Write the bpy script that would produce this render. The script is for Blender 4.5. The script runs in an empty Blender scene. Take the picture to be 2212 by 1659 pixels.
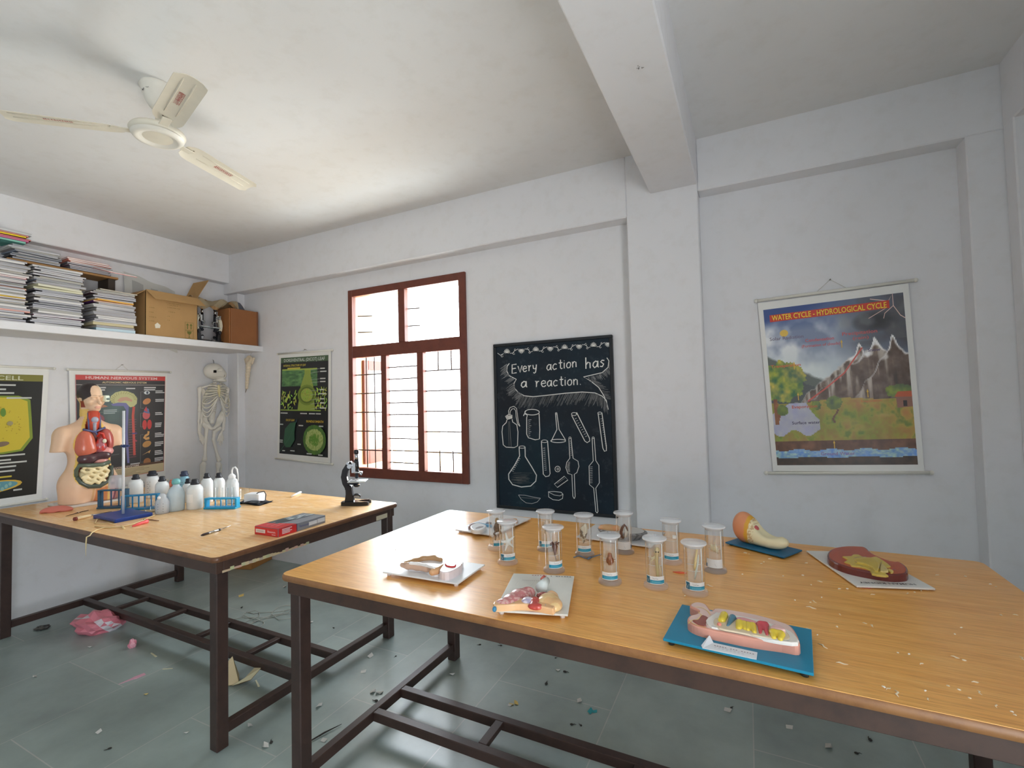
import bpy, bmesh, math, random
import numpy as np
from mathutils import Vector, Matrix

# ------------------------------------------------------------------ camera, sky, light, exposure
SC = bpy.context.scene
COL = SC.collection
IMG_W, IMG_H = 2212.0, 1659.0
CAM = np.array([4.9184, -3.2445, 1.5327])
F_PX, YAW, PITCH, ROLL = 1025.75, 0.4586, 0.0352, -0.0239
_F = np.array([-math.sin(YAW)*math.cos(PITCH), math.cos(YAW)*math.cos(PITCH), math.sin(PITCH)])
_R0 = np.array([math.cos(YAW), math.sin(YAW), 0.0])
_U0 = np.cross(_R0, _F)
_R = _R0*math.cos(ROLL) + _U0*math.sin(ROLL)
_U = -_R0*math.sin(ROLL) + _U0*math.cos(ROLL)
cam_data = bpy.data.cameras.new('camera')
cam = bpy.data.objects.new('camera', cam_data)
COL.objects.link(cam)
cam_data.sensor_fit = 'HORIZONTAL'
cam_data.sensor_width = 36.0
cam_data.lens = 36.0*F_PX/IMG_W
cam_data.clip_start = 0.05
cam_data.clip_end = 500
m = Matrix.Identity(4)
for i in range(3):
    m[i][0], m[i][1], m[i][2], m[i][3] = _R[i], _U[i], -_F[i], CAM[i]
cam.matrix_world = m
SC.camera = cam

world = bpy.data.worlds.new('overcast_sky')
SC.world = world
world.use_nodes = True
wn = world.node_tree
wn.nodes.clear()
w_out = wn.nodes.new('ShaderNodeOutputWorld')
w_bg = wn.nodes.new('ShaderNodeBackground')
w_tc = wn.nodes.new('ShaderNodeTexCoord')
w_sep = wn.nodes.new('ShaderNodeSeparateXYZ')
w_ramp = wn.nodes.new('ShaderNodeValToRGB')
w_ramp.color_ramp.elements[0].position = 0.47
w_ramp.color_ramp.elements[0].color = (1.22, 1.24, 1.24, 1)        # sunlit ground and haze below the horizon
w_ramp.color_ramp.elements[1].position = 0.53
w_ramp.color_ramp.elements[1].color = (0.90, 0.97, 1.05, 1)         # white overcast sky
w_map = wn.nodes.new('ShaderNodeMapRange')
w_map.inputs[1].default_value, w_map.inputs[2].default_value = -1, 1
wn.links.new(w_tc.outputs['Generated'], w_sep.inputs[0])
wn.links.new(w_sep.outputs[2], w_map.inputs[0])
wn.links.new(w_map.outputs[0], w_ramp.inputs[0])
wn.links.new(w_ramp.outputs[0], w_bg.inputs[0])
# sky brightened on the back-window side, added to strengthen the light through that window
w_glow = wn.nodes.new('ShaderNodeMapRange')
w_glow.inputs[1].default_value, w_glow.inputs[2].default_value = -0.2, 1.0
w_glow.inputs[3].default_value, w_glow.inputs[4].default_value = 0.9, 1.7
wn.links.new(w_sep.outputs[1], w_glow.inputs[0])
wn.links.new(w_glow.outputs[0], w_bg.inputs[1])
wn.links.new(w_bg.outputs[0], w_out.inputs[0])

SC.view_settings.view_transform = 'Standard'
SC.view_settings.look = 'None'
SC.view_settings.gamma = 1.0
SC.view_settings.use_curve_mapping = False
SC.view_settings.exposure = 3.3
SC.cycles.use_denoising = True
SC.cycles.max_bounces = 10
SC.cycles.diffuse_bounces = 6
SC.cycles.glossy_bounces = 4
SC.cycles.transmission_bounces = 6
SC.cycles.transparent_max_bounces = 24
SC.cycles.caustics_reflective = False
SC.cycles.caustics_refractive = False
SC.cycles.sample_clamp_indirect = 6.0

def portal(loc, rot, sx, sy):
    """marks a window opening for the sky light (gives no light of its own)"""
    d = bpy.data.lights.new('daylight_portal', 'AREA')
    d.shape = 'RECTANGLE'
    d.size, d.size_y = sx, sy
    d.cycles.is_portal = True
    o = bpy.data.objects.new('daylight_portal', d)
    o.location, o.rotation_euler = loc, rot
    COL.objects.link(o)

# room sizes (metres). x along the back wall, y towards the back wall, z up
ROOM_X, ROOM_Y, CEIL = 6.20, -6.6, 3.13
WIN = (1.665, 2.925, 0.88, 2.578)             # window in the back wall
RWINS = [(-4.6, -3.1, 0.0, 2.25)]         # wide doorway in the right wall (y0,y1,z0,z1)
FWINS = []  # window behind the camera (x0,x1,z0,z1)
portal(((WIN[0]+WIN[1])/2, 0.16, (WIN[2]+WIN[3])/2), (-math.pi/2, 0, 0), WIN[1]-WIN[0], WIN[3]-WIN[2])
for y0, y1, z0, z1 in RWINS:
    portal((ROOM_X+0.2, (y0+y1)/2, (z0+z1)/2), (0, math.pi/2, 0), z1-z0, y1-y0)
for x0, x1, z0, z1 in FWINS:
    portal(((x0+x1)/2, ROOM_Y-0.2, (z0+z1)/2), (math.pi/2, 0, 0), x1-x0, z1-z0)

# ------------------------------------------------------------------ measuring helpers
def ray(px, py):
    return (px-IMG_W/2)/F_PX*_R - (py-IMG_H/2)/F_PX*_U + _F
def on(px, py, axis, val):
    """point where the sight line through a photo pixel meets a plane of the room"""
    d = ray(px, py)
    t = (val-CAM[axis])/d[axis]
    return Vector(CAM+t*d)
def on_z(px, py, z): return on(px, py, 2, z)
def on_y(px, py, y): return on(px, py, 1, y)
def on_x(px, py, x): return on(px, py, 0, x)

# ------------------------------------------------------------------ colours and materials
def lin(c):
    out = []
    for v in c[:3]:
        v = v/255.0
        out.append(v/12.92 if v <= 0.04045 else ((v+0.055)/1.055)**2.4)
    return tuple(out)

MATS = {}
def vmat(name, rough=0.5, metal=0.0, coat=0.0, spec=0.5, var=0.06, scale=18.0, bump=0.0, bscale=60.0, sheen=0.0):
    """material that takes its base colour from the mesh's colour layer, with a slight procedural unevenness"""
    if name in MATS: return MATS[name]
    mt = bpy.data.materials.new(name); mt.use_nodes = True
    nt = mt.node_tree; b = nt.nodes['Principled BSDF']
    at = nt.nodes.new('ShaderNodeAttribute'); at.attribute_name = 'Col'
    tc = nt.nodes.new('ShaderNodeTexCoord')
    ns = nt.nodes.new('ShaderNodeTexNoise'); ns.inputs['Scale'].default_value = scale; ns.inputs['Detail'].default_value = 4
    mr = nt.nodes.new('ShaderNodeMapRange'); mr.inputs[3].default_value = 1-var; mr.inputs[4].default_value = 1+var
    mx = nt.nodes.new('ShaderNodeVectorMath'); mx.operation = 'SCALE'
    nt.links.new(tc.outputs['Object'], ns.inputs['Vector'])
    nt.links.new(ns.outputs['Fac'], mr.inputs[0])
    nt.links.new(at.outputs['Color'], mx.inputs[0]); nt.links.new(mr.outputs[0], mx.inputs['Scale'])
    nt.links.new(mx.outputs[0], b.inputs['Base Color'])
    b.inputs['Roughness'].default_value = rough; b.inputs['Metallic'].default_value = metal
    b.inputs['Coat Weight'].default_value = coat; b.inputs['Coat Roughness'].default_value = 0.08
    b.inputs['Specular IOR Level'].default_value = spec
    if bump:
        n2 = nt.nodes.new('ShaderNodeTexNoise'); n2.inputs['Scale'].default_value = bscale; n2.inputs['Detail'].default_value = 3
        bp = nt.nodes.new('ShaderNodeBump'); bp.inputs['Strength'].default_value = bump; bp.inputs['Distance'].default_value = 0.002
        nt.links.new(tc.outputs['Object'], n2.inputs['Vector'])
        nt.links.new(n2.outputs['Fac'], bp.inputs['Height']); nt.links.new(bp.outputs[0], b.inputs['Normal'])
    MATS[name] = mt
    return mt
MATTE = lambda: vmat('matte_paint', 0.75, spec=0.3)
SATIN = lambda: vmat('satin_plastic', 0.42)
GLOSS = lambda: vmat('glossy_plastic', 0.22)
PAPER = lambda: vmat('paper', 0.85, spec=0.2, var=0.03)
PRINT = lambda: vmat('printed_sheet', 0.33, spec=0.5, var=0.02)
METAL = lambda: vmat('bright_metal', 0.25, metal=1.0, var=0.02)
CARD = lambda: vmat('cardboard', 0.85, spec=0.2, var=0.08, scale=9, bump=0.15)

# ------------------------------------------------------------------ mesh builder
class B:
    """collects shapes of one mesh, each with a colour"""
    def __init__(self, col=(200, 200, 200)):
        self.v, self.f, self.c, self.s = [], [], [], []
        self.col = lin(col)
    def color(self, c): self.col = lin(c); return self
    def add(self, vs, fs, smooth=False, col=None):
        n = len(self.v)
        self.v += [tuple(v) for v in vs]
        c = self.col if col is None else lin(col)
        for f in fs:
            self.f.append([i+n for i in f]); self.c.append(c); self.s.append(smooth)
        return self
    def box(self, lo, hi, bev=0.0, M=None, col=None):
        (x0, y0, z0), (x1, y1, z1) = lo, hi
        if bev <= 0:
            vs = [(x0,y0,z0),(x1,y0,z0),(x1,y1,z0),(x0,y1,z0),(x0,y0,z1),(x1,y0,z1),(x1,y1,z1),(x0,y1,z1)]
            fs = [(3,2,1,0),(4,5,6,7),(0,1,5,4),(1,2,6,5),(2,3,7,6),(3,0,4,7)]
        else:
            vs, fs = chamfer_box(lo, hi, bev)
        if M is not None: vs = [M @ Vector(v) for v in vs]
        return self.add(vs, fs, False, col)
    def tube(self, pts, r, n=8, caps=True, col=None, closed=False):
        pts = [Vector(p) for p in pts]
        rs = r if isinstance(r, (list, tuple)) else [r]*len(pts)
        vs, fs = [], []
        up0 = None
        for i, p in enumerate(pts):
            if closed: t = pts[(i+1) % len(pts)] - pts[i-1]
            else: t = pts[min(i+1, len(pts)-1)] - pts[max(i-1, 0)]
            if t.length < 1e-9: t = Vector((0, 0, 1))
            t.normalize()
            if up0 is None:
                up0 = t.orthogonal().normalized()
            a = (up0 - t*up0.dot(t))
            if a.length < 1e-6: a = t.orthogonal()
            a.normalize(); up0 = a
            b = t.cross(a)
            for k in range(n):
                an = 2*math.pi*k/n
                vs.append(p + (a*math.cos(an)+b*math.sin(an))*rs[i])
        m = len(pts)
        for i in range(m if closed else m-1):
            j = (i+1) % m
            for k in range(n):
                k2 = (k+1) % n
                fs.append((i*n+k, i*n+k2, j*n+k2, j*n+k))
        if caps and not closed:
            fs.append(tuple(range(n-1, -1, -1))); fs.append(tuple((m-1)*n+k for k in range(n)))
        return self.add(vs, fs, True, col)
    def lathe(self, prof, n=24, M=None, col=None, capb=True, capt=True, smooth=True):
        vs, fs = [], []
        for r, z in prof:
            for k in range(n):
                a = 2*math.pi*k/n
                vs.append(Vector((r*math.cos(a), r*math.sin(a), z)))
        for i in range(len(prof)-1):
            for k in range(n):
                k2 = (k+1) % n
                fs.append((i*n+k, i*n+k2, (i+1)*n+k2, (i+1)*n+k))
        if M is not None: vs = [M @ v for v in vs]
        self.add(vs, fs, smooth, col)
        n0 = len(self.v)-len(vs)
        c = self.col if col is None else lin(col)
        if capb and prof[0][0] > 1e-5: self.f.append([n0+k for k in range(n-1, -1, -1)]); self.c.append(c); self.s.append(False)
        if capt and prof[-1][0] > 1e-5: self.f.append([n0+(len(prof)-1)*n+k for k in range(n)]); self.c.append(c); self.s.append(False)
        return self
    def cyl(self, p0, p1, r0, r1=None, n=16, col=None):
        p0, p1 = Vector(p0), Vector(p1)
        r1 = r0 if r1 is None else r1
        d = p1-p0
        M = Matrix.Translation(p0) @ d.to_track_quat('Z', 'Y').to_matrix().to_4x4()
        return self.lathe([(r0, 0), (r1, d.length)], n, M, col)
    def ell(self, c, r, n=16, M=None, col=None):
        rx, ry, rz = r if isinstance(r, (tuple, list)) else (r, r, r)
        vs, fs = [], []
        m = max(6, n//2)
        for i in range(1, m):
            th = math.pi*i/m
            for k in range(n):
                a = 2*math.pi*k/n
                vs.append(Vector((rx*math.sin(th)*math.cos(a), ry*math.sin(th)*math.sin(a), -rz*math.cos(th))))
        for i in range(m-2):
            for k in range(n):
                k2 = (k+1) % n
                fs.append((i*n+k, i*n+k2, (i+1)*n+k2, (i+1)*n+k))
        b = len(vs); vs += [Vector((0, 0, -rz)), Vector((0, 0, rz))]
        for k in range(n):
            k2 = (k+1) % n
            fs.append((b, k2, k)); fs.append((b+1, (m-2)*n+k, (m-2)*n+k2))
        if M is not None: vs = [M @ v for v in vs]
        vs = [v+Vector(c) for v in vs]
        return self.add(vs, fs, True, col)
    def prism(self, poly, z0, z1, M=None, col=None, coltop=None, smooth=False):
        """poly: ccw outline in xy"""
        n = len(poly)
        a = sum(poly[i][0]*poly[(i+1) % n][1]-poly[(i+1) % n][0]*poly[i][1] for i in range(n))
        if a < 0: poly = list(reversed(poly))
        vs = [Vector((x, y, z0)) for x, y in poly]+[Vector((x, y, z1)) for x, y in poly]
        if M is not None: vs = [M @ v for v in vs]
        self.add(vs, [tuple(range(n-1, -1, -1))], False, col)
        n0 = len(self.v)-len(vs)
        c = self.col if col is None else lin(col)
        ct = c if coltop is None else lin(coltop)
        self.f.append([n0+n+i for i in range(n)]); self.c.append(ct); self.s.append(False)
        for i in range(n):
            j = (i+1) % n
            self.f.append([n0+i, n0+j, n0+n+j, n0+n+i]); self.c.append(c); self.s.append(smooth)
        return self
    def grid(self, fn, nu, nv, colfn=None, smooth=True, col=None, both=False):
        vs = [fn(i/nu, j/nv) for j in range(nv+1) for i in range(nu+1)]
        n0 = len(self.v)
        self.v += [tuple(v) for v in vs]
        c0 = self.col if col is None else lin(col)
        for j in range(nv):
            for i in range(nu):
                a = n0+j*(nu+1)+i
                self.f.append([a, a+1, a+nu+2, a+nu+1])
                self.c.append(lin(colfn((i+.5)/nu, (j+.5)/nv)) if colfn else c0); self.s.append(smooth)
        return self

def chamfer_box(lo, hi, b):
    c = [(lo[i]+hi[i])/2 for i in range(3)]
    h = [(hi[i]-lo[i])/2 for i in range(3)]
    b = min(b, min(h)*0.95)
    vs, idx = [], {}
    for sx in (-1, 1):
        for sy in (-1, 1):
            for sz in (-1, 1):
                s = (sx, sy, sz)
                for ax in range(3):
                    v = [c[i]+s[i]*(h[i] if i == ax else h[i]-b) for i in range(3)]
                    idx[(s, ax)] = len(vs); vs.append(tuple(v))
    fs = []
    for ax in range(3):
        o = [i for i in range(3) if i != ax]
        for sg in (-1, 1):
            ring = []
            for a, d in ((-1, -1), (1, -1), (1, 1), (-1, 1)):
                s = [0, 0, 0]; s[ax] = sg; s[o[0]] = a; s[o[1]] = d
                ring.append(idx[(tuple(s), ax)])
            flip = (sg > 0) == (ax != 1)
            fs.append(tuple(ring) if flip else tuple(reversed(ring)))
    for ax in range(3):            # edges along ax
        o = [i for i in range(3) if i != ax]
        for a in (-1, 1):
            for d in (-1, 1):
                s0 = [0, 0, 0]; s0[ax] = -1; s0[o[0]] = a; s0[o[1]] = d
                s1 = list(s0); s1[ax] = 1
                s0, s1 = tuple(s0), tuple(s1)
                q = [idx[(s0, o[0])], idx[(s1, o[0])], idx[(s1, o[1])], idx[(s0, o[1])]]
                fl = (a*d > 0) == (ax != 1)
                fs.append(tuple(reversed(q)) if fl else tuple(q))
    for sx in (-1, 1):
        for sy in (-1, 1):
            for sz in (-1, 1):
                s = (sx, sy, sz)
                q = [idx[(s, 0)], idx[(s, 1)], idx[(s, 2)]]
                fs.append(tuple(q) if sx*sy*sz > 0 else tuple(reversed(q)))
    return vs, fs

def to_mesh(name, b):
    me = bpy.data.meshes.new(name)
    me.from_pydata([tuple(v) for v in b.v], [], b.f)
    n = len(me.polygons)
    me.polygons.foreach_set('use_smooth', np.array(b.s, dtype=bool))
    ca = me.color_attributes.new('Col', 'FLOAT_COLOR', 'CORNER')
    cnt = np.array([len(f) for f in b.f])
    arr = np.repeat(np.c_[np.array(b.c, dtype=np.float32).reshape(-1, 3), np.ones(n, dtype=np.float32)], cnt, axis=0)
    ca.data.foreach_set('color', arr.astype(np.float32).ravel())
    me.update()
    return me

def obj(name, b, mat=None, parent=None, loc=None, rot=None, label=None):
    me = b if isinstance(b, bpy.types.Mesh) else to_mesh(name, b)
    o = bpy.data.objects.new(name, me)
    COL.objects.link(o)
    if mat is not None and not me.materials: me.materials.append(mat)
    if parent is not None: o.parent = parent
    if loc is not None: o.location = loc
    if rot is not None: o.rotation_euler = rot
    if label: o['label'] = label
    return o

def tag(o, label, cat, group=None):
    o['label'] = label; o['category'] = cat
    if group: o['group'] = group
    return o

def thing(name, label, cat, loc=(0, 0, 0), rotz=0.0, group=None, rot=None):
    o = bpy.data.objects.new(name, None)
    COL.objects.link(o)
    o.empty_display_size = 0.05
    o.location = loc
    o.rotation_euler = rot if rot is not None else (0, 0, rotz)
    return tag(o, label, cat, group)

def struct(name, b, mat, parent=None, loc=None):
    o = obj(name, b, mat, parent, loc)
    o['kind'] = 'structure'
    return o

def copy_tree(o, parent=None):
    c = o.copy(); COL.objects.link(c)
    if parent is not None: c.parent = parent
    for ch in list(o.children): copy_tree(ch, c)
    return c

# ------------------------------------------------------------------ smooth organic shapes from distance fields
def _v(a): return np.array(a, dtype=float)
def s_ell(p, c, r, M=None):
    q = p-_v(c)
    if M is not None: q = q @ np.array(M)
    r = _v(r)
    k0 = np.linalg.norm(q/r, axis=1); k1 = np.linalg.norm(q/(r*r), axis=1)
    return k0*(k0-1.0)/np.maximum(k1, 1e-9)
def s_cap(p, a, b, ra, rb=None):
    a, b = _v(a), _v(b); rb = ra if rb is None else rb
    ab = b-a; t = np.clip(((p-a) @ ab)/max(ab @ ab, 1e-12), 0, 1)
    return np.linalg.norm(p-(a+t[:, None]*ab), axis=1)-(ra+(rb-ra)*t)
def s_chain(p, pts, k=0.0):
    d = None
    for (a, ra), (b, rb) in zip(pts[:-1], pts[1:]):
        e = s_cap(p, a, b, ra, rb)
        d = e if d is None else (smin(d, e, k) if k else np.minimum(d, e))
    return d
def s_box(p, c, h, r=0.0, M=None):
    q = p-_v(c)
    if M is not None: q = q @ np.array(M)
    q = np.abs(q)-(_v(h)-r)
    return np.linalg.norm(np.maximum(q, 0), axis=1)+np.minimum(q.max(axis=1), 0)-r
def smin(a, b, k):
    h = np.clip(0.5+0.5*(b-a)/k, 0, 1)
    return b*(1-h)+a*h-k*h*(1-h)
def smax(a, b, k): return -smin(-a, -b, k)

def surfnet(f, lo, hi, h):
    lo = _v(lo); hi = _v(hi)
    n = np.ceil((hi-lo)/h).astype(int)+1
    ax = [lo[i]+h*np.arange(n[i]) for i in range(3)]
    P = np.stack(np.meshgrid(*ax, indexing='ij'), -1).reshape(-1, 3)
    v = f(P).reshape(n)
    s = v < 0
    acc = np.zeros(tuple(n-1)+(3,)); cnt = np.zeros(tuple(n-1))
    for a in range(3):
        b, c = [i for i in range(3) if i != a]
        for ob in (0, 1):
            for oc in (0, 1):
                s0, s1 = [None]*3, [None]*3
                s0[a] = slice(0, n[a]-1); s1[a] = slice(1, n[a])
                s0[b] = s1[b] = slice(ob, ob+n[b]-1); s0[c] = s1[c] = slice(oc, oc+n[c]-1)
                v0, v1 = v[tuple(s0)], v[tuple(s1)]
                mk = (v0 < 0) != (v1 < 0)
                den = np.where(np.abs(v0-v1) < 1e-12, 1, v0-v1)
                t = np.where(mk, v0/den, 0)
                acc[..., a] += t; acc[..., b] += mk*ob; acc[..., c] += mk*oc; cnt += mk
    act = cnt > 0
    idx = -np.ones(tuple(n-1), dtype=int); idx[act] = np.arange(act.sum())
    cell = np.argwhere(act)
    verts = lo+h*(cell+acc[act]/cnt[act][:, None])
    faces = []
    for a in range(3):
        b, c = (a+1) % 3, (a+2) % 3
        sl0, sl1 = [None]*3, [None]*3
        sl0[a] = slice(0, n[a]-1); sl1[a] = slice(1, n[a])
        for q in (b, c): sl0[q] = sl1[q] = slice(1, n[q]-1)
        S0, S1 = s[tuple(sl0)], s[tuple(sl1)]
        def nb(db, dc):
            q = [None]*3
            q[a] = slice(0, n[a]-1); q[b] = slice(1+db, n[b]-1+db); q[c] = slice(1+dc, n[c]-1+dc)
            return idx[tuple(q)]
        q00, q10, q11, q01 = nb(-1, -1), nb(0, -1), nb(0, 0), nb(-1, 0)
        m1 = S0 & ~S1
        m2 = ~S0 & S1
        if m1.any(): faces.append(np.stack([q00[m1], q10[m1], q11[m1], q01[m1]], 1))
        if m2.any(): faces.append(np.stack([q00[m2], q01[m2], q11[m2], q10[m2]], 1))
    faces = np.concatenate(faces) if faces else np.zeros((0, 4), int)
    return verts, faces

def sdf_mesh(name, f, lo, hi, h, col=(220, 180, 150), colf=None):
    vs, fs = surfnet(f, lo, hi, h)
    me = bpy.data.meshes.new(name)
    me.from_pydata(vs.tolist(), [], fs.tolist())
    me.polygons.foreach_set('use_smooth', np.ones(len(me.polygons), dtype=bool))
    ca = me.color_attributes.new('Col', 'FLOAT_COLOR', 'POINT')
    if colf is None: c = np.tile(np.array(lin(col)), (len(vs), 1))
    else:
        c = np.array(colf(vs), dtype=float)/255.0
        c = np.where(c <= 0.04045, c/12.92, ((c+0.055)/1.055)**2.4)
    ca.data.foreach_set('color', np.c_[c, np.ones(len(vs))].astype(np.float32).ravel())
    me.update()
    return me

# small smooth value noise for painted prints
_rng = np.random.RandomState(7)
_tab = _rng.rand(64, 64)
def vnoise(x, y):
    xi, yi = np.floor(x).astype(int), np.floor(y).astype(int)
    fx, fy = x-xi, y-yi
    fx, fy = fx*fx*(3-2*fx), fy*fy*(3-2*fy)
    g = lambda i, j: _tab[i % 64, j % 64]
    return (g(xi, yi)*(1-fx)+g(xi+1, yi)*fx)*(1-fy)+(g(xi, yi+1)*(1-fx)+g(xi+1, yi+1)*fx)*fy
def fbm(x, y, o=4):
    x, y = np.asarray(x, float), np.asarray(y, float)
    t, a, r = 0, 0.5, 0
    for k in range(o):
        r = r+a*vnoise(x*2**k+17*k, y*2**k+5*k); t += a; a *= 0.5
    return r/t

# ------------------------------------------------------------------ flat prints (posters, labels, chalk)
_txt = {}
def text_shape(s, bold=0.0):
    key = (s, bold)
    if key in _txt: return _txt[key]
    cu = bpy.data.curves.new('lettering', 'FONT')
    cu.body = s; cu.size = 1.0; cu.offset = bold; cu.resolution_u = 2; cu.fill_mode = 'FRONT'
    ob = bpy.data.objects.new('lettering', cu)
    me = ob.to_mesh()
    vs = [(v.co.x, v.co.y) for v in me.vertices]
    fs = [tuple(p.vertices) for p in me.polygons]
    ob.to_mesh_clear()
    bpy.data.objects.remove(ob); bpy.data.curves.remove(cu)
    _txt[key] = (vs, fs)
    return vs, fs

class Art:
    """draws on a flat sheet: positions are mapped by fn(u, v, lift) to space"""
    def __init__(self, fn, lift=0.0004, step=0.00012):
        self.fn, self.b, self.l, self.step = fn, B(), lift, step
    def up(self): self.l += self.step; return self
    def poly(self, pts, col):
        n = len(pts)
        a = sum(pts[i][0]*pts[(i+1) % n][1]-pts[(i+1) % n][0]*pts[i][1] for i in range(n))
        if a < 0: pts = list(reversed(pts))
        self.b.add([self.fn(x, y, self.l) for x, y in pts], [tuple(range(n))], False, col)
        self.l += self.step*0.25
    def rect(self, x0, y0, x1, y1, col): self.poly([(x0, y0), (x1, y0), (x1, y1), (x0, y1)], col)
    def ell(self, x, y, rx, ry, col, rot=0, n=20):
        c, s = math.cos(rot), math.sin(rot)
        self.poly([(x+rx*math.cos(2*math.pi*k/n)*c-ry*math.sin(2*math.pi*k/n)*s, y+rx*math.cos(2*math.pi*k/n)*s+ry*math.sin(2*math.pi*k/n)*c) for k in range(n)], col)
    def line(self, pts, w, col, closed=False):
        if closed: pts = list(pts)+[pts[0]]
        vs, fs = [], []
        for i, (x, y) in enumerate(pts):
            x0, y0 = pts[max(i-1, 0)]; x1, y1 = pts[min(i+1, len(pts)-1)]
            if closed and i in (0, len(pts)-1): x0, y0 = pts[-2]; x1, y1 = pts[1]
            dx, dy = x1-x0, y1-y0; L = math.hypot(dx, dy) or 1
            nx, ny = -dy/L*w/2, dx/L*w/2
            vs += [self.fn(x+nx, y+ny, self.l), self.fn(x-nx, y-ny, self.l)]
        for i in range(len(pts)-1): fs.append((2*i+1, 2*i+3, 2*i+2, 2*i))
        self.b.add(vs, fs, False, col)
        self.l += self.step*0.1
    def text(self, s, x, y, h, col, bold=0.0, align='l', rot=0.0, sx=1.0, width=None):
        vs, fs = text_shape(s, bold)
        if not vs: return
        x0 = min(v[0] for v in vs); x1 = max(v[0] for v in vs)
        if width: sx = width/((x1-x0)*h)
        off = {'l': -x0, 'c': -(x0+x1)/2, 'r': -x1}[align]
        c, sn = math.cos(rot), math.sin(rot)
        P = []
        for vx, vy in vs:
            a, b_ = (vx+off)*h*sx, vy*h
            P.append(self.fn(x+a*c-b_*sn, y+a*sn+b_*c, self.l))
        self.b.add(P, fs, False, col)
        self.l += self.step*0.25
# ------------------------------------------------------------------ materials of the room
def nodes_of(name):
    mt = bpy.data.materials.new(name); mt.use_nodes = True
    nt = mt.node_tree
    return mt, nt, nt.nodes['Principled BSDF'], nt.nodes.new('ShaderNodeTexCoord')
def ramp(nt, stops):
    r = nt.nodes.new('ShaderNodeValToRGB')
    el = r.color_ramp.elements
    while len(el) < len(stops): el.new(0.5)
    for e, (p, c) in zip(el, stops): e.position = p; e.color = (*lin(c), 1)
    return r
def noise_n(nt, src, scale, detail=4, rough=0.5, vec_scale=None):
    n = nt.nodes.new('ShaderNodeTexNoise'); n.inputs['Scale'].default_value = scale
    n.inputs['Detail'].default_value = detail; n.inputs['Roughness'].default_value = rough
    if vec_scale:
        mp = nt.nodes.new('ShaderNodeMapping'); mp.inputs['Scale'].default_value = vec_scale
        nt.links.new(src, mp.inputs['Vector']); src = mp.outputs[0]
    nt.links.new(src, n.inputs['Vector'])
    return n
def mixc(nt, fac, a, b, mode='MIX'):
    m = nt.nodes.new('ShaderNodeMix'); m.data_type = 'RGBA'; m.blend_type = mode
    for sock, val in ((m.inputs[0], fac), (m.inputs[6], a), (m.inputs[7], b)):
        if hasattr(val, 'is_output'): nt.links.new(val, sock)
        elif isinstance(val, (int, float)): sock.default_value = val
        else: sock.default_value = (*lin(val), 1)
    return m.outputs[2]

def plaster(name, base, dark):
    mt, nt, b, tc = nodes_of(name)
    n1 = noise_n(nt, tc.outputs['Object'], 1.3, 5)
    n2 = noise_n(nt, tc.outputs['Object'], 9, 6, 0.65)
    r1 = ramp(nt, [(0.3, dark), (0.62, base)]); nt.links.new(n1.outputs['Fac'], r1.inputs[0])
    r2 = ramp(nt, [(0.25, (249, 248, 246)), (0.5, (255, 255, 255))]); nt.links.new(n2.outputs['Fac'], r2.inputs[0])
    nt.links.new(mixc(nt, 1.0, r1.outputs[0], r2.outputs[0], 'MULTIPLY'), b.inputs['Base Color'])
    b.inputs['Roughness'].default_value = 0.78; b.inputs['Specular IOR Level'].default_value = 0.25
    n3 = noise_n(nt, tc.outputs['Object'], 70, 4, 0.6)
    n4 = noise_n(nt, tc.outputs['Object'], 6, 3)
    ad = nt.nodes.new('ShaderNodeMath'); ad.operation = 'MULTIPLY_ADD'; ad.inputs[1].default_value = 1.0
    nt.links.new(n4.outputs['Fac'], ad.inputs[0]); nt.links.new(n3.outputs['Fac'], ad.inputs[2])
    bp = nt.nodes.new('ShaderNodeBump'); bp.inputs['Strength'].default_value = 0.10; bp.inputs['Distance'].default_value = 0.0015
    nt.links.new(ad.outputs[0], bp.inputs['Height']); nt.links.new(bp.outputs[0], b.inputs['Normal'])
    return mt
M_WALL = plaster('whitewashed_plaster', (229, 229, 232), (226, 226, 228))
M_CEIL = plaster('ceiling_plaster', (227, 227, 227), (223, 222, 221))

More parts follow.
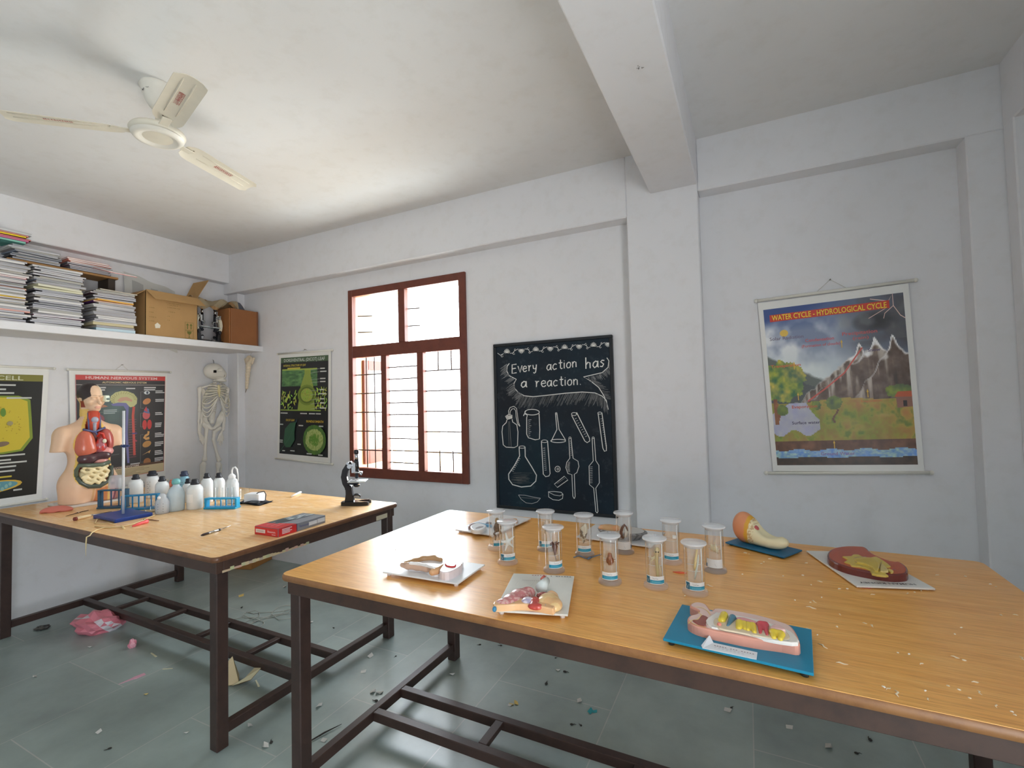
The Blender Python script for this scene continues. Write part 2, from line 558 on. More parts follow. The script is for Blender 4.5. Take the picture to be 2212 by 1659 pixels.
def floor_mat():
    mt, nt, b, tc = nodes_of('grey_stone_tiles')
    mp = nt.nodes.new('ShaderNodeMapping'); mp.inputs['Location'].default_value = (0.445, 0.112, 0); mp.inputs['Rotation'].default_value = (0, 0, math.pi/2)
    nt.links.new(tc.outputs['Object'], mp.inputs['Vector'])
    br = nt.nodes.new('ShaderNodeTexBrick')
    br.offset = 0.5; br.inputs['Scale'].default_value = 1.0
    br.inputs['Brick Width'].default_value = 0.9; br.inputs['Row Height'].default_value = 0.625
    br.inputs['Mortar Size'].default_value = 0.0026; br.inputs['Mortar Smooth'].default_value = 0.2
    br.inputs['Color1'].default_value = (*lin((154, 171, 167)), 1); br.inputs['Color2'].default_value = (*lin((170, 187, 182)), 1)
    br.inputs['Mortar'].default_value = (*lin((196, 200, 194)), 1)
    nt.links.new(mp.outputs[0], br.inputs['Vector'])
    n1 = noise_n(nt, tc.outputs['Object'], 2.2, 6, 0.6)
    r1 = ramp(nt, [(0.3, (205, 205, 205)), (0.7, (255, 255, 255))]); nt.links.new(n1.outputs['Fac'], r1.inputs[0])
    c = mixc(nt, 1.0, br.outputs['Color'], r1.outputs[0], 'MULTIPLY')
    n2 = noise_n(nt, tc.outputs['Object'], 38, 5, 0.7)
    r2 = ramp(nt, [(0.60, (0, 0, 0)), (0.80, (255, 255, 255))]); nt.links.new(n2.outputs['Fac'], r2.inputs[0])
    sc = nt.nodes.new('ShaderNodeMath'); sc.operation = 'MULTIPLY'; sc.inputs[1].default_value = 0.12
    nt.links.new(r2.outputs[0], sc.inputs[0])
    nt.links.new(mixc(nt, sc.outputs[0], c, (190, 190, 186)), b.inputs['Base Color'])
    n3 = noise_n(nt, tc.outputs['Object'], 5, 5)
    mr = nt.nodes.new('ShaderNodeMapRange'); mr.inputs[3].default_value = 0.40; mr.inputs[4].default_value = 0.52
    nt.links.new(n3.outputs['Fac'], mr.inputs[0]); nt.links.new(mr.outputs[0], b.inputs['Roughness']); b.inputs['Specular IOR Level'].default_value = 1.0; b.inputs['Coat Weight'].default_value = 0.35; b.inputs['Coat Roughness'].default_value = 0.2
    n4 = noise_n(nt, tc.outputs['Object'], 14, 4)
    bp = nt.nodes.new('ShaderNodeBump'); bp.inputs['Strength'].default_value = 0.12; bp.inputs['Distance'].default_value = 0.004
    nt.links.new(n4.outputs['Fac'], bp.inputs['Height']); nt.links.new(bp.outputs[0], b.inputs['Normal'])
    return mt
M_FLOOR = floor_mat()

def laminate(name, light, mid, dark, wear=0.0, rough=0.34):
    mt, nt, b, tc = nodes_of(name)
    src = tc.outputs['Object']
    n1 = noise_n(nt, src, 3.0, 6, 0.6, (1.0, 14, 14))
    n2 = noise_n(nt, src, 14.0, 5, 0.6, (1.0, 22, 22))
    r1 = ramp(nt, [(0.28, dark), (0.5, mid), (0.75, light)]); nt.links.new(n1.outputs['Fac'], r1.inputs[0])
    r2 = ramp(nt, [(0.3, (226, 216, 205)), (0.55, (255, 255, 255))]); nt.links.new(n2.outputs['Fac'], r2.inputs[0])
    c = mixc(nt, 1.0, r1.outputs[0], r2.outputs[0], 'MULTIPLY')
    mr = nt.nodes.new('ShaderNodeMapRange')
    nr = noise_n(nt, src, 6, 5)
    mr.inputs[3].default_value = rough*0.8; mr.inputs[4].default_value = rough*1.3
    nt.links.new(nr.outputs['Fac'], mr.inputs[0]); rough_out = mr.outputs[0]
    if wear:
        nw = noise_n(nt, src, 7, 8, 0.72, (1.0, 2.2, 1))
        rw = ramp(nt, [(0.52, (0, 0, 0)), (0.72, (255, 255, 255))]); nt.links.new(nw.outputs['Fac'], rw.inputs[0])
        ml = nt.nodes.new('ShaderNodeMath'); ml.operation = 'MULTIPLY'; ml.inputs[1].default_value = wear
        nt.links.new(rw.outputs[0], ml.inputs[0])
        c = mixc(nt, ml.outputs[0], c, (250, 232, 206))
        ad = nt.nodes.new('ShaderNodeMath'); ad.operation = 'MULTIPLY_ADD'; ad.inputs[1].default_value = 0.25
        nt.links.new(ml.outputs[0], ad.inputs[0]); nt.links.new(rough_out, ad.inputs[2]); rough_out = ad.outputs[0]
    nt.links.new(c, b.inputs['Base Color']); nt.links.new(rough_out, b.inputs['Roughness'])
    b.inputs['Specular IOR Level'].default_value = 0.5
    b.inputs['Coat Weight'].default_value = 0.4; b.inputs['Coat Roughness'].default_value = 0.20
    bp = nt.nodes.new('ShaderNodeBump'); bp.inputs['Strength'].default_value = 0.04; bp.inputs['Distance'].default_value = 0.001
    nt.links.new(n2.outputs['Fac'], bp.inputs['Height']); nt.links.new(bp.outputs[0], b.inputs['Normal'])
    return mt
M_TOP2 = laminate('teak_laminate', (252, 198, 116), (248, 184, 98), (236, 166, 82))
M_TOP1 = laminate('worn_teak_laminate', (250, 212, 156), (246, 200, 138), (236, 180, 114), wear=0.75, rough=0.42)

def chipped(name, base, chip, under, amt=0.62, rough=0.55, scale=11):
    mt, nt, b, tc = nodes_of(name)
    n1 = noise_n(nt, tc.outputs['Object'], scale, 8, 0.7)
    r1 = ramp(nt, [(0.3, under), (0.55, base), (amt, base), (amt+0.08, chip)]); nt.links.new(n1.outputs['Fac'], r1.inputs[0])
    nt.links.new(r1.outputs[0], b.inputs['Base Color'])
    b.inputs['Roughness'].default_value = rough
    bp = nt.nodes.new('ShaderNodeBump'); bp.inputs['Strength'].default_value = 0.2; bp.inputs['Distance'].default_value = 0.002
    nt.links.new(n1.outputs['Fac'], bp.inputs['Height']); nt.links.new(bp.outputs[0], b.inputs['Normal'])
    return mt
M_EDGE = chipped('worn_table_edging', (112, 74, 48), (176, 142, 100), (88, 56, 38), 0.64, 0.4, 16)
M_EDGE2 = chipped('table_edging', (150, 104, 62), (186, 146, 100), (126, 84, 50), 0.68, 0.38, 16)
M_LEG = chipped('brown_painted_steel', (62, 44, 38), (104, 78, 62), (48, 34, 30), 0.66, 0.45, 9)
M_APRON = chipped('brown_painted_apron', (72, 50, 40), (118, 88, 68), (54, 38, 32), 0.66, 0.5, 10)
M_WINFRAME = chipped('red_brown_window_paint', (112, 56, 40), (124, 70, 52), (98, 46, 34), 0.72, 0.45, 14)
M_OCHRE = chipped('ochre_outer_paint', (236, 214, 178), (240, 224, 196), (228, 200, 158), 0.7, 0.8, 5)

def pane_glass(name, tint=(0.96, 0.99, 0.985), refl=1.0, ior=1.45):
    """thin clear sheet: what is behind shows through, the surface mirrors at grazing angles"""
    mt = bpy.data.materials.new(name); mt.use_nodes = True
    nt = mt.node_tree; nt.nodes.clear()
    out = nt.nodes.new('ShaderNodeOutputMaterial'); mix = nt.nodes.new('ShaderNodeMixShader')
    tr = nt.nodes.new('ShaderNodeBsdfTransparent'); gl = nt.nodes.new('ShaderNodeBsdfGlossy')
    lw = nt.nodes.new('ShaderNodeLayerWeight'); lw.inputs['Blend'].default_value = 0.5
    pw = nt.nodes.new('ShaderNodeMath'); pw.operation = 'POWER'; pw.inputs[1].default_value = 5.0
    sh = nt.nodes.new('ShaderNodeMath'); sh.operation = 'MULTIPLY_ADD'; sh.inputs[1].default_value = 0.95; sh.inputs[2].default_value = 0.05
    nt.links.new(lw.outputs['Facing'], pw.inputs[0]); nt.links.new(pw.outputs[0], sh.inputs[0])
    tr.inputs[0].default_value = (*tint, 1); gl.inputs['Roughness'].default_value = 0.02
    ml = nt.nodes.new('ShaderNodeMath'); ml.operation = 'MULTIPLY'; ml.inputs[1].default_value = refl; ml.use_clamp = True
    nt.links.new(sh.outputs[0], ml.inputs[0]); nt.links.new(ml.outputs[0], mix.inputs[0])
    nt.links.new(tr.outputs[0], mix.inputs[1]); nt.links.new(gl.outputs[0], mix.inputs[2]); nt.links.new(mix.outputs[0], out.inputs[0])
    return mt
M_PANE = pane_glass('window_glass')

# ------------------------------------------------------------------ the room shell
T = 0.25
def wall_boxes_y(b, x0, x1, y0, y1, holes, zt):
    """wall along x between y0 and y1 with rectangular holes (x0,x1,z0,z1) sorted by x"""
    cx = x0
    for h0, h1, z0, z1 in holes:
        b.box((cx, y0, 0), (h0, y1, zt))
        if z0 > 0: b.box((h0, y0, 0), (h1, y1, z0))
        b.box((h0, y0, z1), (h1, y1, zt))
        cx = h1
    b.box((cx, y0, 0), (x1, y1, zt))
ZT = CEIL+0.1
b = B(); wall_boxes_y(b, -T, ROOM_X+T, 0.0, T, [WIN], ZT); struct('wall_back', b, M_WALL)
b = B(); b.box((-T, ROOM_Y, 0), (0, 0, ZT)); struct('wall_left', b, M_WALL)
b = B(); wall_boxes_y(b, -T, ROOM_X+T, ROOM_Y-T, ROOM_Y, FWINS, ZT); struct('wall_front', b, M_WALL)
b = B(); cy = 0.0
for y0, y1, z0, z1 in RWINS:
    b.box((ROOM_X, y1, 0), (ROOM_X+T, cy, ZT))
    b.box((ROOM_X, y0, 0), (ROOM_X+T, y1, z0)); b.box((ROOM_X, y0, z1), (ROOM_X+T, y1, ZT)); cy = y0
b.box((ROOM_X, ROOM_Y, 0), (ROOM_X+T, cy, ZT)); struct('wall_right', b, M_WALL)
b = B(); b.box((-T, ROOM_Y-T, CEIL), (ROOM_X+T, T, CEIL+0.15)); struct('ceiling', b, M_CEIL)
b = B(); b.box((-T, ROOM_Y-T, -0.12), (ROOM_X+T, T, 0)); struct('floor', b, M_FLOOR)

def beam(lo, hi, name='ceiling_beam'):
    b = B(); b.box(lo, hi, 0.006); return struct(name, b, M_WALL)
cross_beam = beam((4.405, ROOM_Y, 2.848), (4.69, -0.12, CEIL+.02))                   # cross beam over the room
beam((0.0, -0.12, 2.725), (4.249, 0.01, CEIL+.02), 'wall_beam')        # lintel beam, left bay
beam((4.249, -0.122, 0.0), (4.690, 0.01, CEIL+.02), 'wall_column')      # column between the bays
beam((4.690, -0.12, 2.805), (6.2, 0.01, CEIL+.02), 'wall_beam')
beam((-0.01, ROOM_Y, 2.83), (0.10, -0.118, CEIL+.02), 'wall_beam')      # over the left wall
beam((6.09, ROOM_Y, 2.81), (6.21, -0.118, CEIL+.02), 'wall_beam')       # over the right wall
beam((-0.01, -0.075, 0.0), (0.168, 0.01, 2.73), 'wall_column')           # left corner
b = B(); b.box((5.95, -0.12, 0), (6.21, 0.01, 2.81), 0.006); b.box((6.09, -0.22, 0), (6.21, -0.12, 2.82), 0.006)
struct('wall_column', b, M_WALL)
b = B(); b.box((0.0, -2.6, 2.098), (0.454, 0.005, 2.155), 0.004)
shelf = obj('wall_shelf', b, M_WALL)
shelf['kind'] = 'structure'

# ------------------------------------------------------------------ window with grille and open shutter
def bar(b, p0, p1, w, d, bev=0.003):
    """upright or level board in the window plane: p0,p1 = (x,z) corners, y from d[0] to d[1]"""
    b.box((p0[0], d[0], p0[1]), (p1[0], d[1], p1[1]), bev)
wx0, wx1, wz0, wz1 = WIN
win = thing('window_1', 'red-brown wooden window with two top lights and barred lower panes', 'window', (0, 0, 0))
win['kind'] = 'structure'
fr = B()
FW = 0.062
D = (-0.022, 0.030)
def wpx(px, py): q = on_y(px, py, 0.0); return q.x, q.z
rail_z0, rail_z1 = 1.955, 2.06
bar(fr, (wx0, wz0), (wx0+0.05, wz1), 0, D)
bar(fr, (wx1-FW, wz0), (wx1, wz1), 0, D)
bar(fr, (wx0+0.05, wz1-FW), (wx1-FW, wz1), 0, D)
bar(fr, (wx0+0.05, wz0), (wx1-FW, wz0+0.085), 0, D)
bar(fr, (wx0+0.05, rail_z0), (wx1-FW, rail_z1), 0, D)
xm0, xm1 = 2.245, 2.315
bar(fr, (xm0, rail_z1), (xm1, wz1-FW), 0, D)
xa0, xa1 = 2.045, 2.105
xb0, xb1 = 2.435, 2.50
bar(fr, (xa0, wz0+0.085), (xa1, rail_z0), 0, D)
bar(fr, (xb0, wz0+0.085), (xb1, rail_z0), 0, D)
obj('frame', fr, M_WINFRAME, win)
b = B((160, 120, 100))
for x0, x1 in ((wx0+0.05, xm0), (xm1, wx1-FW)):
    q = B(); q.box((x0, 0.004, rail_z1), (x1, 0.008, wz1-FW)); obj('pane', q, M_PANE, win)
M_ROD = vmat('dark_iron_rod', 0.5, metal=0.4)
def rod(p0, p1, r=0.0055):
    q = B((58, 42, 38)); q.tube([p0, p1], r, 6); obj('grille_bar', q, M_ROD, win)
zz0, zz1 = wz0+0.085, rail_z0
nmid = 9
for k in range(nmid):
    z = zz1-0.105-(zz1-zz0-0.16)*k/(nmid-1)
    rod((xa1-.01, 0.02, z), (xb0+.01, 0.02, z))
for k in range(5):
    z = zz1-0.155-(zz1-zz0-0.31)*k/4
    rod((wx0+0.04, 0.02, z), (xa0+.01, 0.02, z)); rod((xb1-.01, 0.02, z), (wx1-FW+.01, 0.02, z))
for x in (1.83, 1.925):
    rod((x, 0.031, zz0), (x, 0.031, zz1))
for x in (2.62, 2.75):
    rod((x, 0.031, zz1), (x, 0.031, zz1-0.16)); rod((x, 0.031, zz0), (x, 0.031, zz0+0.17))
for k in range(2):
    z = rail_z1+0.14+0.15*k
    rod((wx0+0.04, 0.06, z), (wx0+0.16, 0.12, z)); rod((xm1-.01, 0.028, z), (xm1+0.10, 0.062, z))
# casement swung outwards in the left pane
cw = xa0-wx0-0.05
cs = bpy.data.objects.new('casement', None); COL.objects.link(cs); cs.parent = win
cs.location = (wx0+0.058, 0.115, 0); cs.rotation_euler = (0, 0, math.radians(86))
q = B(); s = 0.055
q.box((0, 0, zz0+.01), (s, 0.035, zz1-.01), .003); q.box((cw-s, 0, zz0+.01), (cw, 0.035, zz1-.01), .003)
q.box((s, 0, zz1-.10), (cw-s, 0.035, zz1-.01), .003); q.box((s, 0, zz0+.01), (cw-s, 0.035, zz0+.14), .003)
obj('casement_frame', q, M_WINFRAME, cs)
q = B(); q.box((s, 0.015, zz0+.14), (cw-s, 0.019, zz1-.10)); obj('casement_pane', q, M_PANE, cs)
q = B(); q.box((wx0-0.001, 0.031, wz0), (wx0+0.03, T+.02, wz1)); q.box((wx1-0.03, 0.031, wz0), (wx1+.001, T+.02, wz1))
q.box((wx0+.03, 0.031, wz1-.02), (wx1-.03, T+.02, wz1)); q.box((wx0+.03, 0.031, wz0), (wx1-.03, T+.05, wz0+.05))
obj('outer_reveal', q, M_OCHRE, win)

# ------------------------------------------------------------------ outside: gallery parapet and yard
b = B(); y = 2.4
b.box((-6, y, -0.13), (8, y+.12, 0.42)); b.box((-6, y-.03, 0.88), (8, y+.15, 0.97), .01)
for k in range(60):
    x = -5.9+k*0.23
    b.box((x, y+.02, 0.42), (x+.09, y+.10, 0.88))
for x in (-4.2, -1.55, 0.62, 2.05, 4.6): b.box((x, y-.08, -0.13), (x+.22, y+.2, 1.25 if x != 2.05 else 2.6), .01)
par = struct('balcony_parapet', b, M_OCHRE)
# ------------------------------------------------------------------ laboratory tables
TZ = 0.868
def round_rect(x0, y0, x1, y1, r, n=5):
    pts = []
    for cx, cy, a0 in ((x1-r, y1-r, 0), (x0+r, y1-r, 90), (x0+r, y0+r, 180), (x1-r, y0+r, 270)):
        for k in range(n+1):
            a = math.radians(a0+90*k/n)
            pts.append((cx+r*math.cos(a), cy+r*math.sin(a)))
    return pts
def lab_table(label, loc, rotz, L, Wd, top_mat, edge_mat, rails, slats, label_top):
    """local frame: x along the length from 0 to L, y across from 0 to Wd"""
    t = thing('lab_table', label, 'table', loc, rotz)
    b = B(); b.prism(round_rect(0.004, 0.004, L-0.004, Wd-0.004, 0.028), TZ-0.004, TZ); b.prism(round_rect(0.007, 0.007, L-.007, Wd-.007, .026), TZ-0.026, TZ-0.004)
    obj('tabletop', b, top_mat, t, label=label_top)
    e = B(); out = round_rect(0, 0, L, Wd, 0.03)
    n = len(out)
    prof = [(0.005, TZ-0.0005), (0.001, TZ-0.004), (-0.001, TZ-0.012), (0.0, TZ-0.020), (0.004, TZ-0.026)]
    rings = [[Vector((*p, z)) for p in round_rect(o, o, L-o, Wd-o, 0.03-o)] for o, z in prof]
    vs = [v for r in rings for v in r]; fs = []
    for i in range(len(rings)-1):
        for k in range(n):
            k2 = (k+1) % n
            fs.append(((i+1)*n+k, (i+1)*n+k2, i*n+k2, i*n+k))
    e.add(vs, fs, True); obj('edge_band', e, edge_mat, t)
    a = B(); i0, th, z0, z1 = 0.022, 0.035, TZ-0.082, TZ-0.026
    a.box((i0, i0, z0), (L-i0, i0+th, z1), .002); a.box((i0, Wd-i0-th, z0), (L-i0, Wd-i0, z1), .002)
    a.box((i0, i0+th, z0), (i0+th, Wd-i0-th, z1), .002); a.box((L-i0-th, i0+th, z0), (L-i0, Wd-i0-th, z1), .002)
    obj('apron', a, M_APRON, t)
    lw = 0.055
    for lx in (0.028, L-0.028-lw):
        for ly in (0.028, Wd-0.028-lw):
            g = B(); g.box((lx, ly, 0.0), (lx+lw, ly+lw, z0+.004), .004); obj('leg', g, M_LEG, t)
        g = B(); g.box((lx+.008, 0.028+lw, 0.055), (lx+lw-.008, Wd-0.028-lw, 0.10), .003); obj('end_rail', g, M_LEG, t)
    rw = 0.04
    for ry in rails:
        g = B(); g.box((0.028+lw-.008, ry, 0.058), (L-0.028-lw+.008, ry+rw, 0.10), .003); obj('long_rail', g, M_LEG, t)
    for sx in slats:
        g = B(); g.box((sx, rails[0]+rw, 0.078), (sx+0.04, rails[1], 0.10), .002); obj('slat', g, M_LEG, t)
    return t
T1L, T1W, T2L, T2W = 2.531, 1.2196, 2.476, 1.187
tab1 = lab_table('long worn wooden lab table below the shelf, carrying the torso model and the bottles',
                 (2.7832-T1L*math.cos(-0.0154), -1.9331-T1L*math.sin(-0.0154), 0), -0.0154, T1L, T1W, M_TOP1, M_EDGE,
                 (0.475, 0.715), (0.47, 0.97, 1.47, 1.97), 'scuffed wooden top')
tab2 = lab_table('long smooth wooden lab table in front, carrying the glass specimen jars',
                 (3.2271, -1.9498, 0), -0.0064, T2L, T2W, M_TOP2, M_EDGE2, (0.43, 0.625), (0.62, 1.24, 1.86), 'glossy wooden top')

q = B((214, 204, 176)); q.box((T1L-.0225, 1.03, TZ-.078), (T1L-.0205, 1.13, TZ-.050)); obj('tape_strip', q, MATTE(), tab1, label='pale strip of tape on the table side')
rr = random.Random(4)
q = B((206, 190, 160))
for k in range(26):                                      # chipped lower edge of the right side
    y = .05+.018*k; h = .008+.010*rr.random(); q.box((T1L-.0226, y, TZ-.083+.002*rr.random()), (T1L-.0212, y+.019, TZ-.083+h), col=(206-rr.randint(0, 30), 186-rr.randint(0, 30), 140))
obj('bare_wood_chips', q, MATTE(), tab1)
# ------------------------------------------------------------------ ceiling fan
fan = thing('ceiling_fan', 'cream three-bladed ceiling fan hanging over the left table', 'fan', (2.355, -1.942, CEIL))
IVORY = (222, 216, 200)
b = B((228, 224, 214)); b.lathe([(0.075, 0.0), (0.078, -0.01), (0.072, -0.016), (0.068, -0.03), (0.055, -0.07), (0.035, -0.105), (0.022, -0.118), (0.0, -0.118)][::-1], 28, capb=False, capt=False)
cp = obj('canopy', b, SATIN(), fan)
A_ = Art(lambda u, v, l: Vector(((0.0635+l)*math.cos(-1.35+u), (0.0635+l)*math.sin(-1.35+u), -0.042+v)), 0.001)
A_.ell(-0.28, 0, 0.13, 0.010, (40, 42, 44), 0, 14); A_.up(); A_.ell(-0.26, 0.001, 0.07, 0.005, (226, 222, 214), 0, 12)
A_.line([(0.0, 0.002), (0.1, 0.003), (0.16, -0.002), (0.26, 0.002), (0.3, -0.003)], 0.003, (120, 122, 120))
obj('emblem', A_.b, PRINT(), cp)
b = B(IVORY); b.cyl((0, 0, -0.11), (0, 0, -0.225), 0.011); obj('downrod', b, SATIN(), fan)
b = B(IVORY); b.lathe([(0.0, -0.262), (0.05, -0.260), (0.098, -0.255), (0.112, -0.246), (0.118, -0.234), (0.112, -0.222), (0.075, -0.208), (0.03, -0.20), (0.022, -0.185), (0.0, -0.185)], 36, capb=False, capt=False)
mo = obj('motor', b, SATIN(), fan)
b = B((232, 228, 218)); b.lathe([(0.0, -0.254), (0.05, -0.256), (0.078, -0.262), (0.084, -0.268), (0.100, -0.264), (0.110, -0.252)], 36, capb=False, capt=False); obj('bottom_plate', b, SATIN(), mo)
for k, ang in enumerate((103, 226, 344)):
    a = math.radians(ang)
    N = 22
    def blade_pt(u, v, k=k):
        # u along the length, v across; rounded tip, cupped section, slight twist and droop
        r = 0.145+0.455*u
        w = 0.062 if u > .12 else 0.05+0.1*u
        e = 1.0
        if u > 0.93: e = math.sqrt(max(0, 1-((u-0.93)/0.07)**2))*0.35+0.65
        if u < 0.05: e = 0.75+5*u
        y = (v-0.5)*2*w*e
        tw = -math.radians(13-5*u)
        z = 0.009*(1-(2*v-1)**2)-0.010*u
        return Vector((r, y*math.cos(tw), z+y*math.sin(tw)))
    q = B(IVORY)
    q.grid(lambda u, v: blade_pt(u, v)+Vector((0, 0, .0014)), N, 10); q.grid(lambda u, v: blade_pt(u, 1-v)-Vector((0, 0, .0014)), N, 10)
    ring = [(i/N, 0.0) for i in range(N+1)]+[(1.0, j/10) for j in range(1, 11)]+[(1-i/N, 1.0) for i in range(1, N+1)]+[(0.0, 1-j/10) for j in range(1, 10)]
    vs = [blade_pt(*p)+Vector((0, 0, s)) for s in (-.0014, .0014) for p in ring]; n = len(ring)
    q.add(vs, [(i, (i+1) % n, n+(i+1) % n, n+i) for i in range(n)])
    bo = obj('blade', q, SATIN(), fan, (0, 0, -0.240), (0, 0, a))
    for yy in (-0.024, 0.024):                                   # pressed ribs
        q = B((214, 207, 190)); q.tube([blade_pt(u, .5+yy/0.13)+Vector((0, 0, -.0015)) for u in (0.2, .4, .6, .8, .92)], [0.002, .004, .004, .004, .002], 6); obj('pressed_rib', q, SATIN(), bo)
    for u, v in ((.03, .5), (.09, .35), (.09, .65)):
        q = B((120, 110, 96)); q.ell(blade_pt(u, v)+Vector((0, 0, -.002)), (.004, .004, .002), 8); obj('screw', q, SATIN(), bo)
    q = B(IVORY); q.box((0.085, -0.02, -0.001), (0.19, 0.02, 0.004), .002); obj('bracket', q, SATIN(), bo)
    rr = random.Random(k+3)
    A_ = Art(lambda u, v, l: blade_pt(u, v)+Vector((0, 0, -0.0016-l)), 0.0003)
    u = 0.42
    while u < 0.66:                                              # red brand writing, unreadable at this distance
        d = 0.010+rr.random()*.012
        A_.line([(u, .46+rr.random()*.06), (u+d*.5, .58-rr.random()*.03), (u+d, .44+rr.random()*.05), (u+d*.7, .40)], 0.007, (170, 60, 52))
        A_.line([(u, .585), (u+d*1.3, .585)], 0.012, (170, 60, 52))
        u += d*1.25
    for f in A_.b.f: f.reverse()
    obj('red_lettering', A_.b, PRINT(), bo)

# ------------------------------------------------------------------ wall charts
def raster(A, x0, y0, x1, y1, nu, nv, fn):
    uu, vv = np.meshgrid((np.arange(nu)+.5)/nu, (np.arange(nv)+.5)/nv)
    U, V = x0+uu*(x1-x0), y0+vv*(y1-y0)
    c = np.clip(np.asarray(fn(U.ravel(), V.ravel()), float), 0, 255)/255.0
    c = np.where(c <= 0.04045, c/12.92, ((c+0.055)/1.055)**2.4)
    b = A.b; n0 = len(b.v)
    for j in range(nv+1):
        for i in range(nu+1): b.v.append(tuple(A.fn(x0+(x1-x0)*i/nu, y0+(y1-y0)*j/nv, A.l)))
    k = 0
    for j in range(nv):
        for i in range(nu):
            a = n0+j*(nu+1)+i
            b.f.append([a, a+1, a+nu+2, a+nu+1]); b.c.append(tuple(c[k])); b.s.append(False); k += 1
    A.up()

def chart(name, label, corners, nrm, rods, string=None, cat='poster'):
    """corners TL,TR,BR,BL of the paper in the room; rods: two (left end, right end) pairs"""
    TL, TR, BR, BL = [Vector(c) for c in corners]
    loc = (TL+TR)/2
    t = thing(name, label, cat, loc)
    nrm = Vector(nrm)
    def fn(u, v, l):
        p = (BL*(1-u)+BR*u)*(1-v)+(TL*(1-u)+TR*u)*v
        return p-loc+nrm*l
    s = B((232, 232, 228))
    s.grid(lambda u, v: fn(u, v, 0), 12, 16); s.grid(lambda u, v: fn(1-u, v, -0.0008), 12, 16)
    obj('paper', s, PRINT(), t)
    for a, c in rods:
        q = B((226, 224, 214)); a, c = Vector(a)-loc, Vector(c)-loc
        q.tube([a, c], 0.009, 10); q.ell(a, .012, 10); q.ell(c, .012, 10); obj('rod', q, SATIN(), t)
    if string:
        q = B((200, 196, 186)); q.tube([Vector(p)-loc for p in string], 0.0015, 5); obj('hanging_string', q, MATTE(), t)
        q = B((120, 110, 100)); q.cyl(Vector(string[1])-loc-nrm*.012, Vector(string[1])-loc+nrm*.012, .003, n=8); obj('nail', q, METAL(), t)
    return t, fn
def sub_fn(fn, u0, v0, u1, v1): return lambda u, v, l: fn(u0+u*(u1-u0), v0+v*(v1-v0), l)
def bars(A, x, y, n, w, h, col, rr, gap=1.7):
    """lines of small print that cannot be read in the photograph"""
    for k in range(n):
        A.rect(x, y-k*h*gap, x+w*(0.6+.4*rr.random()), y-k*h*gap+h, col)

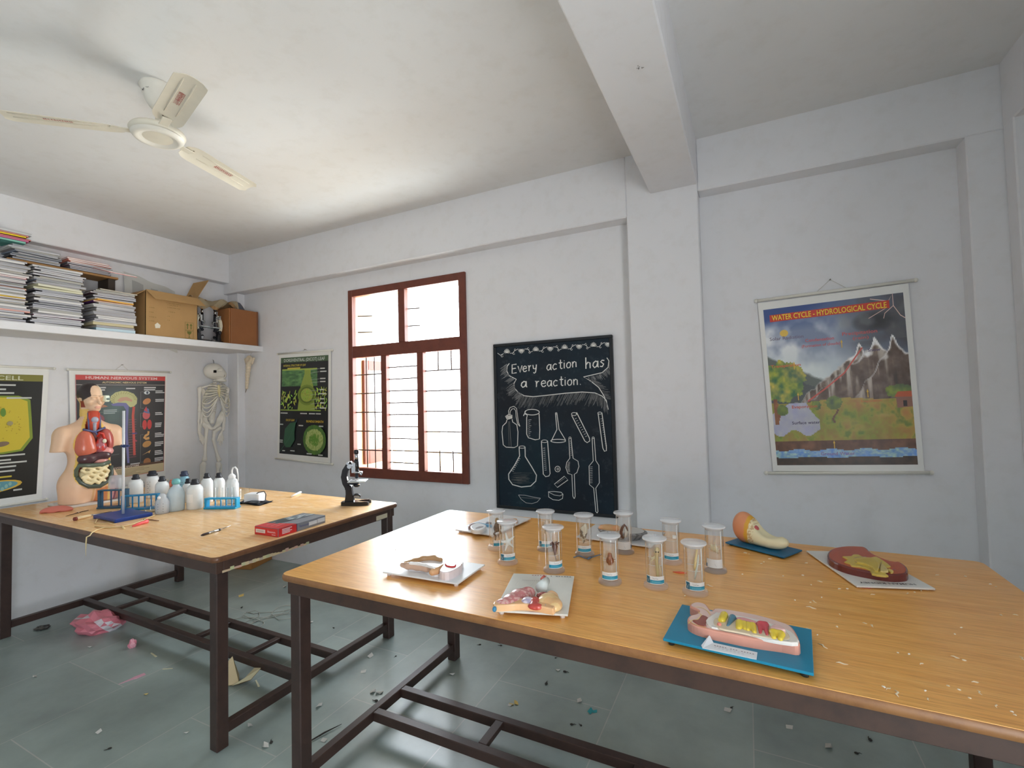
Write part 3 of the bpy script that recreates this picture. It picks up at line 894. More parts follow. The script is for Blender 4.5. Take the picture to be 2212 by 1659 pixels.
# --- water cycle
yb = -0.014
wc, wfn = chart('wall_chart', 'water cycle wall chart hanging on the right-hand bay of the back wall',
    [on_y(1637, 655, yb), on_y(1962, 612, yb), on_y(1997, 1018, yb), on_y(1670, 1018, yb)], (0, -1, 0),
    [(on_y(1634, 650, yb), on_y(1978, 605, yb)), (on_y(1655, 1022, yb), on_y(2012, 1021, yb))],
    [on_y(1765, 630, yb), on_y(1793, 604, yb), on_y(1828, 622, yb)])
A_ = Art(sub_fn(wfn, 0.035, 0.035, 0.965, 0.955), 0.0006)
def paint_water(u, v):
    t = 1-v
    n = fbm(u*6, t*7); n2 = fbm(u*22+9, t*26, 3); n3 = fbm(u*3+5, t*4+2)
    def mix(a, b, k): k = np.clip(k, 0, 1)[:, None]; return a*(1-k)+np.array(b, float)*k
    c = np.tile(np.array([112., 124., 150.]), (len(u), 1))
    c = mix(c, (44, 66, 120), (0.16-t)/0.12*(0.75-u)*2)                                 # blue upper left
    c = mix(c, (214, 216, 216), np.clip((n-0.36)*3.2, 0, 1)*np.clip((0.62-u)*3+.3, 0, 1)*(t > .06)*np.clip((t-.06)*12, 0, 1)*.9)
    c = mix(c, (176, 188, 192), np.clip((t-0.26)*6, 0, 1)*0.8)
    c = mix(c, (205, 212, 210), np.clip((t-0.24)*8, 0, 1)*np.clip(n3*1.4-.3, 0, 1)*(u < .62))
    st = np.clip((u-0.50)*3.0, 0, 1)*np.clip((0.40-t)*8, 0, 1)
    c = mix(c, (62, 62, 66), st*(.55+.75*np.clip((n-.35)*2.4, 0, 1)))
    c = mix(c, (30, 30, 34), np.clip(1-((u-.80)**2/.030+(t-.15)**2/.0045), 0, 1)*1.3*np.clip(n*1.6, 0, 1))
    c = mix(c, (128, 132, 136), np.clip((n-.5)*4, 0, 1)*(u > .45)*(t < .26)*.55)
    hill = 0.30+0.42*u+0.02*(n2-.5)                                                      # grey-green hill, left
    c = mix(c, (84, 90, 84), (t > hill)*(u < .66)*np.clip((t-hill)*60, 0, 1))
    c = mix(c, (60, 66, 66), (t > hill+.08)*(u < .66)*.7)
    # mountains
    pk = [(0.68, .275, 1.3), (0.785, .255, 1.05), (0.905, .255, 1.1)]
    for i, (pu, pt, sl) in enumerate(pk):
        left = pt+(pu-u)*(.64, .64, 1.1)[i]; right = pt+(u-pu)*(1.5, .55, .6)[i]
        rg = np.maximum(left, right)+0.03*(n2-.5)+0.008*np.sin(u*60)-.05*np.exp(-((u-pu)/.022)**2)+.03
        ins = t > rg
        k = np.clip((t-rg)*70, 0, 1)*ins
        base = np.array([92., 74., 62.])+60*(n2-.5)[:, None]
        c = c*(1-k[:, None])+base*k[:, None]
        streak = fbm(u*34+3*i, t*5, 3)
        c = mix(c, (196, 190, 180), k*np.clip((streak-.50)*5, 0, 1)*np.clip(1.2-(t-rg)*5, 0, 1)*.75)
        c = mix(c, (236, 238, 240), k*np.clip(1-(t-rg)/(.012+.05*n2*np.exp(-((u-pu)/.10)**2)+.03*np.exp(-((u-pu)/.03)**2)), 0, 1)*1.5)
        c = mix(c, (44, 34, 30), k*np.clip((t-rg-.1)*5, 0, 1)*np.clip((.5-streak)*6, 0, 1)*.8)
    gr = t > 0.605+.01*np.sin(u*9)
    g = np.stack([126+70*(n-.5)+30*u, 132+60*(n2-.5), 52+30*(n-.5)], 1)
    c = np.where(gr[:, None], g, c)
    c = mix(c, (84, 104, 40), gr*np.clip((n2-.55)*5, 0, 1)*.8)
    c = mix(c, (164, 140, 66), gr*np.clip((fbm(u*5+3, t*12)-.52)*6, 0, 1)*np.clip((u-.3)*2, 0, 1)*.8)
    riv = gr & (u < 0.33-0.55*np.abs(t-.73)+.10*np.clip((t-.66)*4, 0, 1)) & (t < .80+.02*np.sin(u*30)) & (u > .12-(t-.62)*2.2)
    c = np.where(riv[:, None], np.stack([158+30*(n2-.5), 160+30*(n2-.5), 176+30*(n-.5)], 1), c)
    # trees
    tr = ((u-.10)**2/.030+(t-.475)**2/.0165) < 1+.9*(n2-.5)
    c = np.where(tr[:, None], np.stack([96+200*(n2-.5)+60*(n-.4), 128+120*(n2-.5), 50+60*(n-.5)], 1), c)
    tk = (u < .055+.01*np.sin(t*40)) & (u > .012) & (t > .58) & (t < .745)
    c = np.where(tk[:, None], np.stack([124+80*(n2-.5), 78+60*(n2-.5), 46+30*(n2-.5)], 1), c)
    for cu, ct, ru, rt in ((.47, .622, .058, .042), (.08, .655, .045, .035), (.345, .635, .03, .028), (.93, .57, .10, .040)):
        tr = ((u-cu)**2/ru**2+(t-ct)**2/rt**2) < 1+.8*(n2-.5)
        c = np.where(tr[:, None], np.stack([92+90*(n2-.5), 108+90*(n2-.5), 48+40*(n-.5)], 1), c)
    c = mix(c, (92, 62, 40), (np.abs(u-.475-.02*np.sin(t*50)) < .008)*(t > .66)*(t < .745)*1.0)
    so = (t > .852) & (t < .906+.006*np.sin(u*26))
    c = np.where(so[:, None], np.stack([96+60*(n2-.5), 64+44*(n2-.5), 46+30*(n2-.5)], 1), c)
    wa = (t >= .906+.006*np.sin(u*26)) & (t < .952+.005*np.sin(u*17))
    c = np.where(wa[:, None], np.stack([124+120*(fbm(u*40, t*90, 3)-.5), 160+100*(fbm(u*40, t*90, 3)-.5), 190+70*(n-.5)], 1), c)
    dk = t >= .952+.005*np.sin(u*17)
    c = np.where(dk[:, None], np.stack([62+40*(n2-.5), 48+30*(n2-.5), 38+20*(n2-.5)], 1), c)
    return np.clip(c*1.12+6, 0, 255)
raster(A_, 0, 0, 1, 1, 130, 160, paint_water)
hs = [(.915, .400), (1.0, .400), (1.0, .345), (.915, .345)]
A_.poly([(.895, .395), (1, .395), (1, .335), (.90, .33)], (150, 104, 84)); A_.poly([(.885, .395), (.91, .425), (1, .425), (1, .392)], (196, 92, 48)); A_.rect(.94, .338, .965, .372, (40, 30, 26))
A_.line([(.78, .985), (.90, .96), (.93, 1.0), (.93, .93), (.97, .87), (1.0, .85)], .005, (232, 200, 190)); A_.line([(.93, .93), (.87, .89), (.86, .86)], .004, (232, 200, 190)); A_.line([(.88, .92), (.76, .87)], .004, (226, 190, 180))
A_.line([(.28, .395), (.42, .47), (.56, .555), (.70, .70)], .010, (206, 96, 84)); A_.up()
A_.poly([(.045, .915), (.905, .918), (.905, .965), (.045, .960)], (206, 58, 40)); A_.up()
A_.text('WATER CYCLE - HYDROLOGICAL CYCLE', 0.062, .923, .048, (246, 224, 60), .012, width=.825)
A_.ell(.145, .835, .032, .022, (238, 200, 90)); A_.up()
for s, x, y, h, c, w in (('Solar Radiation', .03, .795, .030, (120, 108, 130), .26), ('Condensation', .30, .765, .028, (214, 92, 84), .21), ('(Formation of clouds)', .27, .732, .024, (206, 96, 90), .28),
                         ('Precipitation', .57, .782, .030, (206, 92, 88), .24), ('(rain)', .64, .752, .024, (206, 92, 88), .11), ('Snow', .735, .672, .026, (72, 56, 96), .085), ('Transpiration', .02, .62, .026, (224, 110, 60), .23),
                         ('Evaporation', .155, .355, .027, (206, 96, 60), .19), ('Evaporation', .66, .372, .022, (206, 116, 60), .14), ('Surface water', .145, .255, .026, (66, 52, 92), .21), ('Ground Water', .34, .060, .028, (150, 120, 170), .245)):
    A_.text(s, x, y, h, c, .012, width=w)
for x, y in ((.21, .405), (.56, .71), (.445, .10), (.71, .40), (.20, .60)): A_.line([(x, y), (x, y+.035)], .006, (228, 186, 70)); A_.poly([(x-.008, y+.032), (x+.008, y+.032), (x, y+.05)], (228, 186, 70))
A_.text('Water cycle', .35, .158, .016, (150, 150, 110), .0) if False else None
obj('print', A_.b, PRINT(), wc)

# --- dorsiventral leaf
lf, lfn = chart('wall_chart', 'narrow green leaf-anatomy wall chart left of the window', [on_y(603, 766, yb), on_y(715, 758, yb), on_y(714, 1000, yb), on_y(599, 989, yb)], (0, -1, 0),
    [(on_y(600, 765, yb), on_y(718, 756, yb)), (on_y(595, 990, yb), on_y(718, 1003, yb))], [on_y(650, 762, yb), on_y(659, 755, yb), on_y(668, 760, yb)])
A_ = Art(sub_fn(lfn, 0.04, 0.045, 0.955, 0.965), 0.0006); rr = random.Random(2)
A_.rect(0, 0, 1, 1, (30, 34, 36)); A_.up(); A_.rect(0, .945, 1, 1, (70, 96, 66)); A_.up()
A_.text('DORSIVENTRAL (DICOT) LEAF', .5, .955, .045, (206, 214, 206), .01, 'c', width=.86)
A_.text('INTERNAL STRUCTURE OF LEAF', .06, .905, .030, (214, 196, 70), .01, width=.48); A_.text('(SECTION VIEW)', .15, .878, .026, (214, 196, 70), .01, width=.26) if False else bars(A_, .15, .880, 1, .28, .013, (206, 190, 74), rr)
def paint_leaf(u, v):
    n = fbm(u*40, v*40, 3); n2 = fbm(u*14, v*50, 3)
    band = 0.03*np.sin(u*6)
    c = np.stack([96+90*(n-.5), 132+80*(n-.5), 74+60*(n-.5)], 1)
    c = np.where((v > .875)[:, None], np.stack([150+60*(n-.5), 176+60*(n-.5), 70+0*u], 1), c)
    c = np.where(((v > .66+band) & (v < .88))[:, None], np.stack([84+80*(n2-.5), 128+90*(n2-.5), 78+50*(n2-.5)], 1), c)
    mid = np.abs(u-.58) < .06+.25*np.clip(.62-v, 0, .2)
    c = np.where(mid[:, None], np.stack([166+60*(n-.5), 178+50*(n-.5), 74+40*(n-.5)], 1), c)
    return c
raster(A_, .03, .70, .78, .87, 60, 24, paint_leaf)
for k in range(24): A_.ell(.05+k*.031, .872, .018, .009, (168, 190, 84), 0, 8)
A_.up(); A_.poly([(.38, .46), (.74, .46), (.70, .70), (.62, .86), (.54, .86), (.44, .70)], (146, 164, 72)); A_.up()
A_.ell(.57, .61, .19, .105, (120, 142, 56)); A_.up(); A_.ell(.57, .61, .155, .085, (96, 116, 44)); A_.up(); A_.ell(.57, .61, .125, .068, (160, 176, 84)); A_.up()
for k in range(70):
    a, r = rr.random()*6.28, rr.random()**.5
    A_.ell(.57+.115*r*math.cos(a), .61+.062*r*math.sin(a), .012, .006, (130+rr.randint(0, 50), 156+rr.randint(0, 40), 66), 0, 7)
A_.up()
for k in range(90):                                               # loose spongy cells
    x = rr.choice((rr.uniform(.03, .36), rr.uniform(.76, .98))); y = rr.uniform(.47, .68)
    A_.ell(x, y, rr.uniform(.014, .03), rr.uniform(.006, .011), (140+rr.randint(0, 60), 168+rr.randint(0, 50), 84), rr.random()*3, 8)
for k in range(30): A_.ell(.04+k*.028, .455, .016, .007, (150, 176, 76), 0, 8)
for y in (.87, .84, .77, .74, .66, .62, .57, .53, .48): A_.line([(.66, y-.01), (.84, y)], .003, (170, 176, 170)); bars(A_, .85, y-.004, 1, .13, .011, (206, 210, 204), rr)
for x in (.03, .45, .63, .77): bars(A_, x, .418, 1, .16, .011, (196, 200, 196), rr)
A_.text('DICOT LEAF', .15, .342, .030, (220, 190, 60), .01, width=.18); A_.text('BUNDLE SHEATH', .58, .336, .030, (220, 190, 60), .01, width=.34)
A_.poly([(.10, .12), (.13, .26), (.24, .325), (.36, .335), (.33, .23), (.34, .15), (.25, .075), (.15, .07)], (48, 92, 66)); A_.up()
A_.poly([(.36, .335), (.385, .37), (.375, .33)], (60, 100, 120)); A_.line([(.02, .02), (.22, .16), (.36, .335)], .005, (60, 110, 84))
bars(A_, .02, .30, 1, .07, .012, (190, 196, 190), rr); bars(A_, .42, .295, 1, .10, .012, (190, 196, 190), rr); bars(A_, .02, .135, 2, .09, .011, (190, 196, 190), rr); bars(A_, .40, .105, 1, .08, .012, (190, 196, 190), rr); bars(A_, .08, .028, 1, .09, .012, (190, 196, 190), rr); bars(A_, .25, .034, 1, .14, .011, (190, 196, 190), rr)
for k in range(20):
    a = 6.283*k/20
    A_.ell(.745+.205*math.cos(a), .165+.125*math.sin(a), .048, .024, (72+10*(k % 2), 110+12*(k % 2), 52), a+1.57, 9)
A_.up(); A_.ell(.745, .165, .18, .108, (150, 172, 92)); A_.up()
for k in range(110):
    a, r = rr.random()*6.28, rr.random()**.5
    A_.ell(.745+.17*r*math.cos(a), .165+.10*r*math.sin(a), .018, .010, (104, 150, 60) if r < .6 else (176, 192, 120), rr.random()*3, 7)
bars(A_, .84, .296, 1, .09, .012, (190, 196, 190), rr); bars(A_, .60, .018, 1, .15, .012, (190, 196, 190), rr); bars(A_, .83, .014, 1, .13, .012, (190, 196, 190), rr)
obj('print', A_.b, PRINT(), lf)

# --- human nervous system (left wall)
xl = 0.012
ns_, nfn = chart('wall_chart', 'black human nervous system chart on the left wall behind the torso model', [on_x(149, 800, xl), on_x(361, 806, xl), on_x(357, 1033, xl), on_x(155, 1068, xl)], (1, 0, 0),
    [(on_x(146, 798, xl), on_x(368, 804, xl)), (on_x(152, 1075, xl), on_x(362, 1037, xl))], [on_x(248, 800, xl), on_x(264, 788, xl), on_x(278, 801, xl)])
A_ = Art(sub_fn(nfn, 0.055, 0.075, 0.975, 0.965), 0.0006); rr = random.Random(4)
A_.rect(0, 0, 1, 1, (40, 34, 36)); A_.up(); A_.rect(0, .955, 1, 1, (206, 62, 58)); A_.up(); A_.text('HUMAN NERVOUS SYSTEM', .5, .965, .036, (236, 200, 196), .018, 'c', width=.80)
A_.text('AUTONOMIC NERVOUS SYSTEM', .52, .924, .026, (220, 200, 150), .014, 'c', width=.50); A_.rect(0, .908, 1, .911, (220, 210, 200))
def grad_dark(u, v):
    n = fbm(u*3, v*4); k = np.clip(1-((u-.42)**2/.09+(v-.66)**2/.09), 0, 1)[:, None]
    return np.array([34., 32, 34])*(1-k)+np.array([58., 84, 84])*k*(.6+.8*n[:, None])+np.array([34., 32, 34])*k*.2
raster(A_, .0, .105, 1, .905, 40, 50, grad_dark)
bars(A_, .17, .876, 2, .20, .013, (206, 206, 206), rr); bars(A_, .53, .868, 1, .14, .012, (206, 206, 206), rr); bars(A_, .74, .876, 2, .22, .013, (206, 206, 206), rr)
br = [(.35, .76), (.36, .80), (.41, .835), (.48, .85), (.55, .845), (.62, .82), (.66, .775), (.655, .72), (.62, .69), (.58, .685), (.53, .715), (.46, .72), (.39, .72)]
A_.poly(br, (200, 200, 138)); A_.up()
for k in range(16): a = 3.4-k*.23; A_.line([(.51+.15*math.cos(a), .76+.085*math.sin(a)), (.51+.11*math.cos(a+.15), .76+.06*math.sin(a+.15))], .008, (170, 170, 110))
A_.poly([(.43, .755), (.47, .785), (.54, .79), (.60, .76), (.60, .74), (.52, .755), (.46, .74)], (206, 160, 130)); A_.up()
A_.poly([(.36, .722), (.44, .735), (.53, .73), (.56, .70), (.55, .44), (.57, .13), (.545, .13), (.52, .40), (.53, .66), (.50, .70), (.38, .705)], (112, 112, 170)); A_.up()
A_.line([(.62, .69), (.61, .60), (.615, .50), (.62, .40), (.625, .30), (.63, .20)], .03, (206, 74, 58)); A_.up()
for k in range(16): A_.line([(.56, .56-k*.025), (.65, .56-k*.025)], .003, (170, 80, 100))
A_.line([(.60, .42), (.66, .42)], .012, (70, 60, 130)); A_.line([(.61, .36), (.66, .34)], .01, (190, 70, 90))
A_.poly([(.33, .70), (.28, .72), (.22, .72), (.26, .69)], (190, 130, 96)); A_.ell(.22, .58, .07, .05, (150, 70, 84)); A_.ell(.27, .52, .05, .03, (170, 90, 100))
org = [(.82, .83), (.82, .74), (.815, .60), (.815, .49), (.815, .385), (.815, .29), (.815, .20), (.82, .125)]
A_.ell(.775, .83, .036, .018, (214, 222, 226)); A_.ell(.78, .83, .014, .014, (60, 70, 90)); A_.ell(.775, .74, .05, .03, (206, 140, 84), .3); A_.up()
A_.ell(.77, .60, .046, .045, (206, 90, 96)); A_.poly([(.735, .63), (.76, .68), (.80, .66), (.81, .61)], (90, 110, 160)); A_.poly([(.74, .65), (.77, .69), (.785, .63)], (210, 70, 80)); A_.up()
A_.ell(.75, .50, .028, .05, (206, 52, 52)); A_.ell(.81, .50, .028, .05, (206, 52, 52))
A_.line([(.80, .43), (.795, .40), (.76, .385), (.745, .37), (.77, .355), (.81, .36)], .026, (220, 168, 100)); A_.ell(.78, .30, .055, .032, (190, 140, 76), .2); A_.poly([(.72, .19), (.83, .235), (.81, .20), (.80, .215)], (224, 180, 120)); A_.ell(.785, .12, .046, .036, (160, 106, 60)); A_.poly([(.76, .09), (.81, .09), (.786, .06)], (160, 106, 60))
for x, y in org: bars(A_, .88, y+.012, 2 if y > .5 else 3, .12, .010, (206, 206, 206), rr)
for y0, y1 in ((.84, .67), (.62, .48), (.40, .12)): A_.line([(.735, y0), (.70, y0), (.70, y1), (.735, y1)], .003, (150, 150, 150))
for y in (.64, .45, .33, .22): A_.line([(.05, y), (.45, y+.01)], .003, (120, 130, 130)); bars(A_, .28, .66, 3, .15, .009, (170, 186, 186), rr)
bars(A_, .58, .11, 3, .12, .010, (206, 206, 206), rr)
A_.rect(0, 0, 1, .085, (206, 190, 150)); A_.rect(0, .085, 1, .108, (96, 66, 44)); A_.up(); A_.text('NERVOUS SYSTEM', .5, .088, .022, (226, 216, 206), .014, 'c', width=.36)
for k in range(6): bars(A_, .03, .068-k*.012, 1, .93, .004, (150, 132, 100), rr)
A_.line([(0, 0), (1, 0), (1, 1), (0, 1)], .006, (200, 100, 100), True)
obj('print', A_.b, PRINT(), ns_)

# --- plant cell (left wall, cut by the picture edge)
TRp, BRp = on_x(106, 797, xl), on_x(90, 1078, xl); wv = Vector((0, -0.72, 0.0))
pc, pfn = chart('wall_chart', 'plant cell wall chart with a big yellow cell, left of the torso model', [TRp+wv, TRp, BRp, BRp+wv+Vector((0, 0, 0.0))], (1, 0, 0),
    [(TRp+wv+Vector((0, -.03, .01)), TRp+Vector((0, .03, .005))), (BRp+wv+Vector((0, -.03, -.008)), BRp+Vector((0, .03, -.008)))])
A_ = Art(sub_fn(pfn, 0.04, 0.045, 0.955, 0.95), 0.0006); rr = random.Random(5)
A_.rect(0, 0, 1, 1, (34, 36, 34)); A_.up(); A_.rect(0, .945, 1, 1, (128, 124, 54)); A_.up(); A_.text('PLANT CELL', .55, .953, .05, (206, 206, 176), .012, 'c', width=.56)
def cellp(s):
    return [(.5+s*dx, .59+s*dy) for dx, dy in ((.40, .20), (.42, .05), (.44, -.12), (.36, -.22), (.20, -.235), (-.1, -.23), (-.35, -.21), (-.42, 0), (-.38, .18), (-.2, .22), (.1, .235), (.30, .235))]
A_.poly(cellp(1.0), (130, 150, 56)); A_.up(); A_.poly(cellp(.94), (206, 186, 60)); A_.up()
for k in range(130): a, r = rr.random()*6.28, rr.random()**.5*.9; A_.ell(.5+.38*r*math.cos(a), .59+.20*r*math.sin(a), .006, .004, (176, 150, 50), 0, 6)
A_.up()
A_.poly([(.25, .66), (.60, .655), (.62, .60), (.52, .56), (.30, .57)], (196, 160, 120)); A_.ell(.45, .625, .05, .025, (190, 90, 70)); A_.ell(.68, .69, .022, .035, (100, 140, 56), .1); A_.ell(.74, .60, .026, .018, (160, 150, 110)); A_.ell(.68, .435, .065, .020, (130, 110, 90), .1); A_.ell(.60, .505, .026, .010, (196, 140, 90)); A_.ell(.56, .48, .08, .03, (210, 170, 80))
for y, x, w in ((.905, .55, .26), (.87, .55, .20), (.84, .58, .18), (.80, .70, .26), (.335, .65, .30), (.30, .62, .20), (.275, .62, .28), (.245, .62, .24), (.21, .56, .34), (.125, .55, .12), (.10, .57, .16), (.05, .48, .20), (.025, .58, .14), (.05, .80, .10)): bars(A_, x, y, 1, w, .013, (196, 198, 192), rr)
A_.line([(.62, .36), (.62, .30), (.55, .20)], .004, (150, 160, 160)); A_.rect(.45, .165, .78, .178, (206, 186, 70))
A_.ell(.58, .095, .29, .05, (206, 170, 70), .06); A_.up(); A_.ell(.58, .095, .255, .040, (96, 150, 160), .06); A_.up()
for k in range(14): A_.ell(.38+k*.03, .095+.02*math.sin(k*2.1), .014, .016, (140, 180, 170), 0, 8)
obj('print', A_.b, PRINT(), pc)

# ------------------------------------------------------------------ blackboard with chalk drawings
BY = -0.026
bx0, bx1 = (on_y(1067, 742, BY).x+on_y(1072, 1097, BY).x)/2, (on_y(1323, 725, BY).x+on_y(1334, 1120, BY).x)/2
bz0, bz1 = on_y(1200, 1108, BY).z, on_y(1200, 733, BY).z
bb = thing('blackboard', 'dark blackboard with white chalk drawings of lab glassware', 'blackboard', ((bx0+bx1)/2, 0, (bz0+bz1)/2))
C0 = Vector(bb.location)
def slate_mat():
    mt, nt, bs, tc = nodes_of('blue_black_board')
    n = noise_n(nt, tc.outputs['Object'], 1.6, 5); r = ramp(nt, [(0.35, (22, 26, 34)), (0.55, (20, 36, 48)), (0.75, (18, 48, 58))]); nt.links.new(n.outputs['Fac'], r.inputs[0])
    n2 = noise_n(nt, tc.outputs['Object'], 18, 6, .7); r2 = ramp(nt, [(.55, (0, 0, 0)), (.9, (60, 66, 70))]); nt.links.new(n2.outputs['Fac'], r2.inputs[0])
    nt.links.new(mixc(nt, 1.0, r.outputs[0], r2.outputs[0], 'ADD'), bs.inputs['Base Color']); bs.inputs['Roughness'].default_value = .5; bs.inputs['Specular IOR Level'].default_value = .3
    return mt
q = B(); q.box((bx0+.012, -0.024, bz0+.012), (bx1-.012, -0.002, bz1-.012)); q.v = [tuple(Vector(v)-C0) for v in q.v]; obj('board', q, slate_mat(), bb)
q = B((24, 28, 32))
for lo, hi in (((bx0, -.032, bz0), (bx1, 0, bz0+.022)), ((bx0, -.032, bz1-.022), (bx1, 0, bz1)), ((bx0, -.032, bz0+.022), (bx0+.022, 0, bz1-.022)), ((bx1-.022, -.032, bz0+.022), (bx1, 0, bz1-.022))): q.box(lo, hi, .003)
q.v = [tuple(Vector(v)-C0) for v in q.v]; obj('frame', q, SATIN(), bb)
# chalk: measured on the board in photo-crop units and laid onto its plane
A_ = Art(lambda x, y, l: on_y(1050+x/3.948, 710+y/3.948, -0.0246-l)-C0, 0.0003, 0.00006)
CH = (226, 226, 222); CW = 6.5
def ch(pts, w=CW, col=CH, closed=False): A_.line(pts, w, col, closed)
def arc(cx, cy, rx, ry, a0, a1, n=14): return [(cx+rx*math.cos(math.radians(a0+(a1-a0)*k/n)), cy+ry*math.sin(math.radians(a0+(a1-a0)*k/n))) for k in range(n+1)]
GL = {'E': [[(.6, .95), (0, .95), (0, 0), (.62, .02)], [(0, .5), (.5, .52)]], 'V': [[(0, .72), (.28, 0), (.56, .72)]], 'v': [[(0, .6), (.25, 0), (.5, .6)]],
      'e': [[(.02, .3), (.5, .36), (.45, .54), (.25, .62), (.05, .5), (0, .25), (.15, .02), (.35, 0), (.52, .12)]], 'r': [[(0, .58), (.12, .6), (.16, .2), (.14, 0)], [(.15, .3), (.28, .56), (.44, .56)]],
      'y': [[(0, .6), (.08, .2), (.3, .14), (.46, .3)], [(.48, .6), (.44, .1), (.36, -.24), (.18, -.32), (.08, -.2)]], 'a': [[(.45, .5), (.25, .6), (.05, .45), (0, .2), (.15, 0), (.35, .1), (.45, .4)], [(.46, .6), (.47, .05), (.56, 0)]],
      'c': [[(.45, .5), (.25, .6), (.05, .45), (0, .2), (.15, 0), (.45, .08)]], 't': [[(.2, .95), (.2, .1), (.3, 0), (.42, .05)], [(0, .62), (.42, .64)]], 'i': [[(.08, .6), (.08, 0)], [(.06, .78), (.1, .8)]],
      'o': [[(.25, .6), (.05, .45), (0, .2), (.15, 0), (.38, .04), (.48, .28), (.42, .52), (.25, .6)]], 'n': [[(0, .6), (.03, 0)], [(.03, .38), (.2, .6), (.4, .5), (.42, 0)]],
      'h': [[(0, 1.05), (.02, 0)], [(.02, .36), (.2, .58), (.4, .5), (.42, 0)]], 's': [[(.4, .55), (.2, .6), (.05, .48), (.34, .22), (.2, 0), (0, .06)]], '.': [[(.05, .02), (.1, .05)]]}
def word(s, x0, y0, x1, y1, h, w=8.5):
    adv = {'i': .34, '.': .25, 'E': .8, 't': .55}
    tot = sum(adv.get(c, .68) for c in s)-.15
    p = 0
    for c in s:
        for st in GL[c]:
            ch([(x0+(x1-x0)*(p+gx)/tot, y0+(y1-y0)*(p+gx)/tot-gy*h) for gx, gy in st], w)
        p += adv.get(c, .68)
word('EVery', 222, 382, 432, 352, 78); word('action', 518, 356, 776, 326, 82); word('has', 850, 342, 1020, 320, 92, 10)
word('a', 300, 502, 348, 497, 84, 10); word('reaction.', 418, 498, 806, 478, 84)
ch([(198, 296), (180, 320), (176, 360), (196, 400), (258, 432), (238, 465), (240, 505), (275, 545), (325, 572), (400, 580), (520, 568), (680, 550), (820, 540), (930, 548), (990, 575), (1025, 610), (1042, 690)], 7)
ch([(1030, 248), (1048, 275), (1040, 330), (990, 375), (830, 412), (890, 445), (960, 500), (1010, 580), (1040, 685)], 7)
rr = random.Random(11)
def hatch(pts, dx, dy, n, col=(112, 114, 116)):
    for k in range(n):
        t = rr.random()*(len(pts)-1); i = int(t); f = t-i
        x = pts[i][0]*(1-f)+pts[i+1][0]*f; y = pts[i][1]*(1-f)+pts[i+1][1]*f
        s = .45+.75*rr.random()
        g = rr.randint(-26, 30)
        ch([(x, y), (x+dx*s+rr.uniform(-8, 8), y+dy*s)], rr.uniform(2, 4), (col[0]+g, col[1]+g, col[2]+g))
hatch([(180, 300), (176, 370), (240, 432)], -48, 34, 60); hatch([(238, 455), (250, 520), (320, 572)], -58, 44, 60)
hatch([(290, 570), (400, 584), (600, 562), (820, 544), (960, 560)], -46, 92, 190, (92, 94, 96)); hatch([(930, 552), (1000, 590), (1035, 640)], 0, 86, 60, (96, 98, 100))
hatch([(1052, 290), (1040, 340), (960, 395), (860, 415)], 26, 44, 70); hatch([(880, 430), (960, 490), (1030, 600)], 60, 10, 70, (98, 100, 102))
# lotus border
for k in range(8):
    cx = 178+k*123; cy = 196-k*9.3; s = 1 if k % 2 == 0 else -1
    for j, a in enumerate((-70, -42, -18, 0, 18, 42, 70)):
        L = 40-abs(a)*.16; ar = math.radians(a)
        tx, ty = math.sin(ar)*L, -math.cos(ar)*L*s*.9
        nx, ny = math.cos(ar)*7, math.sin(ar)*7
        ch([(cx, cy+10*s), (cx+tx*.55-nx, cy+10*s+ty*.55-ny*s), (cx+tx, cy+10*s+ty), (cx+tx*.55+nx, cy+10*s+ty*.55+ny*s), (cx, cy+10*s)], 3.6)
    if k < 7:
        x2, y2 = cx+123, cy-9.3
        ch([(cx+26, cy+14*s), (cx+50, cy+12*s), (cx+62, cy-5), (cx+76, cy-14*s), (x2-26, y2-14*s)], 4); ch(arc(cx+58, cy+16*s, 8, 8, 0, 300, 9), 3.2); ch(arc(cx+70, cy-16*s, 7, 7, 0, 300, 9), 3.2)
ch([(97, 208), (122, 226), (150, 212)], 4); ch(arc(136, 232, 9, 9, 0, 320, 10), 3.4)
# wash bottle
ch([(178, 778), (172, 800), (142, 830), (136, 880), (146, 990), (170, 1010), (240, 1014), (268, 1000), (272, 880), (262, 820), (226, 795), (222, 772)]); ch([(178, 770), (165, 748), (190, 732), (222, 738), (222, 762), (178, 775)], 5)
for k in range(6): ch([(172, 742+k*5), (222, 744+k*4)], 3.5)
ch([(194, 735), (192, 700), (205, 672), (236, 662), (260, 680), (268, 740), (276, 800), (290, 832)], 5); ch([(204, 735), (206, 705), (222, 684), (240, 682), (252, 700), (256, 750), (268, 810), (288, 834)], 5); ch([(200, 790), (214, 1005)], 3, (150, 150, 150)); ch([(190, 790), (196, 1000)], 3, (120, 120, 120))
# beaker
ch([(318, 744), (330, 726), (352, 738), (346, 760), (346, 900), (360, 930), (420, 948), (455, 940), (458, 860), (452, 725)]); ch(arc(392, 712, 62, 24, 0, 360, 22), 6); ch([(318, 742), (340, 700)], 5)
for k in range(9): ch([(358, 780+k*17), (386 if k % 3 == 0 else 376, 776+k*17)], 3)
# funnel
ch([(592, 724), (604, 860), (556, 958)]); ch([(604, 722), (622, 858), (678, 950)]); ch(arc(598, 722, 7, 6, 0, 360, 10), 5); ch(arc(615, 957, 64, 14, 0, 360, 22), 6)
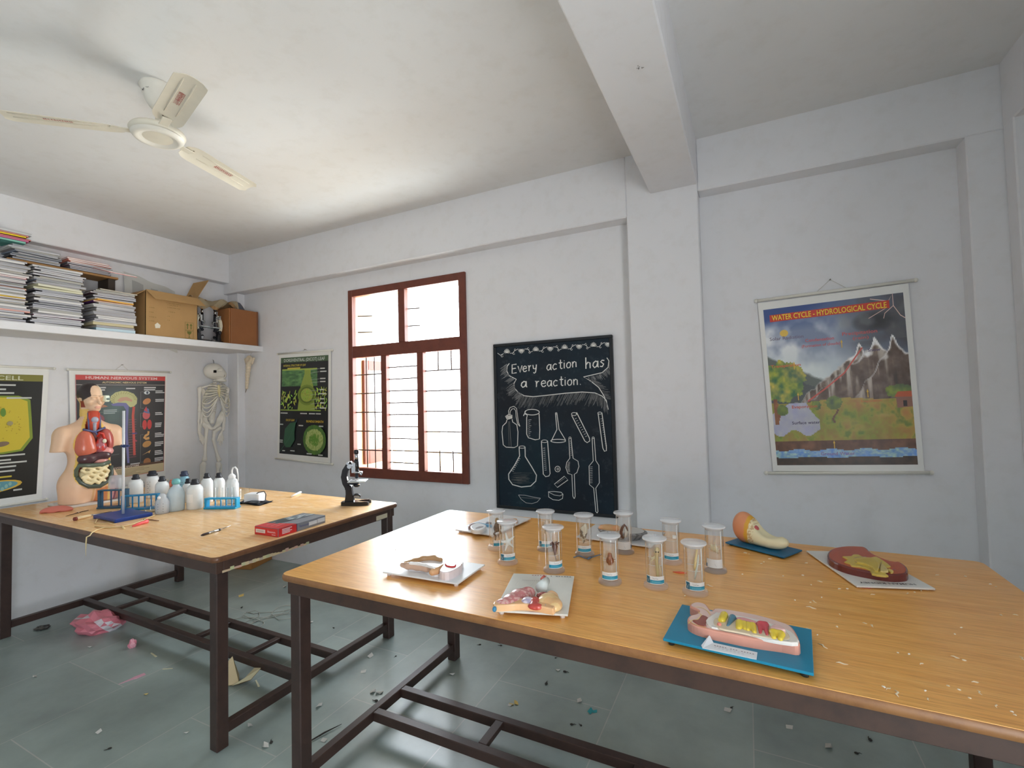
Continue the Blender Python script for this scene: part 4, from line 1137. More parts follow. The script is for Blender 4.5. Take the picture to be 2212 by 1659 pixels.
# tilted test tubes
ch([(730, 740), (842, 958), (862, 972), (884, 958), (882, 935), (772, 714)], 7); ch(arc(750, 728, 22, 13, 0, 360, 14), 5)
for k in range(9): ch([(758+k*11, 770+k*19), (772+k*11, 762+k*19)], 3.5)
ch([(955, 722), (996, 1020), (1010, 1046), (1026, 1040), (1026, 1010), (988, 718)], 7); ch(arc(970, 720, 18, 9, 0, 360, 12), 5)
for k in range(13): ch([(976+k*3.6, 770+k*19), (990+k*3.4, 768+k*19)], 3)
# standing test tube
ch([(472, 962), (488, 1240), (508, 1262), (536, 1256), (546, 1236), (524, 956)], 7); ch(arc(498, 960, 26, 11, 0, 360, 14), 5)
for k in range(12): ch([(486+k*1.2, 1020+k*17), (504+k*1.2, 1018+k*17)], 3.5)
# conical flask
ch([(282, 1010), (286, 1085), (246, 1160), (192, 1240), (194, 1285), (226, 1330), (300, 1350), (380, 1342), (424, 1300), (430, 1250), (390, 1180), (334, 1090), (332, 1008)], 8); ch(arc(307, 1010, 26, 10, 0, 360, 14), 5)
for k in range(26): y = 1225+rr.random()*100; xx = 215+rr.random()*60; ch([(xx, y), (xx+rr.uniform(60, 130), y+rr.uniform(-8, 8))], 2.6, (96, 98, 98))
for k in range(8): ch([(270-k*8, 1106+k*15), (292-k*8, 1110+k*15)], 3.5)
# bulb pipettes
ch([(706, 935), (714, 1105), (688, 1140), (680, 1185), (698, 1235), (732, 1245), (740, 1430), (752, 1450)], 6); ch([(724, 930), (742, 1105), (784, 1130), (792, 1175), (774, 1228), (752, 1242), (760, 1430), (752, 1450)], 6); ch(arc(715, 930, 9, 7, 0, 360, 10), 4)
for k in range(8): ch([(716+k, 960+k*17), (728+k, 958+k*17)], 3)
for k in range(9): ch([(688+abs(k-4)*3, 1140+k*10), (712+abs(k-4), 1138+k*10)], 3)
ch([(904, 935), (914, 1128), (878, 1172), (882, 1330), (918, 1360), (936, 1560), (948, 1572)], 6); ch([(922, 930), (936, 1125), (962, 1165), (966, 1315), (936, 1360), (954, 1560), (948, 1572)], 6); ch(arc(913, 930, 9, 7, 0, 360, 10), 4)
for k in range(10): ch([(884, 1180+k*15), (908, 1178+k*15)], 3)
# bead, slide, dishes
ch(arc(610, 1197, 22, 24, 0, 360, 18), 6); ch(arc(612, 1197, 8, 9, 0, 360, 10), 5); ch([(582, 1326), (668, 1258), (698, 1290), (608, 1354)], 6, CH, True); ch([(606, 1322), (672, 1274)], 4, (140, 140, 140))
ch([(532, 1390), (534, 1435), (570, 1458), (620, 1464), (652, 1448), (656, 1412), (640, 1395), (580, 1388)], 5, CH, True); ch([(534, 1394), (580, 1418), (630, 1426), (656, 1412)], 4)
ch([(276, 1418), (300, 1455), (340, 1485), (390, 1492), (436, 1478), (464, 1446)], 4, (196, 196, 196)); ch([(276, 1418), (330, 1420), (400, 1436), (464, 1446)], 4, (196, 196, 196)); ch([(300, 1440), (380, 1446), (450, 1452)], 3, (130, 130, 130))
obj('chalk_drawings', A_.b, MATTE(), bb)

# scuff on the underside of the cross beam
A_ = Art(lambda x, y, l: on_z(1383+x, 145+y, 2.848)+Vector((0, 0, -l)), .0006); rr = random.Random(6)
for k in range(9):
    x, y = rr.uniform(-7, 7), rr.uniform(-4, 4); A_.line([(x, y), (x+rr.uniform(-6, 6), y+rr.uniform(-4, 4))], 1.1, (110, 106, 102))
mk = obj('scuff_mark', A_.b, MATTE(), cross_beam); mk['kind'] = 'structure'
# ------------------------------------------------------------------ things on the left table
def vnorm(a): a = Vector(a); a.normalize(); return a
def tpt(px, py, dz=0.0): return on_z(px, py, TZ+dz)

# --- anatomical torso (local frame: front is -y, x to the viewer's right)
TB = Vector((0.625, -1.505, TZ))
torso = thing('torso_model', 'life-size anatomical human torso model with open chest and belly', 'anatomical model', TB, math.radians(84))
q = B((226, 224, 220)); q.box((-0.185, -0.135, 0.0), (0.185, 0.15, 0.014), .003); obj('base_board', q, SATIN(), torso)
Z0 = 0.014
def cav(p):
    p = p*np.array([1/1.0, 1, 1])
    a = s_ell(p, (0.010, -0.135, 0.425), (0.122, 0.098, 0.115)); b_ = s_ell(p, (0.010, -0.140, 0.255), (0.124, 0.100, 0.125))
    c = smin(a, b_, 0.05)
    n = s_cap(p, (0.0, -0.085, 0.50), (0.004, -0.075, 0.66), 0.046, 0.040)
    return smin(c, n, 0.02)
def torso_body(p):
    p0, p = p, p*np.array([1/.77, 1, 1])
    d = s_ell(p, (0, 0.0, .435), (.170, .112, .155))
    d = smin(d, s_ell(p, (0, -.004, .30), (.148, .102, .15)), .06)
    d = smin(d, s_ell(p, (0, .012, .145), (.212, .128, .15)), .07)
    for s in (-1, 1):
        d = smin(d, s_cap(p, (s*.108, .005, .13), (s*.112, .0, -.06), .108, .100), .03)
        d = smin(d, s_cap(p, (s*.06, .012, .545), (s*.185, .01, .492), .048, .062), .05)
        arm = s_cap(p, (s*.190, .008, .482), (s*.225, .0, .33), .066, .060)
        arm = np.maximum(arm, (0.392+s*0.01+(np.abs(p[:, 0])-.2)*.0)-p[:, 2])
        d = smin(d, arm, .035)
    d = smin(d, s_cap(p, (0, .012, .52), (.004, .012, .70), .068, .056), .05)
    d = np.maximum(d, Z0-p[:, 2]); d = np.maximum(d, p[:, 2]-.70)
    d = smax(d, -cav(p0), .006)
    return d
def torso_col(v):
    c = np.tile(np.array([238., 198., 164.]), (len(v), 1))
    d = cav(v)
    inside = d < 0.0035
    c[(d < 0.022)] = (240, 198, 96)
    c[inside] = (150, 62, 50)
    x, y, z = v.T
    rib = inside & (x > .08) & (z > .33) & (z < .53)
    c[rib & (np.sin(z*150) > .1)] = (206, 150, 96)
    lo = (z < .125-(.10-x)*.25) & (x > .0) & (y < .02) & (d > .012)
    c[lo & (x > .005) & (x < .075)] = (222, 146, 96)
    c[lo & (x >= .075) & (x < .095)] = (240, 204, 120)
    pk = (x >= .088) & (z < .20-(x-.10)*.5) & (y < .0) & (d > .006)
    c[pk] = (220, 164, 164)
    c[pk & ((np.abs(x-.12-.25*(z-.05)) < .007) | (np.abs(x-.15+.35*(z-.09)) < .006) | (np.abs(z-.135) < .008) & (x < .16))] = (150, 96, 120)
    c[(z > .02) & (x < -.0) & (x > -.012) & (z < .12) & (y < 0)] = (226, 180, 130)
    return c
obj('body', sdf_mesh('body', torso_body, (-.34, -.17, -.0), (.34, .17, .72), .0062, colf=torso_col), SATIN(), torso)
def organ(name, f, lo, hi, h, col, mat=None, colf=None, label=None):
    o = obj(name, sdf_mesh(name, f, lo, hi, h, col, colf), mat or GLOSS(), torso, label=label)
    o.scale = (.84, 1, 1)
    return o
organ('right_lung', lambda p: np.maximum(smin(s_ell(p, (-.055, -.082, .43), (.066, .040, .098)), s_ell(p, (-.045, -.085, .39), (.072, .036, .05)), .03), .353-p[:, 2]+.25*(p[:, 0]+.05)), (-.14, -.14, .32), (.05, -.02, .55), .0055, (204, 108, 84))
organ('left_lung', lambda p: smax(s_ell(p, (.082, -.072, .435), (.060, .036, .098)), -s_ell(p, (.052, -.105, .41), (.046, .04, .055)), .006), (.0, -.14, .32), (.16, -.02, .55), .0055, (184, 92, 84))
organ('heart', lambda p: smin(s_ell(p, (.042, -.096, .405), (.042, .028, .045)), s_cap(p, (.03, -.1, .44), (.045, -.1, .46), .016, .014), .015), (-.02, -.14, .34), (.1, -.05, .48), .005, (174, 92, 100),
      colf=lambda v: np.where((fbm(v[:, 0]*60, v[:, 2]*60)[:, None] > .58), np.array([[206., 70, 62]]), np.array([[176., 104, 112]])))
q = B((206, 62, 50)); q.tube([(.02, -.1, .48), (.03, -.112, .505), (.052, -.112, .498), (.06, -.108, .47), (.075, -.1, .45)], .011, 8); obj('aorta', q, GLOSS(), torso).scale = (.84, 1, 1)
q = B((232, 224, 200)); q.ell((.05, -.122, .445), (.013, .008, .016), 10); obj('valve', q, GLOSS(), torso)
q = B((96, 100, 140)); q.tube([(-.075, -.085, .535), (-.04, -.098, .525), (.0, -.102, .512), (.04, -.098, .528), (.075, -.085, .54)], .0075, 7)
q.tube([(0, -.1, .515), (.02, -.104, .49)], .008, 7); q.tube([(-.035, -.09, .53), (-.036, -.083, .60), (-.034, -.07, .65)], .0065, 7); q.tube([(.04, -.09, .53), (.043, -.083, .60), (.04, -.07, .65)], .0065, 7); obj('blue_veins', q, GLOSS(), torso).scale = (.84, 1, 1)
q = B((206, 84, 62)); q.tube([(-.003, -.07, .52), (0, -.07, .58), (.003, -.062, .66)], [.030, .034, .032], 14); q.tube([(-.028, -.085, .54), (-.026, -.082, .65)], .006, 6); q.tube([(.03, -.085, .54), (.03, -.08, .65)], .006, 6); obj('neck_muscles', q, GLOSS(), torso)
q = B((168, 170, 184)); q.ell((.002, -.098, .600), (.022, .010, .022), 12); q.tube([(0, -.102, .58), (0, -.1, .52)], .010, 8); obj('larynx', q, GLOSS(), torso)
organ('diaphragm', lambda p: s_ell(p, (.075, -.085, .368), (.062, .030, .034)), (0, -.13, .32), (.15, -.03, .42), .005, (228, 158, 152))
organ('liver', lambda p: smin(s_ell(p, (-.045, -.096, .325), (.068, .034, .040)), s_ell(p, (.06, -.098, .342), (.058, .028, .032)), .03), (-.13, -.15, .26), (.14, -.04, .40), .005, (82, 56, 60))
organ('stomach', lambda p: s_ell(p, (.045, -.092, .302), (.055, .028, .020)), (-.03, -.14, .26), (.12, -.04, .34), .005, (212, 146, 136))
q = B((98, 108, 92)); q.tube([(-.108, -.075, .19), (-.112, -.085, .25), (-.100, -.105, .285), (-.03, -.123, .278), (.04, -.123, .276), (.10, -.108, .290)], .0155, 10); obj('transverse_colon', q, GLOSS(), torso).scale = (.84, 1, 1)
q = B((84, 92, 82)); q.tube([(.115, -.09, .26), (.122, -.085, .20), (.095, -.105, .155), (.03, -.115, .125), (-.04, -.115, .132), (-.09, -.10, .165), (-.108, -.085, .20)], .0165, 10); obj('lower_colon', q, GLOSS(), torso).scale = (.84, 1, 1)
rr = random.Random(21)
def gut(p):
    return d_gut(p)
paths = []
for row in range(5):
    z = .262-row*.026; w = .092-.010*abs(row-1.4)
    pts = []
    for k in range(9):
        x = -w+2*w*k/8+.006; pts.append((x, -.118+.02*(x/.1)**2+rr.uniform(-.004, .004), z+.011*math.sin(k*1.9+row*2)+rr.uniform(-.004, .004)))
    paths.append(pts)
def d_gut(p):
    d = s_ell(p, (.006, -.068, .205), (.100, .036, .080))
    for pts in paths:
        for a, b_ in zip(pts[:-1], pts[1:]): d = np.minimum(d, s_cap(p, a, b_, .0125))
    return d
organ('small_intestine', d_gut, (-.13, -.15, .10), (.14, -.03, .30), .0045, (238, 220, 172))
for k in range(9):
    q = B((232, 196, 150)); q.ell((.118+.012*math.sin(k*.4), -.075, .34+k*.022), (.008, .010, .008), 8); obj('rib_end', q, SATIN(), torso).scale = (.84, 1, 1)
# head, turned a little to the viewer's right
HD = bpy.data.objects.new('head', None); COL.objects.link(HD); HD.parent = torso; HD.location = (.002, -.005, .665); HD.rotation_euler = (0, 0, math.radians(14))
def skull(p):
    p = p*np.array([1.12, 1, .93])
    d = s_ell(p, (0, .012, .112), (.071, .092, .078))
    d = smin(d, s_ell(p, (0, -.028, .058), (.054, .058, .062)), .03)
    d = smin(d, s_ell(p, (0, -.055, .012), (.030, .026, .022)), .025)             # chin
    d = smin(d, s_cap(p, (0, -.083, .078), (0, -.104, .050), .008, .012), .012)    # nose
    d = smin(d, s_ell(p, (0, -.080, .026), (.022, .010, .006)), .006)              # lips
    d = smin(d, s_ell(p, (0, -.080, .017), (.018, .010, .006)), .006)
    for s in (-1, 1):
        d = smax(d, -s_ell(p, (s*.028, -.092, .080), (.018, .016, .011)), .010)    # eye sockets
        d = smin(d, s_ell(p, (s*.028, -.074, .078), (.014, .012, .009)), .004)     # eyelids
        d = smin(d, s_cap(p, (s*.012, -.092, .094), (s*.045, -.080, .094), .006), .012)
        d = smin(d, s_ell(p, (s*.044, -.055, .056), (.016, .022, .014)), .02)
    d = smin(d, s_cap(p, (0, .02, .03), (0, .015, -.02), .052, .056), .02)
    return d
def head_col(v):
    x, y, z = (v*np.array([1.12, 1, .93])).T
    c = np.tile(np.array([238., 200., 166.]), (len(v), 1))
    hair = (z > .088+.55*(y+.055)*-1*(y < -.01)) & (y > -.055+.3*(z-.15)) & (z > .055-.2*y) & (x < .022)
    c[hair] = (54, 42, 42)
    c[(z > .10) & (x >= .022)] = (240, 222, 190)
    c[(np.abs(z-.0215) < .0022) & (np.abs(x) < .021) & (y < -.07)] = (206, 132, 112)
    c[(np.abs(z-.0225) < .008) & (np.abs(x) < .022) & (y < -.083)] = (224, 164, 142)
    c[(x < -.048) & (np.abs(z-.045) < .022) & (np.abs(y-.0) < .022)] = (150, 56, 44)
    c[(x < -.04) & (y > .02) & (z < .07)] = (226, 190, 120)
    c[(np.abs(x) > .036) & (z < .012)] = (236, 196, 110)
    return c
obj('face', sdf_mesh('face', skull, (-.09, -.13, -.05), (.09, .12, .205), .0042, colf=head_col), SATIN(), HD)
q = B((226, 236, 214)); q.box((.030, -.108, .062), (.064, -.06, .110), .006); q.color((120, 140, 130)); q.ell((.05, -.112, .083), (.013, .006, .009), 10); obj('eye_block', q, GLOSS(), HD)
q = B((234, 188, 140)); q.ell((.068, .012, .05), (.010, .022, .03), 12); obj('ear', q, SATIN(), HD)

# --- red organ piece lying beside the torso
a, c = tpt(86, 1109), tpt(158, 1102)
mid = (a+c)/2; ang = math.atan2((c-a).y, (c-a).x); Ln = (c-a).length
t = thing('organ_piece', 'loose salmon-red organ half lying on the table by the torso', 'anatomical piece', (mid.x, mid.y, TZ), ang)
def lungpiece(p): return smax(s_ell(p, (0, 0, .004), (Ln*.52, .035, .036)), -p[:, 2]+.002*np.sin(p[:, 0]*90)+.0005, .006)
obj('flesh', sdf_mesh('organ_piece', lungpiece, (-Ln*.6, -.07, -.01), (Ln*.6, .07, .06), .006, (214, 122, 106)), SATIN(), t)

# --- retort stand
c0 = [tpt(*p, .012) for p in ((218, 1117), (267, 1127), (316, 1110), (262, 1100))]
cen = sum(c0, Vector())/4
t = thing('retort_stand', 'retort stand with thin steel rod on a blue metal base', 'lab stand', (cen.x, cen.y, TZ), math.atan2((c0[1]-c0[0]).y, (c0[1]-c0[0]).x))
w, d = (c0[1]-c0[0]).length/2, (c0[2]-c0[1]).length/2
q = B((34, 64, 140)); q.box((-w, -d, .004), (w, d, .022), .004); q.box((-w, -d, 0), (-w+.02, d, .006), .002); q.box((w-.02, -d, 0), (w, d, .006), .002); obj('base', q, vmat('hammered_enamel', .35, bump=.3, bscale=90), t)
q = B((214, 216, 218)); q.cyl((0, .0, .02), (0, 0, .66), .0072, n=12); obj('rod', q, SATIN(), t)
q = B((40, 60, 110)); q.cyl((-.02, 0, .44), (.02, 0, .44), .010, n=10); q.cyl((.02, 0, .44), (.07, .0, .443), .006, n=8); q.cyl((-.02, 0, .44), (-.035, 0, .44), .005, n=8); obj('clamp', q, SATIN(), t)

# --- test tube racks
M_TUBE = pane_glass('test_tube_glass', (.93, .97, .98), 1.6)
def tube_rack(label, px, py, ang, col, n, pitch, h, dark=False, tubes=()):
    o = tpt(px, py)
    t = thing('test_tube_rack', label, 'test tube rack', o, ang)
    L = pitch*n+.03
    q = B(col); q.box((-L/2, -.03, 0), (L/2, .03, .012), .003); obj('base_plate', q, SATIN(), t)
    q = B(col); q.box((-L/2, -.022, h-.008), (L/2, .022, h), .002); obj('top_plate', q, SATIN(), t)
    q = B(col); q.box((-L/2, -.018, h*.52), (L/2, .018, h*.52+.005), .001); obj('middle_plate', q, SATIN(), t) if False else None
    for s in (-1, 1):
        q = B(col); q.box((s*(L/2-.006)-.006, -.02, .01), (s*(L/2-.006)+.006, .02, h-.006), .002); obj('end_post', q, SATIN(), t)
    for k in range(n-1):
        x = -L/2+.015+pitch*(k+1)
        q = B(col); q.box((x-.0035, .010, .01), (x+.0035, .018, h-.006), .001); obj('divider', q, SATIN(), t)
    for k in tubes:
        x = -L/2+.015+pitch*(k+.5)
        tt = thing('test_tube', 'empty glass test tube standing in the bright cyan rack', 'test tube', t.matrix_basis @ Vector((x, 0, .014)), ang, 'test tubes in the cyan rack')
        q = B((255, 255, 255)); q.lathe([(.0, .0), (.006, .002), (.0085, .008), (.0085, .118), (.0105, .122)], 14, capt=False); obj('glass', q, M_TUBE, tt)
    return t
CY = (0, 150, 196)
tube_rack('bright cyan test tube rack at the front, right of the white bottles', 480, 1098, math.radians(23), (16, 158, 206), 5, .038, .070, tubes=(1, 2, 3, 4))
tube_rack('blue test tube rack in front of the left-hand white bottles', 304, 1100, math.radians(40), (28, 128, 176), 5, .036, .098)
tube_rack('dark teal test tube rack behind the steel rod of the stand', 245, 1097, math.radians(30), (44, 84, 110), 3, .05, .125)
oo = tpt(250, 1093)
t = thing('plastic_cup', 'cloudy clear plastic cup standing upside down on the dark teal rack', 'cup', (oo.x, oo.y, TZ+.1255))
M_CLOUD = None
def cloudy(name, col, alpha, rough=.35):
    mt, nt, bs, tc = nodes_of(name)
    n = noise_n(nt, tc.outputs['Object'], 20, 3); r = ramp(nt, [(0.3, tuple(int(v*.96) for v in col)), (.7, col)]); nt.links.new(n.outputs['Fac'], r.inputs[0])
    nt.links.new(r.outputs[0], bs.inputs['Base Color']); bs.inputs['Alpha'].default_value = alpha; bs.inputs['Roughness'].default_value = rough
    bs.inputs['Subsurface Weight'].default_value = 0.0
    return mt
M_CLOUD = cloudy('cloudy_plastic', (206, 212, 214), .42)
q = B(); q.lathe([(.042, 0), (.040, .05), (.034, .085), (.0, .088)], 20, capb=False); obj('shell', q, M_CLOUD, t)

# --- bottles
M_HDPE = cloudy('milky_plastic', (236, 240, 240), .93, .38); M_HDPE2 = cloudy('bluish_milky_plastic', (206, 224, 234), .86, .34); M_CYL = cloudy('clear_blue_plastic', (150, 205, 226), .8, .3)
def bottle(label, px, py, H, R, body=None, cap=(34, 36, 42), capR=.62, neck=.38, capH=.032, lab=None, ticks=False, shoulder=.22, stopper=False):
    o = tpt(px, py+R/.0062*.35)
    t = thing('reagent_bottle', label, 'bottle', (o.x, o.y, TZ), math.radians(-20))
    hb = H-capH
    q = B((240, 240, 240)); q.lathe([(0, .0), (R*.9, .0), (R, .006), (R, hb*(1-shoulder)), (R*.93, hb*(1-shoulder*.6)), (R*.62, hb*(1-shoulder*.12)), (R*neck, hb), (R*neck, hb+.006)], 28, capb=False); obj('body', q, body or M_HDPE, t)
    q = B(cap); q.lathe([(R*neck*1.45, hb-.004), (R*neck*1.5, hb+.008), (R*neck*1.15, hb+.012), (R*neck*1.05, hb+capH-.004), (R*neck*.9, hb+capH)], 20)
    for k in range(14):
        an = k*2*math.pi/14; q.box((R*neck*1.05*math.cos(an)-.001, R*neck*1.05*math.sin(an)-.001, hb+.012), (R*neck*1.05*math.cos(an)+.001, R*neck*1.05*math.sin(an)+.001, hb+capH-.004))
    obj('cap', q, SATIN(), t)
    if lab:
        A = Art(lambda u, v, l: Vector(((R+l)*math.cos(u), (R+l)*math.sin(u), v)), .0006)
        for k in range(10): A.rect(-1.4+k*.1, hb*.30, -1.4+(k+1)*.1, hb*.62, (238, 238, 236)); A.l = .0006
        A.up(); A.rect(-1.3, hb*.50, -.6, hb*.54, lab); A.rect(-1.3, hb*.40, -.8, hb*.43, (150, 156, 160)); A.rect(-1.3, hb*.34, -.7, hb*.36, lab); obj('label', A.b, PRINT(), t)
    if ticks:
        A = Art(lambda u, v, l: Vector(((R+l)*math.cos(u), (R+l)*math.sin(u), v)), .0006)
        for k in range(7): A.rect(-.9, hb*(.18+.09*k), -.9+(.5 if k % 2 == 0 else .3), hb*(.18+.09*k)+.0025, (60, 66, 74))
        obj('graduations', A.b, PRINT(), t)
    return t
bottle('white plastic bottle with black cap standing behind the blue rack, leftmost of the bottles', 293, 1083, .20, .044)
bottle('white graduated plastic bottle with a wide black cap, second bottle from the left', 329, 1072, .20, .045, cap=(30, 34, 44), neck=.5, ticks=True)
bottle('white plastic bottle with black cap right behind the small graduated bottle', 350, 1087, .195, .041)
bottle('tall cyan graduated plastic bottle with dark cap at the back of the bottles', 398, 1076, .205, .034, body=M_CYL, cap=(44, 54, 80), neck=.55, ticks=True)
bottle('white plastic bottle with low black cap half hidden behind the labelled bottle', 406, 1082, .165, .034)
bottle('cream plastic bottle with black cap and a grey label at the front of the row', 421, 1096, .195, .047, lab=(120, 124, 130))
bottle('white plastic bottle with black cap and dark printed band behind the cyan rack', 447, 1083, .205, .038, lab=(70, 74, 84))
bottle('white plastic bottle with black cap next to the wash bottle, behind the cyan rack', 473, 1078, .195, .038)
# spray bottle with flip top
o = tpt(373, 1104)
t = thing('squeeze_bottle', 'large cloudy bluish squeeze bottle with a teal and orange top', 'bottle', (o.x, o.y+.02, TZ))
q = B(); q.lathe([(0, 0), (.045, 0), (.049, .006), (.049, .112), (.038, .140), (.020, .160), (.017, .178)], 28, capb=False); obj('body', q, M_HDPE2, t)
q = B((110, 176, 176)); q.lathe([(.022, .172), (.024, .178), (.024, .196), (.014, .206), (0, .208)], 18); obj('top', q, SATIN(), t)
q = B((206, 112, 84)); q.tube([(-.012, -.012, .178), (-.026, -.016, .192), (-.03, -.016, .176), (-.022, -.018, .155)], [.009, .011, .010, .007], 8); obj('trigger', q, SATIN(), t)
# small graduated bottle and conical flask in front
o = tpt(344, 1110)
t = thing('graduated_bottle', 'small clear graduated bottle with black marks, in front of the bottles', 'bottle', (o.x, o.y+.018, TZ))
q = B(); q.lathe([(0, 0), (.036, 0), (.0385, .005), (.0385, .070), (.030, .090), (.022, .100), (.022, .112), (.012, .124), (0, .126)], 24, capb=False); obj('body', q, cloudy('clear_plastic', (222, 230, 238), .62, .25), t)
A = Art(lambda u, v, l: Vector(((.0385+l)*math.cos(u), (.0385+l)*math.sin(u), v)), .0006)
for k in range(4): A.rect(-1.15, .014+k*.016, -.35, .018+k*.016, (40, 46, 56))
obj('graduations', A.b, PRINT(), t)
q = B((236, 238, 238)); q.ell((.02, -.030, .104), .010, 10); obj('stopper_knob', q, SATIN(), t)
o = tpt(325, 1106)
t = thing('conical_flask', 'clear glass conical flask between blue rack and small graduated bottle', 'flask', (o.x, o.y, TZ))
q = B(); q.lathe([(.0, 0), (.034, .0), (.038, .004), (.014, .075), (.012, .1), (.015, .104)], 24, capt=False, capb=False); obj('glass', q, M_TUBE, t)
# wash bottle with bent tube
o = tpt(501, 1086)
t = thing('wash_bottle', 'tall white wash bottle with a bent spout tube', 'bottle', (o.x, o.y, TZ), math.radians(25))
q = B(); q.lathe([(0, 0), (.040, 0), (.043, .006), (.043, .125), (.034, .158), (.020, .168), (.020, .175)], 26, capb=False); obj('body', q, M_HDPE, t)
q = B((240, 242, 242)); q.lathe([(.023, .168), (.024, .185), (.016, .195), (.008, .202)], 18); obj('cap', q, SATIN(), t)
q = B((240, 242, 242)); q.tube([(0, 0, .2), (0, 0, .225), (.008, 0, .243), (.024, 0, .246), (.036, 0, .232), (.042, 0, .20), (.046, 0, .15)], [.006, .006, .006, .006, .0055, .0045, .003], 8); obj('spout_tube', q, SATIN(), t)
o = tpt(525, 1080)
t = thing('glass_beaker', 'small clear glass beaker between wash bottle and white power adapter', 'beaker', (o.x, o.y+.01, TZ))
q = B(); q.lathe([(0, .001), (.029, .001), (.031, .005), (.031, .072), (.034, .076)], 22, capt=False, capb=False); obj('glass', q, M_TUBE, t)

# --- white adapter on a folded black cloth with its lead
o = tpt(549, 1086)
t = thing('folded_cloth', 'folded black cloth lying under the white adapter box', 'cloth', (o.x, o.y, TZ), math.radians(15))
q = B((38, 40, 46))
q.grid(lambda u, v: Vector(((u-.5)*.235, (v-.5)*.13+.02*math.sin(u*5), .004+.005*math.sin(u*9+v*5)**2)), 20, 12); q.grid(lambda u, v: Vector(((.5-u)*.235, (v-.5)*.13+.02*math.sin((1-u)*5), 0.0005)), 20, 12)
obj('fabric', q, MATTE(), t)
t = thing('power_adapter', 'white box-shaped adapter with black lead on the black cloth', 'adapter', (o.x-.004, o.y+.006, TZ+.0095), math.radians(20))
q = B((236, 238, 240)); q.prism(round_rect(-.055, -.042, .055, .042, .012), 0, .052); q.prism(round_rect(-.048, -.036, .048, .036, .010), .052, .056); obj('case', q, SATIN(), t)
q = B((40, 42, 50)); q.tube([(.03, -.02, .056), (.05, -.03, .066), (.085, -.02, .072), (.094, -.015, .05), (.096, -.025, .006), (.09, -.06, .004), (.05, -.075, .004), (-.02, -.072, .006), (-.03, -.06, .004), (.02, -.064, .014), (.07, -.05, .01), (.11, -.02, .004)], .0034, 7); obj('lead', q, SATIN(), t)
# marker
a, c = tpt(631, 1074), tpt(650, 1065)
t = thing('marker_pen', 'white marker lying near the back edge, right of the adapter', 'marker', ((a+c)/2).xy.to_3d()+Vector((0, 0, TZ)), math.atan2((c-a).y, (c-a).x))
L = (c-a).length; q = B((240, 240, 240)); q.cyl((-L/2, 0, .008), (L/2-.01, 0, .008), .008, n=12); obj('barrel', q, SATIN(), t)
q = B((228, 232, 236)); q.cyl((L/2-.01, 0, .008), (L/2, 0, .008), .006, n=12); obj('tip_cap', q, SATIN(), t)
# dissecting needle
a, c = tpt(434, 1159), tpt(499, 1139)
t = thing('dissecting_scalpel', 'small scalpel with black and silver handle lying on the bare table', 'scalpel', (a.x, a.y, TZ+.006), math.atan2((c-a).y, (c-a).x))
L = (c-a).length
q = B((48, 34, 36)); q.tube([(0, 0, 0), (.012, 0, 0), (.04, 0, 0), (.045, 0, 0)], [.002, .006, .006, .0055], 10); obj('grip_end', q, SATIN(), t)
q = B((206, 208, 212)); q.cyl((.045, 0, 0), (.105, 0, 0), .0055, n=10); obj('handle', q, METAL(), t)
q = B((40, 36, 40)); q.cyl((.105, 0, 0), (.114, 0, 0), .006, n=10); obj('collar', q, SATIN(), t)
q = B((180, 182, 188)); q.tube([(.114, 0, 0), (L-.03, 0, .002), (L, 0, .004)], [.0028, .002, .0006], 6); obj('needle', q, METAL(), t)

# --- red and grey cardboard box
P0, P1, P2 = tpt(547, 1155), tpt(601, 1161), tpt(703, 1129)
ex = (P2-P1); ex.z = 0; Lx = ex.length; ey = (P0-P1); Ly = ey.length
t = thing('product_box', 'flat red and grey cardboard box at the right edge of the table', 'box', P1, math.atan2(ex.y, ex.x))
sgn = 1 if ex.cross(ey).z > 0 else -1
Hb_ = .042
q = B((132, 134, 140)); q.box((0, 0 if sgn > 0 else -Ly, .0005), (Lx, Ly if sgn > 0 else 0, Hb_), .001); obj('carton', q, vmat('printed_carton', .4), t)
e = .0012
def artbox(fn): return Art(fn, e, .0002)
A = artbox(lambda u, v, l: Vector((u, v*sgn, Hb_+l)))
A.poly([(0, 0), (Lx*.36, 0), (Lx*.27, Ly*.55), (Lx*.22, Ly), (0, Ly)], (206, 52, 56)); A.up()
A.poly([(Lx*.24, Ly*.55), (Lx*.52, Ly*.50), (Lx*.56, Ly), (Lx*.22, Ly)], (72, 80, 84)); A.poly([(Lx*.5, Ly*.55), (Lx*.8, Ly*.4), (Lx*.72, Ly*.9), (Lx*.55, Ly)], (110, 122, 128)); A.up()
rr = random.Random(9)
for k in range(9): x, y = Lx*rr.uniform(.48, .9), Ly*rr.uniform(.45, .9); A.poly([(x, y), (x+.03, y+.012), (x+.05, y+.002), (x+.02, y-.006)], (196, 204, 206))
for k in range(3): A.rect(.03, Ly*(.3+.2*k), .085, Ly*(.3+.2*k)+.006, (226, 150, 150))
obj('top_print', A.b, PRINT(), t)
A = artbox(lambda u, v, l: Vector((u, -l*sgn, v)))
A.rect(.001, .001, Lx*.36, Hb_-.001, (206, 44, 44)); A.rect(Lx*.36, .001, Lx*.375, Hb_-.001, (70, 70, 96)); A.up()
for k in range(4): A.rect(.022, .011+.007*k, .022+.06*(.8+.2*(k % 2)), .0145+.007*k, (232, 224, 226))
A.text('Systems', Lx*.41, .014, .020, (70, 72, 130), .006) if False else None
for k in range(9): x = Lx*.42+k*.008; A.line([(x, .020), (x+.004, .026+.006*(k == 0)), (x+.006, .018)], .0022, (70, 72, 130))
A.rect(Lx*.62, .012, Lx*.80, .032, (214, 216, 220)); A.rect(Lx*.81, .012, Lx*.98, .034, (206, 210, 214)); obj('side_print', A.b, PRINT(), t)
